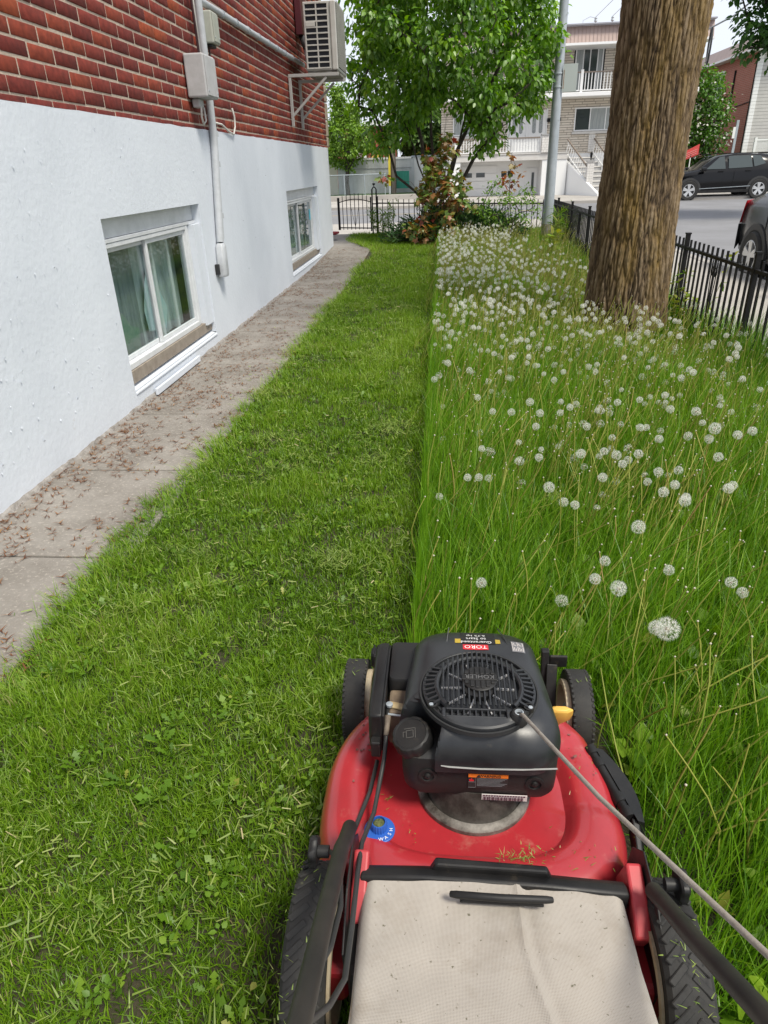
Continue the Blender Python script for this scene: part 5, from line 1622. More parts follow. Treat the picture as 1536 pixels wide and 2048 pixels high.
def rrect(x0, x1, y0, y1, r, z, n=5, taper=0.0, zf=None):
    """rounded rectangle ring; taper narrows the front; zf(x, y) gives height"""
    pts = []
    for cx, cy, a0 in ((x1 - r, y1 - r, 0), (x0 + r, y1 - r, 90), (x0 + r, y0 + r, 180), (x1 - r, y0 + r, 270)):
        for k in range(n + 1):
            a = R(a0 + 90 * k / n)
            pts.append((cx + r * math.cos(a), cy + r * math.sin(a)))
    xm = (x0 + x1) / 2
    out = []
    for x, y in pts:
        f = 1 - taper * max(0, (y - (y0 + .35 * (y1 - y0))) / (y1 - y0))
        xx = xm + (x - xm) * f
        out.append(Vector((xx, y, z if zf is None else z + zf(xx, y))))
    return out


# crankcase body in the shadow below the shroud
MB().loft([rrect(-.05, .20, .93, 1.13, .03, .20), rrect(-.055, .205, .92, 1.14, .03, .33)]).build('crankcase', mat('sooty_metal', (.05, .045, .04), .7, col2=(.12, .10, .08), nscale=20), mw, smooth='auto')
# fuel tank at the rear
tk = MB()
tx0, tx1 = -.066, .2185
def tz(x, y): return 0.0
def tring(x0, x1, y0, y1, r, z, tilt=.0):
    return rrect(x0, x1, y0, y1, r, z)
tk.loft([tring(tx0 + .03, tx1 - .02, .892, 1.02, .03, .2485), tring(tx0 + .012, tx1 - .006, .882, 1.02, .03, .252), tring(tx0 + .003, tx1 - .001, .877, 1.02, .03, .264), tring(tx0, tx1, .875, 1.02, .03, .29), tring(tx0, tx1, .876, 1.02, .03, .330), tring(tx0 + .003, tx1 - .002, .879, 1.02, .03, .343), tring(tx0 + .012, tx1 - .01, .887, 1.02, .03, .349)])
tank = tk.build('fuel_tank', M['black'], mw, smooth='auto')
for x in (-.018, .176):
    MB().lathe([(.017, .0), (.017, .002), (.012, .0025), (.011, -.001), (.006, -.001), (.005, .004), (.001, .005)], (x, .8752, .305 if x < 0 else .295), (0, -1, 0), 20, False, False).build('tank_bolt', M['black'], tank, smooth='auto')
# neck and cap
capc = Vector((-.046, .915, .357)); capn = Vector((-.26, -.30, 1)).normalized()
MB().tube([Vector((-.028, .925, .30)), capc - capn * .012], [.034, .027], 20).build('filler_neck', mat('dusty_black', (.05, .043, .036), .7, col2=(.10, .085, .065), nscale=14), tank, smooth='auto')
a_ = capn.cross(Vector((0, 1, 0))).normalized(); b_ = capn.cross(a_)
rings = []
for rr, z in ((.036, -.018), (.0375, -.012), (.0375, .010), (.0345, .016), (.030, .0175), (.0285, .0155), (.001, .0165)):
    ring = []
    for k in range(72):
        t = 2 * math.pi * k / 72
        sc_ = 1 - (.055 * max(0, math.cos(8 * t)) ** 2 if rr > .033 else 0)
        ring.append(capc + capn * z + (a_ * math.cos(t) + b_ * math.sin(t)) * rr * sc_)
    rings.append(ring)
cap = MB().loft(rings).build('fuel_cap', M['black'], tank, smooth='auto')
# raised square pump emblem on the cap
Mc = Matrix((-a_, -b_, capn)).transposed()
em = MB()
def capline(x0, y0, x1, y1):
    p0 = capc + capn * .0168 + (-a_) * x0 + (-b_) * y0; p1 = capc + capn * .0168 + (-a_) * x1 + (-b_) * y1
    em.bar(p0, p1, .0011, .0012, capn)
for q in ((-.008, -.008, .005, -.008), (.005, -.008, .005, .006), (.005, .006, -.008, .006), (-.008, .006, -.008, -.008), (-.012, .010, .009, .010), (.009, .010, .009, -.010), (-.014, -.006, -.014, .004), (-.014, .004, -.008, .004)):
    capline(*q)
em.build('cap_emblem', mat('cap_relief', (.075, .072, .066), .5), cap)

# the shroud: a domed cover, narrow and low at the front, wide at the rear
def domez(x, y):
    f = max(0, (y - 1.10)) / .115
    rr = max(0, (.925 - y)) / .06
    side = max(0, abs(x - .076) - .10) / .06
    return -.028 * f ** 1.6 - .016 * rr ** 1.5 - .012 * side ** 1.5
sh = MB()
x0, x1, y0, y1 = -.076, .226, .868, 1.225
SH = [(.000, .338, .030), (.000, .362, .030), (.002, .376, .031), (.006, .388, .034), (.012, .397, .038), (.020, .404, .042), (.031, .4095, .046), (.045, .4125, .050), (.065, .4145, .050), (.10, .415, .04)]
rings = []
for ins, z, r_ in SH:
    ring = rrect(x0 + ins, x1 - ins, y0 + ins * .9, y1 - ins * 1.1, max(.02, r_ + .035 - ins * .2), z, n=22, taper=.30, zf=domez)
    rings.append(ring)
# skirt: front hangs down over the crankcase, rear stops above the tank
def resample(ring, N=200):
    P = [Vector(p) for p in ring]; P.append(P[0])
    d = [0.0]
    for a, b in zip(P[:-1], P[1:]): d.append(d[-1] + (b - a).length)
    out = []; j = 0
    for k in range(N):
        t = d[-1] * k / N
        while d[j + 1] < t: j += 1
        out.append(P[j].lerp(P[j + 1], (t - d[j]) / max(1e-9, d[j + 1] - d[j])))
    return out
rings = [resample(r_) for r_ in rings]
NC, NR = Vector((-.050, .908)), .058
def notch(p):
    c0 = Vector((.076, .995)); d = Vector((p.x, p.y)) - c0; L = d.length
    if L < 1e-6: return p
    d /= L; f = c0 - NC
    bq = f.dot(d); cq = f.dot(f) - NR * NR; disc = bq * bq - cq
    if disc > 0:
        t0 = -bq - math.sqrt(disc)
        if 0 < t0 < L:
            t0 = L + (t0 - L) * float(smooth01(0, .62, math.sqrt(disc) / NR))
            return Vector((c0.x + d.x * t0, c0.y + d.y * t0, p.z))
    return p
rings = [[notch(p) for p in r_] for r_ in rings]
skirt = [Vector((p.x, p.y, p.z - (.05 + .05 * smooth01(.98, 1.15, p.y)) * float(smooth01(.93, .99, p.y)))) for p in rings[0]]
sh.loft([skirt] + rings, False, True)
shroud = sh.build('engine_shroud', M['blackgloss'], mw, smooth='auto')
# thin pale grey lip line where the shroud meets the tank
lip = MB(); lip.tube([(.006, .8685, .3395), (.02, .8672, .338), (.076, .8665, .3365), (.15, .8672, .338), (.212, .8700, .341)], .0016, 6)
lip.build('pale_lip', mat('pale_edge', (.30, .30, .29), .6), shroud)
# two moulding seams running to the front
for xa, xb in ((.022, .028), (.128, .150)):
    s_ = MB(); s_.tube([(xa if xa < .05 else xa, 1.207, .3905), (xa - .003 if xa < .05 else xa + .008, 1.16, .4065), ((xa - .008) if xa < .05 else xa + .02, 1.095, .4135)], .0012, 5)
    s_.build('seam', mat('seam', (.09, .09, .09), .5) if xa < .05 else M['dark'], shroud)

# ------------------------------------------------------------------ recoil starter
RC = Vector((0.076, 0.985, 0.4140)); RR = .1075
rc = MB()
rc.lathe([(RR + .004, -.008), (RR + .004, .0008), (RR + .001, .0012), (RR, -.004), (.001, -.004)], RC, n=72, cap0=False, cap1=False)
rec = rc.build('starter_housing', M['dark'], mw, smooth='auto')
# rim ring and the ring between the side slots and the grille
rg = MB(); rg.lathe([(RR - .001, -.002), (RR - .002, .006), (RR - .006, .008), (RR - .007, .007), (RR - .007, -.003)], RC, n=72, cap0=False, cap1=False)
rg.build('starter_rim', M['blackgloss'], rec, smooth='auto')
rg = MB(); rg.tube([RC + Vector((.0795 * math.cos(a), .0795 * math.sin(a), .009)) for a in np.linspace(R(-40), R(220), 60)], .0055, 8)
rg.build('grille_ring', M['blackgloss'], rec, smooth='auto')
# side slots: ribs between the rings
rb = MB()
for k in range(48):
    a = 2 * math.pi * k / 48
    if math.sin(a) < -.60 or math.sin(a) > .52: continue
    d = Vector((math.cos(a), math.sin(a), 0))
    rb.bar(RC + d * .082 + Vector((0, 0, .009)), RC + d * .1025 + Vector((0, 0, .004)), .0045, .010)
tag(rb.build('side_rib', M['blackgloss'], rec), kind='stuff')
# solid rear plate with ten slots
pl = MB()
yb, yt = RC.y - .0800, RC.y - .0570
zt_ = RC.z + .009
nsl = 10; xs0, xs1 = RC.x - .062, RC.x + .046
pl.bb(RC.x - .069, xs0 - .0005, yb, yt, RC.z - .002, zt_)
pl.bb(xs1 + .0005, RC.x + .058, yb, yt, RC.z - .002, zt_)
pl.bb(xs0, xs1, yb, yb + .004, RC.z - .002, zt_)
pl.bb(xs0, xs1, yt - .004, yt, RC.z - .002, zt_)
st_ = (xs1 - xs0) / nsl
for k in range(1, nsl):
    pl.bb(xs0 + k * st_ - .0018, xs0 + k * st_ + .0018, yb + .0041, yt - .0041, RC.z - .002, zt_ - .0004)
pl.build('slotted_plate', M['blackgloss'], rec, bevel=.0015, bseg=2)
# crescent below the plate
cres = MB(); N = 28
vs = []
for k in range(N + 1):
    a = R(-152 + 124 * k / N)
    x, y = RC.x + math.cos(a) * (RR - .002), RC.y + math.sin(a) * (RR - .002)
    vs += [(x, y, RC.z + .0035), (x, min(yb, max(y, yb)) if y < yb else y + .0005, RC.z + .0085)]
cres.add(vs, [(2 * k, 2 * k + 2, 2 * k + 3, 2 * k + 1) for k in range(N)])
cres.build('starter_apron', M['blackgloss'], rec, smooth=True)
# grille bars along the mower
for k in range(15):
    x = RC.x - .0665 + k * .0095
    dx = x - RC.x
    h = math.sqrt(max(0, .0765 ** 2 - dx * dx))
    y0_, y1_ = RC.y - min(h, .0545), RC.y + math.sqrt(max(0, .0985 ** 2 - dx * dx)) - .012 * abs(dx) / .07
    b = MB(); b.bar((x, y0_, RC.z + .0135), (x, (y0_ + y1_) / 2, RC.z + .0165), .0034, .005); b.bar((x, (y0_ + y1_) / 2, RC.z + .0165), (x, y1_, RC.z + .0125), .0034, .005)
    b.build('grille_bar', M['blackgloss'], rec, bevel=.0008, bseg=1)
# hub with raised blocks and the maker's lettering
HB = RC + Vector((0.002, .012, .019))
hb = MB().lathe([(.0335, -.006), (.0335, -.001), (.0315, .0005), (.001, .001)], HB, n=40, cap0=False)
hub = hb.build('starter_hub', M['black'], rec, smooth='auto')
bk = MB()
for k in range(6):
    xx = HB.x - .0245 + k * .0098
    for sy in (-1, 1):
        L = math.sqrt(max(.0001, .030 ** 2 - (xx - HB.x) ** 2)) - .0095
        if L > .004: bk.bb(xx - .0037, xx + .0037, HB.y + sy * .0088 if sy > 0 else HB.y - .0088 - L, HB.y + .0088 + L if sy > 0 else HB.y - .0088, HB.z + .0008, HB.z + .0034)
bk.bb(HB.x - .0335, HB.x + .0335, HB.y - .0073, HB.y + .0073, HB.z + .0008, HB.z + .0030)
bk.build('hub_block', M['black'], hub, bevel=.001, bseg=1)
Mt = Matrix.Translation((HB.x, HB.y, HB.z + .0036)) @ Matrix.Rotation(math.pi, 4, 'Z')
text_obj('lettering', 'KOHLER', .0145, mat('relief_grey', (.11, .11, .11), .5), hub, Mt, .0006)
# fan vanes behind the bars
fv = MB()
for k in range(10):
    a = 2 * math.pi * k / 10
    d = Vector((math.cos(a), math.sin(a), 0))
    fv.bar(RC + d * .03 + Vector((0, 0, .004)), RC + d * .07 + Vector((0, 0, .002)), .0025, .004)
fv.build('fan_vane', M['greybox'], rec)
fvc = MB(); fvc.lathe([(.032, -.003), (.032, .012), (.028, .013)], RC, n=24, cap0=False); fvc.build('fan_boss', M['black'], rec, smooth='auto')
for p in ((-.086, -.050), (.088, -.050)):
    MB().lathe([(.0095, -.004), (.0095, .010), (.0065, .0105), (.006, .003), (.001, .003)], RC + Vector((p[0], p[1], 0)), n=14, cap0=False).build('bolt_boss', M['black'], rec, smooth='auto')
    MB().lathe([(.0042, .002), (.0042, .011), (.001, .0115)], RC + Vector((p[0] * 1.03, p[1] * 1.05, 0)), n=6, cap0=False).build('bolt', M['galv'], rec)
# rope guide and pull cord
GP = RC + Vector((.068, -.072, .0))
MB().lathe([(.0165, -.004), (.0165, .010), (.012, .016), (.008, .017), (.0065, .010), (.001, .010)], GP, n=24, cap0=False).build('rope_guide', M['black'], rec, smooth='auto')
MB().lathe([(.0062, .013), (.0085, .0165), (.0062, .0175), (.0048, .012)], GP, n=20, cap0=False, cap1=False).build('eyelet', M['galv'], rec, smooth='auto')
cr_ = MB(); cr_.tube([GP + Vector((0, 0, .008)), GP + Vector((.004, -.014, .024)), Vector((.215, .64, .545)), Vector((.284, .335, .71)), Vector((.32, .18, .80)), Vector((.34, -.02, .88))], .0033, 10)
cr_.build('pull_cord', M['cord'], mw, smooth=True)

# ------------------------------------------------------------------ stickers
def flat(name, x0, x1, y0, y1, zf, m, parent, n=8, lift=.0008):
    f = MB(); vs = []
    for j in range(n + 1):
        for i in range(n + 1):
            x = x0 + (x1 - x0) * i / n; y = y0 + (y1 - y0) * j / n
            vs.append((x, y, zf(x, y) + lift))
    f.add(vs, [(j * (n + 1) + i, j * (n + 1) + i + 1, (j + 1) * (n + 1) + i + 1, (j + 1) * (n + 1) + i) for j in range(n) for i in range(n)])
    return f.build(name, m, parent, smooth=True)


bpy.context.view_layer.update()
from mathutils.bvhtree import BVHTree
_bv = BVHTree.FromObject(shroud, bpy.context.evaluated_depsgraph_get())
_so = wloc(shroud)
def shz(x, y):
    h = _bv.ray_cast(Vector((x, y, 1)) - _so, Vector((0, 0, -1)))
    return (h[0].z + _so.z) if h[0] is not None else .36
def on_shroud(me_obj, lift):
    off = wloc(me_obj)
    for v in me_obj.data.vertices:
        p = v.co + off
        v.co.z = shz(p.x, p.y) + lift + (v.co.z * .2) - off.z
flat('emblem_sticker', .050, .102, 1.103, 1.122, shz, M['redprint'], shroud)
o = text_obj('emblem_lettering', 'TORO', .0165, M['whiteprint'], shroud, Matrix.Translation((.076, 1.1125, 0)) @ Matrix.Rotation(math.pi, 4, 'Z'), 0); on_shroud(o, .0014)
ya = MB()
flat('arrow_sticker', .034, .128, 1.128, 1.146, shz, M['yellowprint'], shroud)
flat('arrow_sticker', .046, .118, 1.126, 1.186, shz, M['black'], shroud, lift=.0011)
for i, (s_, y) in enumerate((('Guaranteed', 1.132), ('to Start', 1.147), ('SI GTS', 1.163))):
    if i == 2: s_ = '6.75 hp'
    o = text_obj('sticker_lettering', s_, .0135, M['whiteprint'], shroud, Matrix.Translation((.078, y, 0)) @ Matrix.Rotation(math.pi, 4, 'Z'), 0); on_shroud(o, .0017)
flat('data_sticker', .150, .176, 1.100, 1.142, shz, M['greyprint'], shroud)
dl = MB()
for k in range(7):
    for q in range(2):
        x = .152 + k * .0035; y_ = 1.103 + q * .019
        z_ = shz(x, y_ + .008)
        dl.bar((x, y_, shz(x, y_) + .0016), (x, y_ + .016 - (k * 7 % 3) * .003, shz(x, y_ + .016) + .0016), .0012, .0004)
dl.build('data_lines', M['paper'], shroud)
# orange warning label on the tank face
lab = MB().bb(.056, .128, .8732, .8746, .281, .317).build('warning_label', M['blackprint'], tank)
MB().bb(.0562, .1278, .8722, .8731, .3085, .3168).build('warning_band', M['orange'], lab)
Mw = Matrix.Translation((.095, .8716, .3126)) @ Matrix.Rotation(math.pi / 2, 4, 'X')
text_obj('warning_lettering', 'WARNING', .0082, M['blackprint'], lab, Mw, .0002)
tri_ = MB(); tri_.prism([(.0705, .8719, .3097), (.0785, .8719, .3097), (.0745, .8719, .3158)], (0, -.0004, 0)); tri_.build('warning_triangle', M['blackprint'], lab)
fl = MB(); fl.prism([(.058, .8729, .298), (.066, .8729, .298), (.0665, .8729, .302), (.064, .8729, .301), (.062, .8729, .3065), (.0600, .8729, .302), (.0575, .8729, .3025)], (0, -.0005, 0)); fl.build('flame_symbol', M['redprint'], lab)
ll = MB()
for k in range(7):
    ll.bb(.072, .126 - (k * 5 % 4) * .004, .8727, .8731, .3050 - k * .0031, .3058 - k * .0031)
for z_ in (.2815, .2955): ll.bb(.0565, .0690, .8727, .8731, z_, z_ + .0006)
ll.bb(.0692, .0698, .8727, .8731, .2815, .3084)
ll.build('warning_lines', M['greyprint'], lab)
bc = MB().bb(.082, .165, .8736, .8752, .2495, .2635).build('barcode_label', M['paper'], tank)
bb_ = MB(); x = .0845; q = 0
while x < .158:
    w_ = (.0009, .0016, .0007, .0022)[q % 4]; bb_.bb(x, x + w_, .8728, .8735, .2505, .2580); x += w_ + (.0012, .0008, .0017)[q % 3]; q += 1
for k in range(16):
    bb_.bb(.0845 + k * .0049, .0845 + k * .0049 + .0034, .8728, .8735, .2602, .2626)
bb_.build('barcode', mat('barcode_ink', (.07, .02, .04), .6), bc)

# ------------------------------------------------------------------ air filter box, carburettor
af = MB()
af.loft([rrect(-.104, -.018, 1.070, 1.196, .012, .30), rrect(-.104, -.018, 1.070, 1.196, .012, .352), rrect(-.101, -.021, 1.073, 1.193, .012, .358), rrect(-.094, -.028, 1.080, 1.187, .010, .3595)])
fb = af.build('air_filter', M['black'], mw, smooth='auto')
af = MB()
def slab(ins, x):
    return [Vector((x, y, z)) for y, z in ((.968 + ins, .262 + ins), (1.19 - ins, .235 + ins), (1.202 - ins, .30), (1.198 - ins, .352 - ins), (1.17 - ins, .362 - ins), (1.00, .362 - ins), (.972 + ins, .352 - ins))]
af.loft([slab(.008, -.136), slab(.002, -.132), slab(0, -.124), slab(0, -.109)])
af.build('air_filter_cover', M['black'], fb, smooth='auto', bevel=.003)
af = MB(); af.loft([slab(.004, -.1085), slab(.004, -.105)]); af.build('filter_gasket', M['black'], fb)
MB().bb(-.131, -.112, .952, .972, .262, .300).build('filter_clip', M['black'], fb, bevel=.003)
ca = MB().bb(-.10, -.045, 1.00, 1.068, .25, .335).build('carburettor', mat('brown_cast', (.20, .15, .10), .7, col2=(.08, .055, .035), nscale=16), mw, bevel=.006)
MB().bar((-.098, 1.020, .338), (-.048, 1.008, .338), .016, .004).build('bracket_plate', mat('brass_plate', (.42, .33, .18), .55, col2=(.25, .18, .09), nscale=22), ca, bevel=.001)
MB().lathe([(.001, .0), (.007, .0), (.007, .005), (.001, .006)], (-.097, 1.014, .340), n=12).build('screw', M['galv'], ca)
sp = MB(); sp.tube([(-.060 + .0042 * math.cos(k * .9), 1.022 + k * .0009, .343 + .0042 * math.sin(k * .9)) for k in range(40)], .0008, 5); sp.build('spring', M['galv'], ca)
MB().bar((-.099, .998, .333), (-.04, .990, .333), .004, .002).build('link_rod', M['galv'], ca)

# ------------------------------------------------------------------ dipstick, side chute, wash port
dp = MB()
dpc = Vector((.236, 1.052, .275)); da = Vector((.2, -.25, 1)).normalized()
dp.tube([Vector((.222, 1.075, .23)), dpc], .014, 12)
dp.loft([[dpc + Vector((.010 * q + sx * .029 * s_, -.016 * q + sy * .011 * s_, .000 + q * .052)) for sx, sy in ((-1, -.2), (-.5, -1), (.5, -1), (1, -.2), (1, .2), (.5, 1), (-.5, 1), (-1, .2))] for q, s_ in ((0, .7), (.25, 1.0), (.6, 1.0), (.9, .85), (1, .55))])
dp.build('dipstick', M['yellow'], mw, smooth='auto', bevel=.002)
ch = MB()
pa, pb = Vector((.322, 1.050, .196)), Vector((.362, .905, .190))
ch.tube([pa, pb], .0105, 14)
hin = ch.build('chute_hinge', M['black'], mw, smooth='auto')
for q in (.0, .22, .78, 1.0):
    c_ = pa.lerp(pb, q); d_ = (pb - pa).normalized()
    MB().lathe([(.0125, -.010), (.0138, 0), (.0125, .010)], c_, d_, 16).build('hinge_knuckle', M['black'], hin, smooth='auto')
fl = MB()
n_ = 8; rings = []
for k in range(n_ + 1):
    q = k / n_; c_ = pa.lerp(pb + Vector((.006, -.025, 0)), q)
    bow = math.sin(math.pi * min(1, q * .85 + .1)) * .022
    rings.append([c_ + Vector((.006, .002, .011)), c_ + Vector((.016 + bow, .004, .004)), c_ + Vector((.026 + bow, .006, -.045)), c_ + Vector((.024 + bow, .006, -.10)), c_ + Vector((.018 + bow, .005, -.10)), c_ + Vector((.012, .003, -.01))])
fl.loft(rings); fl.build('chute_flap', M['black'], mw, smooth='auto')
MB().loft([[(.366, .895, .196), (.380, .888, .192), (.372, .78, .150), (.364, .78, .150)], [(.366, .895, .150), (.380, .888, .150), (.372, .78, .115), (.364, .78, .115)]]).build('chute_strap', M['black'], mw, bevel=.003)
wp = MB().lathe([(.001, .0), (.0285, .0), (.0285, .003), (.027, .0042), (.001, .0042)], (-.105, .823, .2165), n=40)
wport = wp.build('wash_port', M['blue'], mw, smooth='auto')
kn = MB()
rings = []
for rr, z in ((.0150, .003), (.0142, .018), (.0130, .0205), (.0115, .0205), (.0112, .014)):
    rings.append([Vector((-.106 + math.cos(2 * math.pi * k / 72) * rr * (1 + .035 * (1 if (k // 2) % 2 else -1) * (1 if rr > .0128 else 0)), .826 + math.sin(2 * math.pi * k / 72) * rr * (1 + .035 * (1 if (k // 2) % 2 else -1) * (1 if rr > .0128 else 0)), .2165 + z)) for k in range(72)])
kn.loft(rings, False, True); kn.build('port_knob', M['blue'], wport, smooth='auto')
MB().lathe([(.001, .0), (.0112, .0), (.008, .003), (.001, .004)], (-.106, .826, .2315), n=14, cap0=False).build('grass_plug', mat('grass_mush', (.09, .11, .03), .9, col2=(.16, .17, .06), nscale=90, bump=1, bscale=200), wport)
for i, ch_ in enumerate('WASH'):
    a = R(-78 + i * 26)
    text_obj('port_lettering', ch_, .0095, M['whiteprint'], wport, Matrix.Translation((-.105 + math.cos(a) * .0215, .823 + math.sin(a) * .0215, .2209)) @ Matrix.Rotation(a + math.pi / 2, 4, 'Z'), .0001)

# ------------------------------------------------------------------ rear door, bag, handle
dr = MB()
def door_ring(y, z0, z1):
    return [Vector(p) for p in ((-.124, y, z0), (.302, y - .006, z0), (.302, y - .006, z1), (.18, y - .004, z1 + .006), (-.02, y, z1 + .006), (-.124, y, z1))]
dr.loft([door_ring(.735, .205, .232), door_ring(.722, .215, .262), door_ring(.708, .225, .272), door_ring(.694, .235, .275), door_ring(.690, .240, .270)])
door = dr.build('discharge_door', M['black'], mw, smooth='auto', bevel=.005)
MB().loft([[(-.012, .728, .262), (.188, .722, .262), (.188, .704, .268), (-.012, .708, .268)], [(-.002, .726, .288), (.178, .720, .288), (.178, .706, .290), (-.002, .709, .290)]]).build('door_grip', M['black'], door, bevel=.004)
# grass bag: a sagging fabric box
BAGM = bpy.data.materials.new('woven_bag'); BAGM.use_nodes = True
n, l = nodes(BAGM); b = n['Principled BSDF']
tcb = n.new('ShaderNodeTexCoord')
mpb = n.new('ShaderNodeMapping'); mpb.inputs['Scale'].default_value = (330, 330, 330); mpb.inputs['Rotation'].default_value = (0, 0, .04)
l.new(tcb.outputs['Object'], mpb.inputs['Vector'])
w1 = n.new('ShaderNodeTexWave'); w1.wave_type = 'BANDS'; w1.bands_direction = 'X'; w1.inputs['Scale'].default_value = 0.5
w2 = n.new('ShaderNodeTexWave'); w2.wave_type = 'BANDS'; w2.bands_direction = 'Y'; w2.inputs['Scale'].default_value = 0.5
for q in (w1, w2):
    q.inputs['Distortion'].default_value = 1.2; q.inputs['Detail Scale'].default_value = .3
    l.new(mpb.outputs[0], q.inputs['Vector'])
mu = n.new('ShaderNodeMath'); mu.operation = 'MULTIPLY'; l.new(w1.outputs['Fac'], mu.inputs[0]); l.new(w2.outputs['Fac'], mu.inputs[1])
crb = n.new('ShaderNodeValToRGB'); crb.color_ramp.elements[0].color = (.43, .395, .35, 1); crb.color_ramp.elements[1].color = (.24, .215, .185, 1)
crb.color_ramp.elements[0].position = .25; crb.color_ramp.elements[1].position = .8
l.new(mu.outputs[0], crb.inputs[0])
nb = n.new('ShaderNodeTexNoise'); nb.inputs['Scale'].default_value = 9; nb.inputs['Detail'].default_value = 9; nb.inputs['Roughness'].default_value = .7
l.new(tcb.outputs['Object'], nb.inputs['Vector'])
mrb = n.new('ShaderNodeMapRange'); mrb.inputs[1].default_value = .48; mrb.inputs[2].default_value = .78; mrb.inputs[4].default_value = .6
l.new(nb.outputs[0], mrb.inputs[0])
mxb = n.new('ShaderNodeMixRGB'); mxb.inputs[2].default_value = (.22, .18, .13, 1); l.new(mrb.outputs[0], mxb.inputs[0]); l.new(crb.outputs[0], mxb.inputs[1])
nb2 = n.new('ShaderNodeTexNoise'); nb2.inputs['Scale'].default_value = 110; nb2.inputs['Detail'].default_value = 3
l.new(tcb.outputs['Object'], nb2.inputs['Vector'])
mrb2 = n.new('ShaderNodeMapRange'); mrb2.inputs[1].default_value = .68; mrb2.inputs[2].default_value = .74
l.new(nb2.outputs[0], mrb2.inputs[0])
mxb2 = n.new('ShaderNodeMixRGB'); mxb2.inputs[2].default_value = (.14, .13, .09, 1); l.new(mrb2.outputs[0], mxb2.inputs[0]); l.new(mxb.outputs[0], mxb2.inputs[1])
l.new(mxb2.outputs[0], b.inputs['Base Color']); b.inputs['Roughness'].default_value = .9
bpb = n.new('ShaderNodeBump'); bpb.inputs['Strength'].default_value = .6; bpb.inputs['Distance'].default_value = .0012; bpb.invert = True
l.new(mu.outputs[0], bpb.inputs['Height']); l.new(bpb.outputs[0], b.inputs['Normal'])
ny, nxb = 50, 84
rings = []
for j in range(ny + 1):
    q = j / ny; y = .690 - q * .53
    zt_ = .268 + .062 * smooth01(0, .75, q) - .01 * smooth01(.8, 1, q)
    zb_ = .175 - .06 * smooth01(0, .5, q)
    x0_, x1_ = -.116 + .010 * q, .292 + .004 * q
    ring = []
    per = []
    for i in range(nxb + 1):                    # top, left to right
        u = i / nxb
        x = x0_ + (x1_ - x0_) * u
        crown = .012 * math.sin(math.pi * u) - .006 * math.sin(math.pi * u) * math.sin(q * 5)
        ridge = .0045 * math.exp(-((u - .60 - .10 * q + .02 * math.sin(q * 9)) / .014) ** 2) - .003 * math.exp(-((u - .635 - .10 * q + .02 * math.sin(q * 9)) / .022) ** 2)
        wob = .004 * mnoise.noise(Vector((x * 9, y * 9, 1.7))) + .003 * mnoise.noise(Vector((x * 19, y * 14, 7))) + .0015 * mnoise.noise(Vector((x * 30, y * 30, 4)))
        edge = -.010 * (max(0, 1 - u / .04) ** 2 + max(0, 1 - (1 - u) / .04) ** 2)
        ring.append(Vector((x, y, zt_ + crown + ridge + wob + edge)))
    for k, (zz, dx) in enumerate(((.75, .006), (.5, .010), (.25, .006), (0, -.01))):
        ring.append(Vector((x1_ + dx, y, zb_ + (zt_ - zb_) * zz)))
    ring.append(Vector(((x0_ + x1_) / 2, y, zb_ - .02)))
    for k, (zz, dx) in enumerate(((0, .01), (.25, -.006), (.5, -.010), (.75, -.006))):
        ring.append(Vector((x0_ + dx, y, zb_ + (zt_ - zb_) * zz)))
    rings.append(ring)
bag = MB().loft(rings).build('grass_bag', BAGM, mw, smooth='auto')
MB().tube([(x0_ - 0 - .006 + .0, .690 - .5 * k / 10, .262 + .062 * float(smooth01(0, .75, .94 * k / 10)) - .012) for k in range(11)], .004, 6).build('bag_piping', mat('bag_trim', (.40, .35, .28), .9, col2=(.25, .2, .14), nscale=25), bag)
MB().tube([(.022, .655, .300), (.030, .652, .3035), (.10, .650, .304), (.166, .652, .303), (.176, .655, .299)], [.0045, .0055, .0058, .0055, .0045], 12).build('bag_handle', M['black'], bag, smooth='auto')
MB().loft([[(.035, .664, .286), (.165, .664, .286), (.165, .648, .289), (.035, .648, .289)], [(.045, .661, .298), (.155, .661, .298), (.155, .652, .299), (.045, .652, .299)]]).build('handle_base', M['black'], bag, bevel=.002)

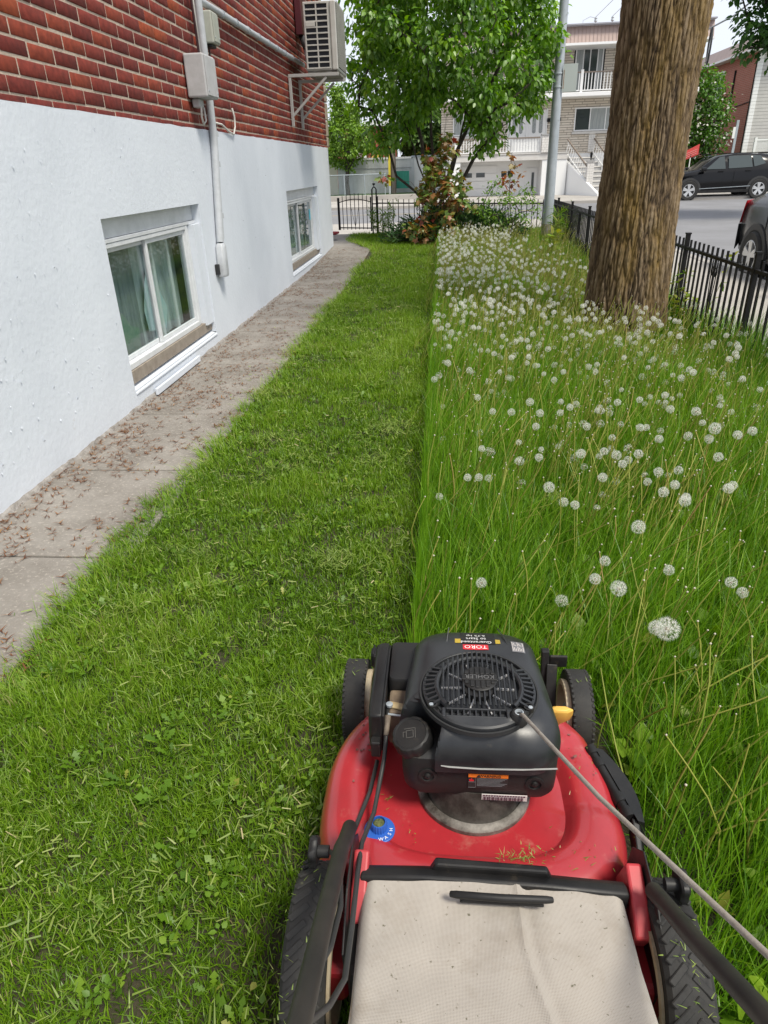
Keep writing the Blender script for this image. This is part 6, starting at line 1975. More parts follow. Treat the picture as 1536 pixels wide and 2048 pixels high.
# handle brackets, tubes and knobs
for sx in (-1, 1):
    if sx < 0:
        xb = -.125; tube = [(-.1505, .775, .285), (-.1495, .725, .318), (-.150, .690, .345), (-.143, .56, .43), (-.133, .345, .555), (-.126, .0, .76), (-.12, -.30, .93)]
    else:
        xb = .318; tube = [(.330, .675, .305), (.333, .645, .325), (.336, .56, .385), (.342, .405, .505), (.348, .0, .76), (.35, -.30, .93)]
    MB().tube(tube, .0127, 18).build('handle_tube', M['handle'], mw, smooth='auto')
    br = MB()
    br.loft([[(xb - .013, y, z) for y, z in ((.765, .205), (.66, .185), (.640, .235), (.675, .262), (.735, .285))], [(xb + .013, y, z) for y, z in ((.765, .205), (.66, .185), (.640, .235), (.675, .262), (.735, .285))]])
    br.build('handle_bracket', M['redplastic'], mw, bevel=.005, bseg=3)
    k_ = MB()
    kc = Vector((-.176, .712, .305)) if sx < 0 else Vector((.352, .690, .300))
    k_.lathe([(.010, 0), (.010, .022), (.012, .024)], kc, (sx, 0, 0), 16)
    rings = []
    for rr, z in ((.022, .0), (.0245, .003), (.0245, .010), (.022, .013)):
        rings.append([kc + Vector((sx * (.018 + z), math.cos(2 * math.pi * q / 60) * rr * (1 + .09 * math.cos(5 * 2 * math.pi * q / 60)), math.sin(2 * math.pi * q / 60) * rr * (1 + .09 * math.cos(5 * 2 * math.pi * q / 60)))) for q in range(60)])
    k_.loft(rings); k_.build('knob', M['black'], mw, smooth='auto')
    pl_ = MB(); px = xb + (-.017 if sx < 0 else .0155)
    pl_.prism([(px, .80, .175), (px, .60, .14), (px, .585, .245), (px, .66, .292), (px, .745, .300), (px, .79, .25)], (.003, 0, 0))
    pl_.build('side_plate', M['black'], mw, bevel=.001)
MB().tube([(-.12, -.30, .93), (-.10, -.36, .965), (.10, -.38, .975), (.32, -.36, .965), (.35, -.30, .93)], .0135, 14).build('handle_bar', M['handle'], mw, smooth='auto')
MB().bb(.302, .360, .665, .80, .15, .155).build('bracket_plate', M['red'], mw)
# control cables on the left
MB().tube([(-.100, 1.012, .334), (-.099, .985, .325), (-.103, .93, .282), (-.116, .84, .243), (-.128, .755, .272), (-.126, .68, .295), (-.122, .58, .320), (-.120, .50, .345), (-.128, .44, .400), (-.139, .37, .500), (-.136, .30, .565)], .0042, 8).build('throttle_cable', M['cable'], mw, smooth=True)
MB().tube([(-.099, .996, .330), (-.101, .962, .312)], [.0065, .0048], 10).build('cable_boot', mat('boot', (.10, .08, .065), .7, col2=(.2, .16, .12), nscale=60), mw, smooth=True)
MB().tube([(-.120, .96, .245), (-.130, .90, .225), (-.150, .82, .222), (-.165, .775, .250), (-.166, .74, .29)], .0042, 8).build('brake_cable', M['cable'], mw, smooth=True)
MB().tube([(-.170, .700, .322), (-.158, .672, .352), (-.140, .62, .385), (-.128, .55, .42), (-.126, .47, .47), (-.134, .40, .528)], .0040, 8).build('drive_cable', M['cable'], mw, smooth=True)
# ================================================================== metal pole with sign
pole = thing('street_light_pole', (1.80, 12.72, .05), 'grey weathered metal lamp pole with a blank sign plate beside the front fence', 'pole')
MB().tube([(1.80, 12.72, .30), (1.803, 12.72, 2.5), (1.807, 12.72, 6.5)], [.088, .072, .050], 24).build('shaft', M['galv'], pole, smooth='auto')
MB().lathe([(.105, .0), (.105, .10), (.098, .13), (.100, .15), (.092, .25), (.090, .30)], (1.80, 12.72, .05), n=24).build('base', mat('dirty_metal', (.15, .13, .11), .8, col2=(.30, .29, .27), nscale=10, bump=.4, bscale=30), pole, smooth='auto')
MB().bb(1.795 + .062, 1.795 + .285, 12.640, 12.644, 2.265, 2.64).build('sign_plate', mat('sign_back', (.40, .44, .42), .45, metal=.2), pole, bevel=.0005)
sgn = MB().lathe([(.080, -.012), (.082, 0), (.080, .012)], (1.803, 12.72, 2.52), n=24).lathe([(.080, -.012), (.082, 0), (.080, .012)], (1.803, 12.72, 2.34), n=24)
tag(sgn.build('strap', M['galv'], pole), kind='stuff')
MB().bb(1.868, 1.882, 12.64, 12.68, 2.31, 2.56).build('sign_bracket', mat('rusty', (.30, .17, .11), .8, col2=(.45, .36, .30), nscale=25), pole)
MB().bb(1.708, 1.722, 12.70, 12.74, 2.31, 2.56).build('sign_bracket', M['galv'], pole)

# ================================================================== iron fences
PH = .72
def picket_mesh(h, w=.014):
    m = MB(); m.bb(-w / 2, w / 2, -w / 2, w / 2, .02, h); o = m.build('picket', M['iron'], None, local=True); me = o.data; bpy.data.objects.remove(o); return me
def fence(name, label, p0, p1, z0, z1, npost, npick, orn_every=1):
    p0, p1 = Vector(p0), Vector(p1)
    f = thing(name, (p0.x, p0.y, z0), label, 'fence')
    d = p1 - p0; L = d.length; u = d / L
    zz = lambda s: z0 + (z1 - z0) * s / L
    for s_, hz in (('rail', .63), ('rail', .10)):
        a = Vector((p0.x, p0.y, zz(0) + hz)); b_ = Vector((p1.x, p1.y, zz(L) + hz))
        MB().bar(a, b_, .026 if hz > .5 else .02, .022).build('rail', M['iron'], f)
    me = picket_mesh(PH - .02)
    pm = MB().bb(-.016, .016, -.016, .016, -.1, .735).bb(-.020, .020, -.020, .020, .735, .747); po = pm.build('post', M['iron'], None, local=True); pme = po.data; bpy.data.objects.remove(po)
    # ornament: two scrolls
    om = MB()
    for sx in (-1, 1):
        pts = []
        for k in range(22):
            q = k / 21; a = math.pi * (1.5 - 2.1 * q); r = .030 * (1 - .55 * q)
            pts.append((sx * (.004 + .028 - math.cos(a) * r * 1.0 - 0.0), 0, .535 + math.sin(a) * r * 1.2 - .0))
        om.tube([(sx * .045, 0, .62), (sx * .050, 0, .58)] + pts, .0042, 5)
        om.tube([(0, 0, .12), (sx * .03, 0, .30), (sx * .050, 0, .47), (sx * .052, 0, .60)], .004, 5)
    oo = om.build('scroll', M['iron'], None, local=True); ome = oo.data; bpy.data.objects.remove(oo)
    rot = math.atan2(u.y, u.x)
    for k in range(npost + 1):
        s = L * k / npost
        o = new_obj('post', pme, f, Vector((p0.x + u.x * s, p0.y + u.y * s, zz(s))) - Vector(f.location)); o.rotation_euler = (0, 0, rot)
        if k == npost: break
        n_ = npick
        for j in range(1, n_):
            s2 = s + L / npost * j / n_
            o = new_obj('picket', me, f, Vector((p0.x + u.x * s2, p0.y + u.y * s2, zz(s2))) - Vector(f.location)); o.rotation_euler = (0, 0, rot)
        s2 = s + L / npost * .5
        o = new_obj('scroll', ome, f, Vector((p0.x + u.x * s2, p0.y + u.y * s2, zz(s2))) - Vector(f.location)); o.rotation_euler = (0, 0, rot); o['kind'] = 'stuff'
    return f
fence('iron_fence', 'low black iron picket fence along the street side of the uncut grass', (2.035, 14.58 - .0, -.02), (2.035, 1.98, 0), -.02, .0, 9, 14)
fence('iron_fence', 'low black iron picket fence closing the front of the lawn behind the juniper', (-1.24, 14.0, 0), (1.98, 14.0, 0), .06, -.03, 2, 16)
gate = thing('iron_gate', (-1.99, 14.0, .2), 'black iron gate with pointed bars at the end of the path', 'gate')
gx0, gx1 = -1.985, -1.365
MB().bb(gx0 - .02, gx0 + .02, 13.98, 14.02, .235, .80).build('stile', M['iron'], gate)
MB().bb(gx1 - .012, gx1 + .012, 13.985, 14.015, .20, .80).build('stile', M['iron'], gate)
MB().bar((gx0 + .02, 14.0, .275), (gx1 - .012, 14, .255), .02, .02).build('rail', M['iron'], gate)
arch = [(gx0 + (gx1 - gx0) * q, 14.0, .715 + .055 * math.sin(math.pi * (q * 1.0)) + .0) for q in np.linspace(0, 1, 14)]
MB().tube(arch, .009, 6).build('rail', M['iron'], gate)
for k in range(1, 8):
    q = k / 8
    x = gx0 + (gx1 - gx0) * q
    MB().bb(x - .006, x + .006, 13.994, 14.006, .235, .80 + .075 * math.sin(math.pi * q)).build('bar', M['iron'], gate)
for sx in (-1, 1):
    MB().bar(((gx0 + gx1) / 2 + sx * .004, 14, .30), ((gx0 + gx1) / 2 + sx * .085, 14, .68), .006, .006).build('brace', M['iron'], gate)
gp = thing('gate_post', (-1.30, 14.0, .1), 'black double iron gate post with a small finial beside the gate', 'post')
for x in (-1.335, -1.255): MB().bb(x - .012, x + .012, 13.985, 14.015, .1, .93).build('upright', M['iron'], gp)
MB().tube([(-1.335, 14, .93), (-1.31, 14, .965), (-1.28, 14, .965), (-1.255, 14, .93)], .011, 6).build('arch', M['iron'], gp)
MB().lathe([(.008, 0), (.008, .03), (.018, .035), (.03, .045), (.034, .055), (.022, .062), (.001, .07)], (-1.295, 14, .97), n=12).build('finial', M['iron'], gp)
for z in (.68, .28): MB().bb(-1.335, -1.255, 13.99, 14.01, z - .01, z + .01).build('tie', M['iron'], gp)

# ================================================================== far street buildings
def sc_(v): return 1.032 * v
def fx(x): return x * 1.0324
def fz(z): return 1.3 + (z - 1.3) * 1.0324
FY = 38.2          # facade plane; porch and balcony fronts at 37
STONE = bpy.data.materials.new('pale_stone'); STONE.use_nodes = True
n, l = nodes(STONE); b = n['Principled BSDF']; b.inputs['Roughness'].default_value = .85
tcb = n.new('ShaderNodeTexCoord'); mp = n.new('ShaderNodeMapping'); mp.inputs['Rotation'].default_value = (R(90), 0, 0); l.new(tcb.outputs['Object'], mp.inputs['Vector'])
bt = n.new('ShaderNodeTexBrick'); bt.inputs['Scale'].default_value = 1.0; bt.inputs['Brick Width'].default_value = .62; bt.inputs['Row Height'].default_value = .105; bt.inputs['Mortar Size'].default_value = .013
bt.inputs['Mortar Smooth'].default_value = .1
bt.inputs['Color1'].default_value = (.70, .64, .55, 1); bt.inputs['Color2'].default_value = (.60, .535, .45, 1); bt.inputs['Mortar'].default_value = (.30, .26, .21, 1)
bt.offset = .37; bt.squash = .7; bt.squash_frequency = 3
l.new(mp.outputs[0], bt.inputs['Vector']); l.new(bt.outputs[0], b.inputs['Base Color'])
bp = n.new('ShaderNodeBump'); bp.inputs['Strength'].default_value = .9; bp.inputs['Distance'].default_value = .02; bp.invert = True
l.new(bt.outputs['Fac'], bp.inputs['Height']); l.new(bp.outputs[0], b.inputs['Normal'])
WB = mat('pier_brick_white', (.72, .70, .67), .8, col2=(.60, .58, .55), nscale=9)
CON = mat('far_concrete', (.60, .585, .56), .85, col2=(.52, .50, .47), nscale=2)
GREYC = mat('grey_step', (.36, .36, .36), .85, col2=(.29, .29, .29), nscale=3)
PINK = mat('ribbed_fascia', (.42, .32, .285), .6, col2=(.38, .285, .25), nscale=2)
CURT = mat('far_curtain', (.40, .43, .42), .9, col2=(.24, .26, .26), nscale=6, stretch=(6, 1, .2))
BROWN = mat('brown_rail', (.20, .16, .13), .6)
dup_ = thing('duplex_house', (5, FY, -.2), 'pale stone two storey duplex with balconies, twin white doors and a garage across the street', 'house')
MB().bb(-.1, 11.6, FY, FY + 9, fz(1.60), 6.6).build('stone_wall', STONE, dup_)
MB().bb(-.1, 11.6, FY + .003, FY + 9, -.3, fz(1.597)).build('garage_wall', M['whitepaint'], dup_)
# ribbed fascia with sloped face, gutter, soffit
fa = MB(); X = -.6; 
fa.prism([(-.6, 36.75, 5.955), (-.6, 36.95, 6.60), (-.6, 37.2, 6.63), (-.6, 38.9, 6.63), (-.6, 38.9, 5.955)], (12.4, 0, 0))
fas = fa.build('fascia', PINK, dup_)
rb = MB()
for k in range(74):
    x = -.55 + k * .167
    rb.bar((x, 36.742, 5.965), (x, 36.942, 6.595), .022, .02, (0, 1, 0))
tag(rb.build('fascia_rib', mat('rib_brown', (.33, .245, .215), .6), fas), kind='stuff')  # ribs are a darker pinkish brown than the fascia
MB().bb(-.62, 11.82, 36.70, 36.96, 6.605, 6.66).build('roof_edge', mat('roof_edge_grey', (.30, .30, .33), .6), dup_)
MB().bb(-.62, 11.82, 36.66, 38.19, 5.86, 5.952).build('soffit', M['whitepaint'], dup_)
# balcony and porch slabs
MB().bb(-.3, 11.6, 37.0, FY - .003, 3.93, 4.10).build('balcony_slab', M['whitepaint'], dup_, bevel=.015)
MB().bb(.3, 5.95, 37.0, FY - .003, 1.37, 1.64).build('porch_slab', CON, dup_, bevel=.015)
MB().bb(.3, 5.95, 36.97, 37.3, 1.6405, 1.685).build('porch_lip', CON, dup_)
MB().bb(4.78, 5.95, 37.03, FY, -.3, 1.368).build('porch_side_wall', M['whitepaint'], dup_)
MB().bb(.3, .85, 37.03, FY, -.3, 1.368).build('porch_side_wall', M['whitepaint'], dup_)
def railing(name, x0, x1, y, z0, z1, posts, nb, parent):
    r = bpy.data.objects.new(name, None); COL.objects.link(r); r.parent = parent; r.location = Vector(((x0 + x1) / 2, y, z0)) - wloc(parent)
    MB().bb(x0, x1, y - .03, y + .03, z1 - .05, z1).build('top_rail', BROWN, r)
    MB().bb(x0, x1, y - .02, y + .02, z0 + .05, z0 + .09).build('bottom_rail', M['whitepaint'], r)
    bmh = MB().bb(-.018, .018, -.012, .012, z0 + .09, z1 - .05); bo = bmh.build('baluster', M['whitepaint'], None, local=True); me = bo.data; bpy.data.objects.remove(bo)
    for k in range(nb):
        x = x0 + (x1 - x0) * (k + .5) / nb
        new_obj('baluster', me, r, Vector((x, y, 0)) - wloc(r))
    for x in posts: MB().bb(x - .06, x + .06, y - .05, y + .05, z0, z1 + .08).build('newel', M['whitepaint'], r)
    return r
railing('balcony_railing', 1.2, 10.5, 37.08, 4.10, 4.90, (2.0, 4.55, 6.32, 8.6), 66, dup_)
railing('porch_railing', .55, 2.32, 37.08, 1.685, 2.36, (.62,), 14, dup_)
railing('porch_railing', 2.68, 4.62, 37.08, 1.685, 2.36, (), 14, dup_)
MB().bb(3.35, 4.62, 37.115, 37.14, 1.70, 2.34).build('privacy_panel', M['whitepaint'], dup_)
def pier(x, z0, z1, y=37.1, wdt=.34):
    p = bpy.data.objects.new('pier', None); COL.objects.link(p); p.parent = dup_; p.location = Vector((x, y, z0)) - wloc(dup_)
    z = z0; k = 0
    while z < z1 - .05:
        h = min(.105, z1 - z)
        xs = (-wdt / 2, -.02, wdt / 2) if k % 2 else (-wdt / 2, -wdt / 2 + .10, .06, wdt / 2)
        for a, c in zip(xs[:-1], xs[1:]):
            MB().bb(x + a + .004, x + c - .004, y - wdt / 2, y + wdt / 2, z + .004, z + h - .004).build('brick', WB, p)
        z += h; k += 1
    MB().bb(x - wdt / 2 + .01, x + wdt / 2 - .01, y - wdt / 2 + .012, y + wdt / 2 - .012, z0, z1).build('core', mat('pier_mortar', (.35, .33, .31), .9), p)
    MB().bb(x - wdt / 2 - .03, x + wdt / 2 + .03, y - wdt / 2 - .03, y + wdt / 2 + .03, z1 + .003, z1 + .06).build('cap', GREYC, p)
pier(2.50, 1.69, 2.36); pier(4.86, 1.69, 2.40)
# windows and doors of the facade
def window(x0, x1, z0, z1, splits, name='window', y=FY, bar=.055, curt=None, parent=None):
    parent = parent or dup_
    w_ = bpy.data.objects.new(name, None); COL.objects.link(w_); w_.parent = parent; w_.location = Vector(((x0 + x1) / 2, y, z0)) - wloc(parent)
    MB().bb(x0, x0 + bar, y - .05, y + .02, z0, z1).bb(x1 - bar, x1, y - .05, y + .02, z0, z1).bb(x0 + bar, x1 - bar, y - .048, y + .02, z0, z0 + bar).bb(x0 + bar, x1 - bar, y - .048, y + .02, z1 - bar, z1).build('frame', M['whitepaint'], w_)
    xs = [x0 + bar] + [x0 + (x1 - x0) * s for s in splits] + [x1 - bar]
    for k, (a, c) in enumerate(zip(xs[:-1], xs[1:])):
        MB().bb(a + .01, c - .01, y - .022, y - .016, z0 + bar, z1 - bar).build('pane', M['farglass'] if (curt is None or not curt[k]) else CURT, w_)
        if k: MB().bb(a - .022, a + .022, y - .045, y + .01, z0 + bar, z1 - bar).build('mullion', M['whitepaint'], w_)
    return w_
window(fx(5.94), fx(7.18), fz(4.12), fz(5.80), (.29, .53, .80), 'balcony_door', curt=(1, 0, 0, 1))
MB().bb(fx(5.88), fx(7.25), FY - .008, FY - .002, fz(4.12), fz(5.86)).build('dark_reveal', M['dark'], dup_)
window(fx(.46), fx(2.42), fz(2.50), fz(3.42), (.25, .62), curt=(1, 1, 0))
window(fx(6.12), fx(8.35), fz(2.52), fz(3.48), (.32, .64), curt=(0, 1, 1))
MB().bb(fx(6.05), fx(8.45), FY - .12, FY - .001, fz(2.40), fz(2.50)).build('window_sill', CON, dup_)
MB().bb(fx(.40), fx(2.55), FY - .12, FY - .001, fz(2.38), fz(2.48)).build('window_sill', CON, dup_)
for k, x in enumerate((3.10, 4.02)):
    d = bpy.data.objects.new('door', None); COL.objects.link(d); d.parent = dup_; d.location = Vector((fx(x + .4), FY, fz(1.65))) - wloc(dup_)
    MB().bb(fx(x), fx(x + .80), FY - .05, FY - .006, fz(1.66), fz(3.44)).build('leaf', M['whitepaint'], d, bevel=.01)
    MB().bb(fx(x - .06), fx(x) - .003, FY - .07, FY - .004, fz(1.66), fz(3.50)).bb(fx(x + .80) + .003, fx(x + .86), FY - .07, FY - .004, fz(1.66), fz(3.50)).build('frame', M['whitepaint'], d)
    for xx in (x + .25, x + .56):
        pl = MB(); rr = .085
        pl.prism([(fx(xx) + rr * math.cos(a), FY - .056, fz(3.20) + rr * math.sin(a)) for a in np.linspace(0, math.pi, 9)] + [(fx(xx) - rr * math.cos(a), FY - .056, fz(2.58) - rr * math.sin(a)) for a in np.linspace(0, math.pi, 9)], (0, -.008, 0))
        pl.build('glass_oval', mat('leaded_glass', (.20, .22, .22), .2, col2=(.35, .37, .36), nscale=22), d)
for x, z in ((2.96, 3.42), (3.97, 3.46)):
    lm = MB(); lm.lathe([(.02, -.14), (.055, -.10), (.07, .06), (.03, .12), (.012, .17)], (fx(x), FY - .12, fz(z)), n=8); lm.bb(fx(x) - .015, fx(x) + .015, FY - .11, FY - .001, fz(z) + .09, fz(z) + .12)
    lm.build('wall_lamp', M['iron'], dup_)
for x in (2.68, 4.98, 5.36):
    MB().bb(fx(x) - .13, fx(x) + .13, FY - .12, FY - .002, fz(2.83 + (x - 2.68) * .05), fz(2.98 + (x - 2.68) * .05)).bb(fx(x) - .09, fx(x) - .07, FY - .1, FY - .05, fz(2.7), fz(2.83)).build('mailbox', M['iron'], dup_, bevel=.01)
# garage level under the porch
gd = bpy.data.objects.new('garage_door', None); COL.objects.link(gd); gd.parent = dup_; gd.location = Vector((2.3, FY, -.2)) - wloc(dup_)
for k in range(4):
    z0 = -.18 + k * .345
    MB().bb(fx(.9), fx(2.62), FY - .04, FY - .001, z0 + .006, z0 + .339).build('panel', M['whitepaint'], gd, bevel=.008)
for a in (1.0, 1.62): MB().bb(fx(a), fx(a + .42), FY - .05, FY - .042, fz(.70), fz(.90)).build('pane', M['farglass'], gd)
window(fx(2.78), fx(3.46), fz(.64), fz(1.0), (.5,), 'basement_window')
d = bpy.data.objects.new('door', None); COL.objects.link(d); d.parent = dup_; d.location = Vector((4.3, FY, -.2)) - wloc(dup_)
MB().bb(fx(4.02), fx(4.56), FY - .04, FY - .001, -.16, fz(1.05)).build('leaf', M['whitepaint'], d, bevel=.01)
MB().bb(fx(4.30), fx(4.42), FY - .05, FY - .041, fz(.02), fz(.85)).build('pane', M['farglass'], d)
# staircase: turned a little to the right, towards the drive
sr = bpy.data.objects.new('staircase', None); COL.objects.link(sr); sr.parent = dup_; sr.location = Vector((5.85, 37.9, 0)) - wloc(dup_)
ang = R(-24); ns_ = 9; run = .31; rise = (1.64 + .18) / ns_
Ms = Matrix.Rotation(ang * -1, 3, 'Z')
def sp(u, v, z): 
    q = Ms @ Vector((u, v, 0)); return Vector((5.98 + q.x, 37.55 + q.y, z))
for k in range(ns_):
    z = 1.64 - (k + 1) * rise + .0
    a, b2 = -k * run, -(k + 1) * run - .03
    m_ = MB(); m_.loft([[sp(0, a, z - .9 if k < 5 else -.25), sp(1.42, a, z - .9 if k < 5 else -.25), sp(1.42, b2, z - .9 if k < 5 else -.25), sp(0, b2, z - .9 if k < 5 else -.25)], [sp(0, a, z - .05), sp(1.42, a, z - .05), sp(1.42, b2 + .03, z - .05), sp(0, b2 + .03, z - .05)]]); m_.build('riser', GREYC, sr)
    m_ = MB(); m_.loft([[sp(-.01, a, z - .049), sp(1.43, a, z - .049), sp(1.43, b2, z - .049), sp(-.01, b2, z - .049)], [sp(-.01, a, z), sp(1.43, a, z), sp(1.43, b2, z), sp(-.01, b2, z)]]); m_.build('tread', CON, sr)
sw = MB(); sw.loft([[sp(-.03, .4, -.3), sp(-.03, .4, 1.60), sp(-.03, -ns_ * run - .25, -.10), sp(-.03, -ns_ * run - .25, -.3)], [sp(-.16, .4, -.3), sp(-.16, .4, 1.60), sp(-.16, -ns_ * run - .25, -.10), sp(-.16, -ns_ * run - .25, -.3)]]); sw.build('stringer_wall', M['whitepaint'], sr)
def stair_rail(u, k0, k1):
    a, c = sp(u, -k0 * run, 1.64 - k0 * rise + .62), sp(u, -k1 * run, 1.64 - k1 * rise + .62)
    MB().bar(a, c, .05, .05).build('hand_rail', BROWN, sr)
    MB().bar(a - Vector((0, 0, .60)), c - Vector((0, 0, .60)), .035, .035).build('foot_rail', M['whitepaint'], sr)
    nb_ = int((k1 - k0) * 1.9)
    for j in range(nb_):
        q = (j + .5) / nb_
        p = a.lerp(c, q)
        MB().tube([p - Vector((0, 0, .60)), p - Vector((.05, .02, .45)), p - Vector((-.015, 0, .22)), p], .016, 5).build('baluster', M['whitepaint'], sr)
stair_rail(-.05, .2, 6.0); stair_rail(1.46, .2, 8.6)
q = sp(.05, -6.4 * run, 0)
pier(q.x, .10, 1.22, q.y, .30)
lm = MB(); lm.lathe([(.03, 0), (.02, .08), (.05, .12), (.065, .28), (.02, .34)], (q.x, q.y, 1.29), n=8); lm.build('pier_lamp', M['iron'], dup_)
q = sp(1.46, .15, 0); pier(q.x - .02, 1.66, 2.46, q.y, .30)
# rooftop service masts
for x in (6.9, 7.65):
    MB().tube([(x, 38.2, 6.6), (x, 38.2, 6.95)], .025, 6).lathe([(.05, 0), (.08, .04), (.05, .10), (.07, .14), (.03, .2)], (x, 38.2, 6.9), n=8).build('insulator', M['galv'], dup_)
MB().tube([(6.3, 38, 6.62), (6.3, 38, 6.95), (6.6, 38, 7.08), (6.85, 38, 7.02)], .012, 5).build('service_wire', M['galv'], dup_)

# ------------------------------------------------------------------ right hand brick house
rh = thing('corner_house', (15.9, 42, -.2), 'house with red brick side wall, pale siding front and sloped fascia behind the black SUV', 'house')
RB = bpy.data.materials.new('far_red_brick'); RB.use_nodes = True
n, l = nodes(RB); b = n['Principled BSDF']; b.inputs['Roughness'].default_value = .85
tcb = n.new('ShaderNodeTexCoord'); mp = n.new('ShaderNodeMapping'); mp.inputs['Rotation'].default_value = (R(90), 0, R(90)); l.new(tcb.outputs['Object'], mp.inputs['Vector'])
bt = n.new('ShaderNodeTexBrick'); bt.inputs['Scale'].default_value = 1; bt.inputs['Brick Width'].default_value = .24; bt.inputs['Row Height'].default_value = .085; bt.inputs['Mortar Size'].default_value = .010
bt.inputs['Color1'].default_value = (.42, .135, .095, 1); bt.inputs['Color2'].default_value = (.35, .11, .075, 1); bt.inputs['Mortar'].default_value = (.40, .27, .22, 1)
cb = n.new('ShaderNodeCombineXYZ'); sx_ = n.new('ShaderNodeSeparateXYZ'); l.new(tcb.outputs['Object'], sx_.inputs[0]); l.new(sx_.outputs['Y'], cb.inputs['X']); l.new(sx_.outputs['Z'], cb.inputs['Y']); l.new(cb.outputs[0], bt.inputs['Vector'])
l.new(bt.outputs[0], b.inputs['Base Color'])
SID = mat('pale_siding', (.52, .505, .48), .6, col2=(.46, .45, .43), nscale=2)
MB().bb(15.9, 24, 42.05, 58, -.4, 6.25).build('brick_wall', RB, rh)
sd = MB()
for k in range(42):
    z = -.3 + k * .155
    sd.bb(15.93, 24, 42.0 - .012, 42.04, z + .006, z + .150)
for k in range(42):
    z = -.3 + k * .155
    MB().bb(16.12, 24, 41.975, 42.045, z + .006, z + .150).build('siding_board', SID, rh) if k < 40 else None
for k in range(42):
    z = -.3 + k * .155
    MB().bb(15.86, 16.11, 41.95, 42.048, z + .005, z + .151).build('corner_trim', M['whitepaint'], rh) if k < 40 else None
MB().bb(15.92, 24, 42.046, 42.05, -.4, 6.25).build('backing', M['dark'], rh)
f_ = MB(); f_.prism([(15.45, 41.5, 6.02), (15.75, 41.5, 6.62), (24, 41.5, 6.62), (24, 41.5, 6.02)], (0, 17, 0)); f_.build('fascia', PINK, rh)
MB().bb(15.38, 24, 41.42, 58.6, 5.92, 6.015).build('soffit', M['whitepaint'], rh)
# window on the side wall, cables and downpipe
wn = bpy.data.objects.new('window', None); COL.objects.link(wn); wn.parent = rh; wn.location = Vector((15.9, 47.0, 4)) - wloc(rh)
MB().bb(15.84, 15.91, 46.5, 47.7, 3.65, 5.55).build('frame', M['whitepaint'], wn)
MB().bb(15.83, 15.838, 46.58, 47.08, 3.75, 5.45).build('pane', CURT, wn); MB().bb(15.83, 15.838, 47.14, 47.62, 3.75, 5.45).build('pane', M['farglass'], wn)
MB().tube([(15.86, 44.9, 3.5), (15.86, 44.9, 5.4)], .05, 8).build('downpipe', M['iron'], rh)
MB().tube([(15.87, 42.15, 6), (15.87, 42.15, -.3)], .035, 8).build('downpipe', M['iron'], rh)
MB().tube([(15.87, 42.2, 3.75), (15.87, 44.5, 3.62), (15.87, 48, 3.66)], .02, 6).build('wire', M['iron'], rh)
# front balcony with lattice
MB().bb(16.05, 20, 40.9, 41.94, .78, .95).build('balcony_slab', CON, rh)
lat = MB()
for k in range(26):
    x = 16.14 + k * .036
    lat.bb(x, x + .014, 40.95, 40.965, 1.0, 1.92)
for k in range(20): lat.bb(16.12, 17.05, 40.966, 40.98, 1.02 + k * .045, 1.034 + k * .045)
tag(lat.build('lattice', M['whitepaint'], rh), kind='stuff')
for x in (16.08, 17.08): MB().bb(x - .06, x + .06, 40.9, 41.02, .95, 2.08).build('newel', M['whitepaint'], rh)
MB().bb(16.08, 20, 40.93, 41.0, 1.93, 2.0).build('top_rail', M['whitepaint'], rh)
for k in range(12): MB().bb(17.2 + k * .16, 17.25 + k * .16, 40.94, 40.99, .97, 1.93).build('baluster', M['whitepaint'], rh)
window(17.2, 19.2, 1.2, 3.1, (.5,), 'window', 41.96, .07, (0, 0), rh)

# ------------------------------------------------------------------ street furniture far right
sg = thing('street_sign', (14.9, 40.0, -.2), 'white street sign post with a small plate in front of the blossoming tree', 'sign')
MB().bb(14.62, 14.74, 39.98, 40.04, -.2, 2.85).build('post', M['galv'], sg)
MB().bb(14.50, 14.62, 39.97, 39.98, 2.05, 2.55).build('plate', M['whitepaint'], sg)
ls = thing('lawn_sign', (12.4, 40, -.2), 'small red sign standing behind the bonnet of the black SUV', 'sign')
MB().prism([(12.30, 40, 1.12), (13.0, 40, 1.38), (13.0, 40, 1.86), (12.34, 40, 1.55)], (0, .02, 0)).build('panel', mat('red_sign', (.55, .06, .055), .5), ls)
MB().bb(12.62, 12.66, 40.0, 40.03, -.2, 1.4).build('stake', M['whitepaint'], ls)
for k in range(3): MB().bar((12.42, 39.995, 1.26 + k * .09), (12.92, 39.995, 1.45 + k * .09), .012, .028, (0, 1, 0)).build('printed_line', mat('pale_red_print', (.75, .45, .42), .5), ls)

# overhead cables
cb_ = thing('overhead_cable', (9.5, 26, 7.6), 'thick service cable sagging across the sky at the upper right with a hanging coil', 'cable')
pA = CAM + (F_ * FPX + R_ * (1395 - 768) - U_ * (70 - 1024)) / FPX * 26
pB = CAM + (F_ * FPX + R_ * (1470 - 768) - U_ * (30 - 1024)) / FPX * 23
pC = CAM + (F_ * FPX + R_ * (1560 - 768) - U_ * (-45 - 1024)) / FPX * 20
p0 = pA + (pA - pB) * 3 + Vector((0, 0, .3))
MB().tube([p0, pA, pB, pC, pC + (pC - pB) * 2], .028, 6).build('cable', mat('cable_grey', (.30, .32, .33), .7), cb_)
cc = CAM + (F_ * FPX + R_ * (1419 - 768) - U_ * (92 - 1024)) / FPX * 25
rng_pts = [cc + Vector((.055 * math.sin(a), .30 * math.sin(a), .56 * math.cos(a))) for a in np.linspace(0, 2 * math.pi, 33)]
MB().tube(rng_pts, .035, 6, False).build('coil', M['cable'], cb_)
wr = thing('overhead_wire', (7.5, 38, 7.1), 'thin service wires rising from the duplex roof into the sky', 'wire')
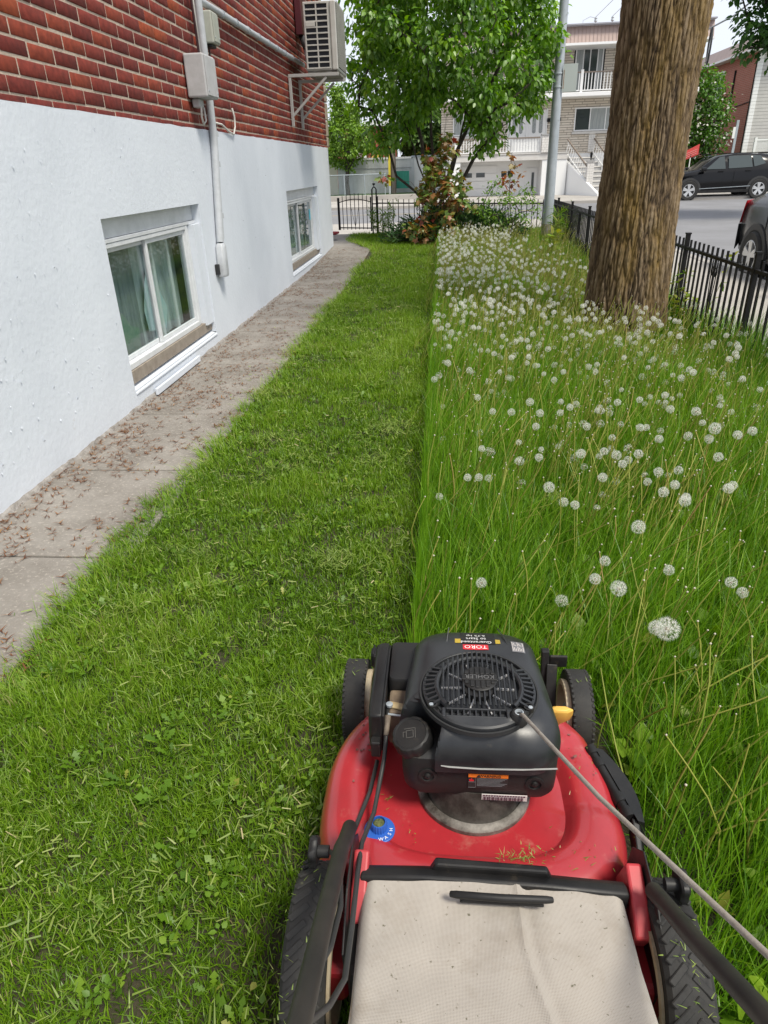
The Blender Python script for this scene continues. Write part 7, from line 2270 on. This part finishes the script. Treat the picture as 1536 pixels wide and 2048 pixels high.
for x, tx in ((6.9, 11.0), (7.65, 11.6)):
    MB().tube([(x, 38.2, 7.1), ((x + tx) / 2, 30, 8.9), (tx, 20, 11.5)], .012, 5).build('wire', M['galv'], wr)

# ------------------------------------------------------------------ far left: wire fence, yard, utility pole
uf = thing('utility_pole', (-2.65, 40, 0), 'wooden utility pole with yellow guard strip across the street', 'pole')
MB().tube([(-2.63, 40, -.1), (-2.63, 40, 9.5)], [.15, .11], 12).build('shaft', mat('grey_wood', (.24, .20, .16), .9, col2=(.15, .12, .1), nscale=12, stretch=(1, 1, .1)), uf, smooth='auto')
MB().bb(-2.88, -2.76, 39.8, 39.86, .38, 3.0).build('guard', mat('guard_yellow', (.80, .62, .05), .5), uf)
MB().bb(-2.87, -2.77, 39.8, 39.86, -.1, .375).build('conduit', M['whitepaint'], uf)
cf = thing('chain_link_fence', (-4.5, 38.2, 0), 'grey wire mesh fence along the grass verge across the street', 'fence')
cm = MB()
sp_ = .085
for k in range(-12, 48):
    x0 = -7.2 + k * sp_
    for dx in (1.0, -1.0):
        a = Vector((x0, 38.2, .02)); b_ = Vector((x0 + dx * .95, 38.2, .97))
        if dx < 0: a.x += .95; b_.x += .95
        if a.x < -7.2 or b_.x < -7.2 or a.x > -3.0 or b_.x > -3.0: continue
        cm.tube([a, b_], .004, 3, False)
tag(cm.build('wire_mesh', M['galv'], cf), kind='stuff')
MB().tube([(-7.2, 38.2, .985), (-2.9, 38.2, .985)], .022, 8).build('top_rail', M['galv'], cf)
for x in (-6.2, -5.05, -4.0, -2.95): MB().tube([(x, 38.2, -.05), (x, 38.2, 1.0)], .025, 8).build('post', M['galv'], cf)
yd = thing('board_fence', (-4, 41, 0), 'pale grey boarded yard fence behind the wire mesh across the street', 'fence')
gm = mat('pale_boards', (.48, .50, .51), .7, col2=(.42, .44, .45), nscale=3)
x = -5.75
while x < -1.7:
    MB().bb(x, x + .205, 40.98, 41.02, .02, 1.66).build('board', gm, yd); x += .21
MB().bb(-7.4, -5.78, 40.97, 41.05, .0, 1.62).build('masonry_panel', mat('cream_panel', (.56, .53, .44), .8), yd)
MB().bb(-5.75, -1.7, 40.95, 41.05, 1.665, 1.76).build('cap_rail', M['whitepaint'], yd)
MB().bb(-5.75, -1.7, 40.96, 40.978, 1.22, 1.26).build('mid_rail', mat('rail_grey', (.30, .31, .32), .7), yd)
bn = thing('green_bin', (-2.2, 40.3, 0), 'green corrugated panel leaning beside the utility pole', 'panel')
gb = MB()
for k in range(9): gb.bb(-2.55 + k * .085, -2.50 + k * .085, 40.28, 40.34, .25, 1.10 + .05 * math.sin(k))
MBp = MB().bb(-2.56, -1.80, 40.30, 40.33, .24, 1.08).build('sheet', mat('green_plastic', (.02, .22, .16), .5), bn)
for k in range(9): MB().bb(-2.55 + k * .085, -2.50 + k * .085, 40.27, 40.298, .25, 1.06).build('rib', mat('green_plastic', (.025, .27, .19), .5), bn)
gs = thing('garden_shed', (-.9, 41.5, 0), 'white shed wall partly hidden behind the lilac stems', 'shed')
MB().bb(-1.66, .1, 41.4, 43, -.1, 1.72).build('wall', M['whitepaint'], gs)
MB().bb(-1.72, .1, 41.3, 43.1, 1.73, 1.80).build('roof', M['galv'], gs)
rl = thing('red_brick_duplex', (-5, 52, 0), 'distant red brick house with white balcony railings and curved stair behind the yard', 'house')
RB2 = mat('far_red_wall', (.36, .085, .06), .85, col2=(.30, .07, .05), nscale=1.5)
MB().bb(-5.1, -3.45, 52, 58, -.2, 3.75).build('wall', RB2, rl)
MB().bb(-5.3, -3.35, 51.7, 58, 3.76, 4.05).build('roof_edge', M['whitepaint'], rl)
MB().bb(-11, -5.15, 54, 58, -.2, 3.9).build('wall', mat('far_brown_brick', (.30, .12, .08), .85), rl)
MB().bb(-6.6, -5.11, 51.4, 53.9, 1.52, 1.66).build('balcony_slab', M['whitepaint'], rl)
for k in range(12): MB().bb(-6.55 + k * .12, -6.51 + k * .12, 51.42, 51.46, 1.66, 2.55).build('baluster', M['whitepaint'], rl)
MB().bb(-6.6, -5.11, 51.4, 51.48, 2.55, 2.62).build('top_rail', M['whitepaint'], rl)
for k in range(10):
    MB().bb(-5.35 + .02 * k, -5.31 + .02 * k, 51.3 - .1 * k, 51.34 - .1 * k, 1.6 + .0 * k, 3.4 - .09 * k).build('stair_baluster', M['whitepaint'], rl)
for k in range(2): MB().bar((-4.9 + k * .35, 51, 1.5), (-4.6 + k * .35, 51, 2.25), .07, .03, (0, 1, 0)).build('strut', mat('strut_yellow', (.7, .5, .08), .5), rl)
MB().tube([(-5.0, 51.2, 1.6), (-4.7, 51.1, 2.3), (-4.2, 51.0, 2.6), (-4.1, 51.0, 1.9)], .035, 6).build('stair_rail', M['iron'], rl)
for x in (-10, -8): MB().bb(x, x + 1.0, 53.93, 53.99, 2.6, 4.2).build('window', M['farglass'], rl)
gb_ = thing('grey_house', (-1, 60, 0), 'distant grey house roof seen between the lilac stems', 'house')
MB().bb(-3.2, .5, 60, 66, -.2, 3.0).build('wall', mat('far_grey', (.42, .42, .43), .8), gb_)
MB().prism([(-3.5, 59.7, 3.0), (.8, 59.7, 3.0), (-1.3, 59.7, 4.6)], (0, 7, 0)).build('roof', mat('far_roof', (.20, .19, .19), .8), gb_)
# ================================================================== cars
CARG = mat('car_glass', (.05, .065, .066), .04, spec=.7)
def car(name, label, loc, rz, paint, st, L, halfw, wheels, wr, windows, extra):
    """st: stations along x (front = +x): (x, z bottom, z belt, z roof, half width at belt, half width at roof)"""
    root = thing(name, loc, label, 'car', rz=rz)
    rings = []
    for x, zb, zbelt, zr, w0, w1 in st:
        zm = zb + (zbelt - zb) * .45
        half = [(0, zb), (w0 * .86, zb), (w0 * .97, zb + .06), (w0 * 1.0, zm), (w0 * .985, zbelt - .05), (w0 * .96, zbelt), ((w0 * .96 + w1) / 2 + .012, (zbelt + zr) / 2), (w1, zr - .05), (w1 - .07, zr - .005), (0, zr + .01)]
        ring = [Vector((x, -y, z)) for y, z in half] + [Vector((x, y, z)) for y, z in half[::-1][1:-1]]
        rings.append(ring)
    body = MB().loft(rings).build('body', paint, root, local=True, smooth='auto', bevel=0)
    for (wx, sy) in [(wx, sy) for wx in wheels for sy in (-1, 1)]:
        wroot = bpy.data.objects.new('wheel', None); COL.objects.link(wroot); wroot.parent = root; wroot.location = (wx, sy * (halfw - .065), wr)
        MB().lathe([(wr * .64, -.10), (wr * .95, -.11), (wr, -.07), (wr, .07), (wr * .95, .11), (wr * .64, .10)], (0, 0, 0), (0, 1, 0), 40, False, False).build('tyre', M['rubber'], wroot, local=True, smooth='auto')
        rm = MB(); rm.lathe([(wr * .66, -.09), (wr * .66, sy * .02), (wr * .60, sy * .06), (wr * .60, -.05)], (0, 0, 0), (0, 1, 0), 36, False, False)
        for k in range(10):
            a = 2 * math.pi * (k // 2) / 5 + (.17 if k % 2 else -.17)
            rm.bar((math.sin(a) * wr * .12, sy * .085, math.cos(a) * wr * .12), (math.sin(a) * wr * .63, sy * .095, math.cos(a) * wr * .63), .055, .03, (0, 1, 0))
        rm.lathe([(.001, sy * .10), (wr * .18, sy * .10), (wr * .18, 0)], (0, 0, 0), (0, 1, 0), 20, False, False)
        rm.lathe([(wr * .67, sy * .10), (wr * .62, sy * .103), (wr * .61, sy * .08)], (0, 0, 0), (0, 1, 0), 36, False, False)
        rm.build('rim', mat('alloy', (.62, .63, .64), .3, metal=.5), wroot, local=True, smooth='auto')
        MB().lathe([(.001, 0), (wr * .6, 0)], (0, -sy * .02, 0), (0, 1, 0), 24, False, False).build('brake_disc', M['dark'], wroot, local=True)
        ar = MB()
        for k in range(24):
            a0, a1 = math.pi * k / 24, math.pi * (k + 1) / 24
            r0, r1 = wr * 1.06, wr * 1.30
            y = sy * (halfw + .012)
            f = lambda r, a: Vector((wx + r * math.cos(a), y, wr + r * math.sin(a)))
            p = [f(r0, a0), f(r1, a0), f(r1, a1), f(r0, a1)]
            ar.prism(p, (0, -sy * .05, 0))
        ar.build('arch', mat('arch_grey', (.035, .035, .035), .6), root, local=True)
        MB().lathe([(.001, 0), (wr * 1.1, 0)], (wx, sy * (halfw + .006), wr * 1.02), (0, 1, 0), 30, False, False).build('wheel_well', M['dark'], root, local=True)
    for nm, poly, sides in windows:
        for sy in sides:
            m = MB(); m.prism([(x, sy * y, z) for x, y, z in poly], (0, sy * .012, 0)); m.build(nm, CARG, root, local=True)
    extra(root)
    return root
BLK = mat('black_car_paint', (.004, .004, .005), .16, coat=.0, spec=.35)
def suv_extra(root):
    hw = .92
    for sy in (-1, 1):
        for x in (.20, -.85): MB().bb(x - .11, x + .11, sy * .93 - .012, sy * .93 + .012, 1.02, 1.05).build('handle', BLK, root, local=True, bevel=.008)
        MB().box((.92, sy * 1.0, 1.12), (.22, .20, .14)).build('mirror', BLK, root, local=True, bevel=.04)
        MB().bar((.95, sy * (hw + .012), .42), (-1.05, sy * (hw + .012), .48), .02, .03, (0, 1, 0)).build('side_trim', M['galv'], root, local=True)
        MB().bb(-1.0, .98, sy * .92 - .02, sy * .92 + .02, .26, .36).build('sill', M['black'], root, local=True)
        MB().bar((.55, sy * .60, 1.665), (-1.7, sy * .60, 1.67), .03, .03).build('roof_rail', M['iron'], root, local=True)
        MB().prism([(-2.06, sy * .85, 1.12), (-2.16, sy * .80, .98), (-2.22, sy * .72, .95), (-2.22, sy * .72, 1.12), (-2.10, sy * .80, 1.20)], (0, sy * .06, .0)).build('tail_light', mat('tail_red', (.50, .015, .02), .2, coat=.5), root, local=True)
        MB().prism([(2.02, sy * .80, .88), (2.2, sy * .66, .80), (2.2, sy * .66, .92), (1.85, sy * .84, .98)], (0, sy * .05, 0)).build('headlight', M['whitepaint'], root, local=True)
        MB().bb(-.33, -.325, sy * .935 - .006, sy * .935 + .006, .45, 1.05).build('door_gap', M['dark'], root, local=True)
    MB().bar((.9, -.74, 1.12), (.28, -.66, 1.55), .035, .03, (0, 1, 0)).build('window_trim', M['galv'], root, local=True)
    MB().bar((.28, -.66, 1.585), (-1.5, -.66, 1.60), .03, .03, (0, 1, 0)).build('window_trim', M['galv'], root, local=True)
    MB().box((-1.85, 0, 1.64), (.35, 1.1, .04)).build('spoiler', BLK, root, local=True, bevel=.015)
sst = [(2.28, .35, .62, .78, .62, .50), (2.22, .28, .72, .92, .74, .62), (2.0, .24, .82, 1.00, .86, .74), (1.5, .24, .92, 1.06, .91, .78), (1.02, .25, .98, 1.12, .92, .78), (.70, .25, 1.02, 1.36, .925, .72), (.30, .25, 1.03, 1.58, .93, .66), (-.3, .25, 1.04, 1.65, .93, .66), (-1.0, .25, 1.06, 1.65, .93, .66), (-1.6, .27, 1.10, 1.61, .92, .65), (-1.95, .32, 1.12, 1.50, .89, .63), (-2.18, .40, 1.05, 1.22, .82, .60), (-2.26, .48, .85, .98, .74, .58)]
wins = [('side_window', [(.78, .862, 1.12), (.28, .745, 1.55), (.10, .735, 1.57), (.02, .862, 1.12)], (-1, 1)), ('side_window', [(-.10, .862, 1.13), (-.06, .735, 1.575), (-.92, .735, 1.575), (-1.02, .862, 1.16)], (-1, 1)),
        ('quarter_window', [(-1.08, .862, 1.17), (-.98, .735, 1.575), (-1.30, .73, 1.56), (-1.52, .80, 1.28)], (-1, 1)), ('windscreen', [(1.0, .70, 1.13), (.95, .70, 1.15), (.36, .62, 1.56), (.41, .62, 1.56)], (-1, 1))]
car('black_suv', 'shiny black SUV with silver wheels parked along the far kerb', (11.35, 33.1 - .95, ST), math.pi, BLK, sst, 4.6, .93, (1.36, -1.36), .36, wins, suv_extra)
GRY = mat('dark_grey_car_paint', (.022, .023, .025), .2, spec=.4, col2=(.03, .031, .033), nscale=3)
def hatch_extra(root):
    for sy in (-1, 1):
        MB().loft([[(-1.90, sy * .87, .98), (-2.10, sy * .70, .98), (-2.14, sy * .66, .72), (-2.02, sy * .86, .70)], [(-1.86, sy * .875, 1.02), (-2.08, sy * .66, 1.03), (-2.13, sy * .62, .73), (-2.0, sy * .87, .71)]]).build('tail_light', mat('tail_red', (.42, .012, .02), .2, coat=.5), root, local=True, bevel=.01)
        MB().bb(-.95, -.72, sy * .905 - .014, sy * .905 + .014, .93, .96).build('handle', M['galv'], root, local=True, bevel=.006)
        MB().bb(.28, .50, sy * .905 - .014, sy * .905 + .014, .91, .94).build('handle', M['galv'], root, local=True, bevel=.006)
        MB().bb(-1.02, -1.015, sy * .895 - .006, sy * .895 + .014, .34, .98).build('door_gap', M['dark'], root, local=True)
        MB().box((1.0, sy * 1.0, 1.05), (.2, .18, .13)).build('mirror', GRY, root, local=True, bevel=.04)
    # torn rear corner of the bumper on the pavement side
    MB().loft([[(-1.985, -.872, .70), (-2.04, -.80, .70), (-2.10, -.76, .45), (-1.93, -.89, .36)], [(-1.975, -.885, .70), (-2.05, -.82, .70), (-2.12, -.78, .44), (-1.92, -.905, .36)]]).build('bumper_tear', M['dark'], root, local=True)
    MB().bb(-2.2, -2.08, -.75, .75, .30, .62).build('bumper', GRY, root, local=True, bevel=.05)
    MB().bb(-2.15, -2.13, -.25, .25, .55, .68).build('number_plate', M['whitepaint'], root, local=True)
hst = [(2.2, .34, .56, .70, .60, .48), (2.12, .26, .66, .82, .74, .6), (1.8, .22, .80, .92, .86, .72), (1.2, .22, .90, 1.0, .89, .74), (.8, .22, .94, 1.16, .9, .70), (.25, .22, .96, 1.40, .9, .62), (-.3, .22, .98, 1.45, .9, .61), (-1.0, .22, 1.0, 1.42, .9, .60), (-1.55, .24, 1.0, 1.24, .89, .60), (-1.95, .30, .98, 1.06, .86, .66), (-2.10, .36, .92, .98, .78, .62), (-2.16, .42, .75, .80, .72, .58)]
hw_ = [('side_window', [(.85, .865, 1.02), (.30, .70, 1.34), (.10, .69, 1.36), (.02, .865, 1.04)], (-1, 1)), ('side_window', [(-.06, .865, 1.05), (-.02, .69, 1.37), (-.85, .69, 1.36), (-1.0, .865, 1.06)], (-1, 1)), ('quarter_window', [(-1.06, .86, 1.07), (-.94, .69, 1.35), (-1.2, .70, 1.30), (-1.42, .82, 1.10)], (-1, 1))]
car('grey_car', 'dark grey car with torn rear bumper parked at the near kerb behind the fence', (5.24, 9.15, ST), -math.pi / 2, GRY, hst, 4.3, .90, (1.30, -1.28), .325, hw_, hatch_extra)
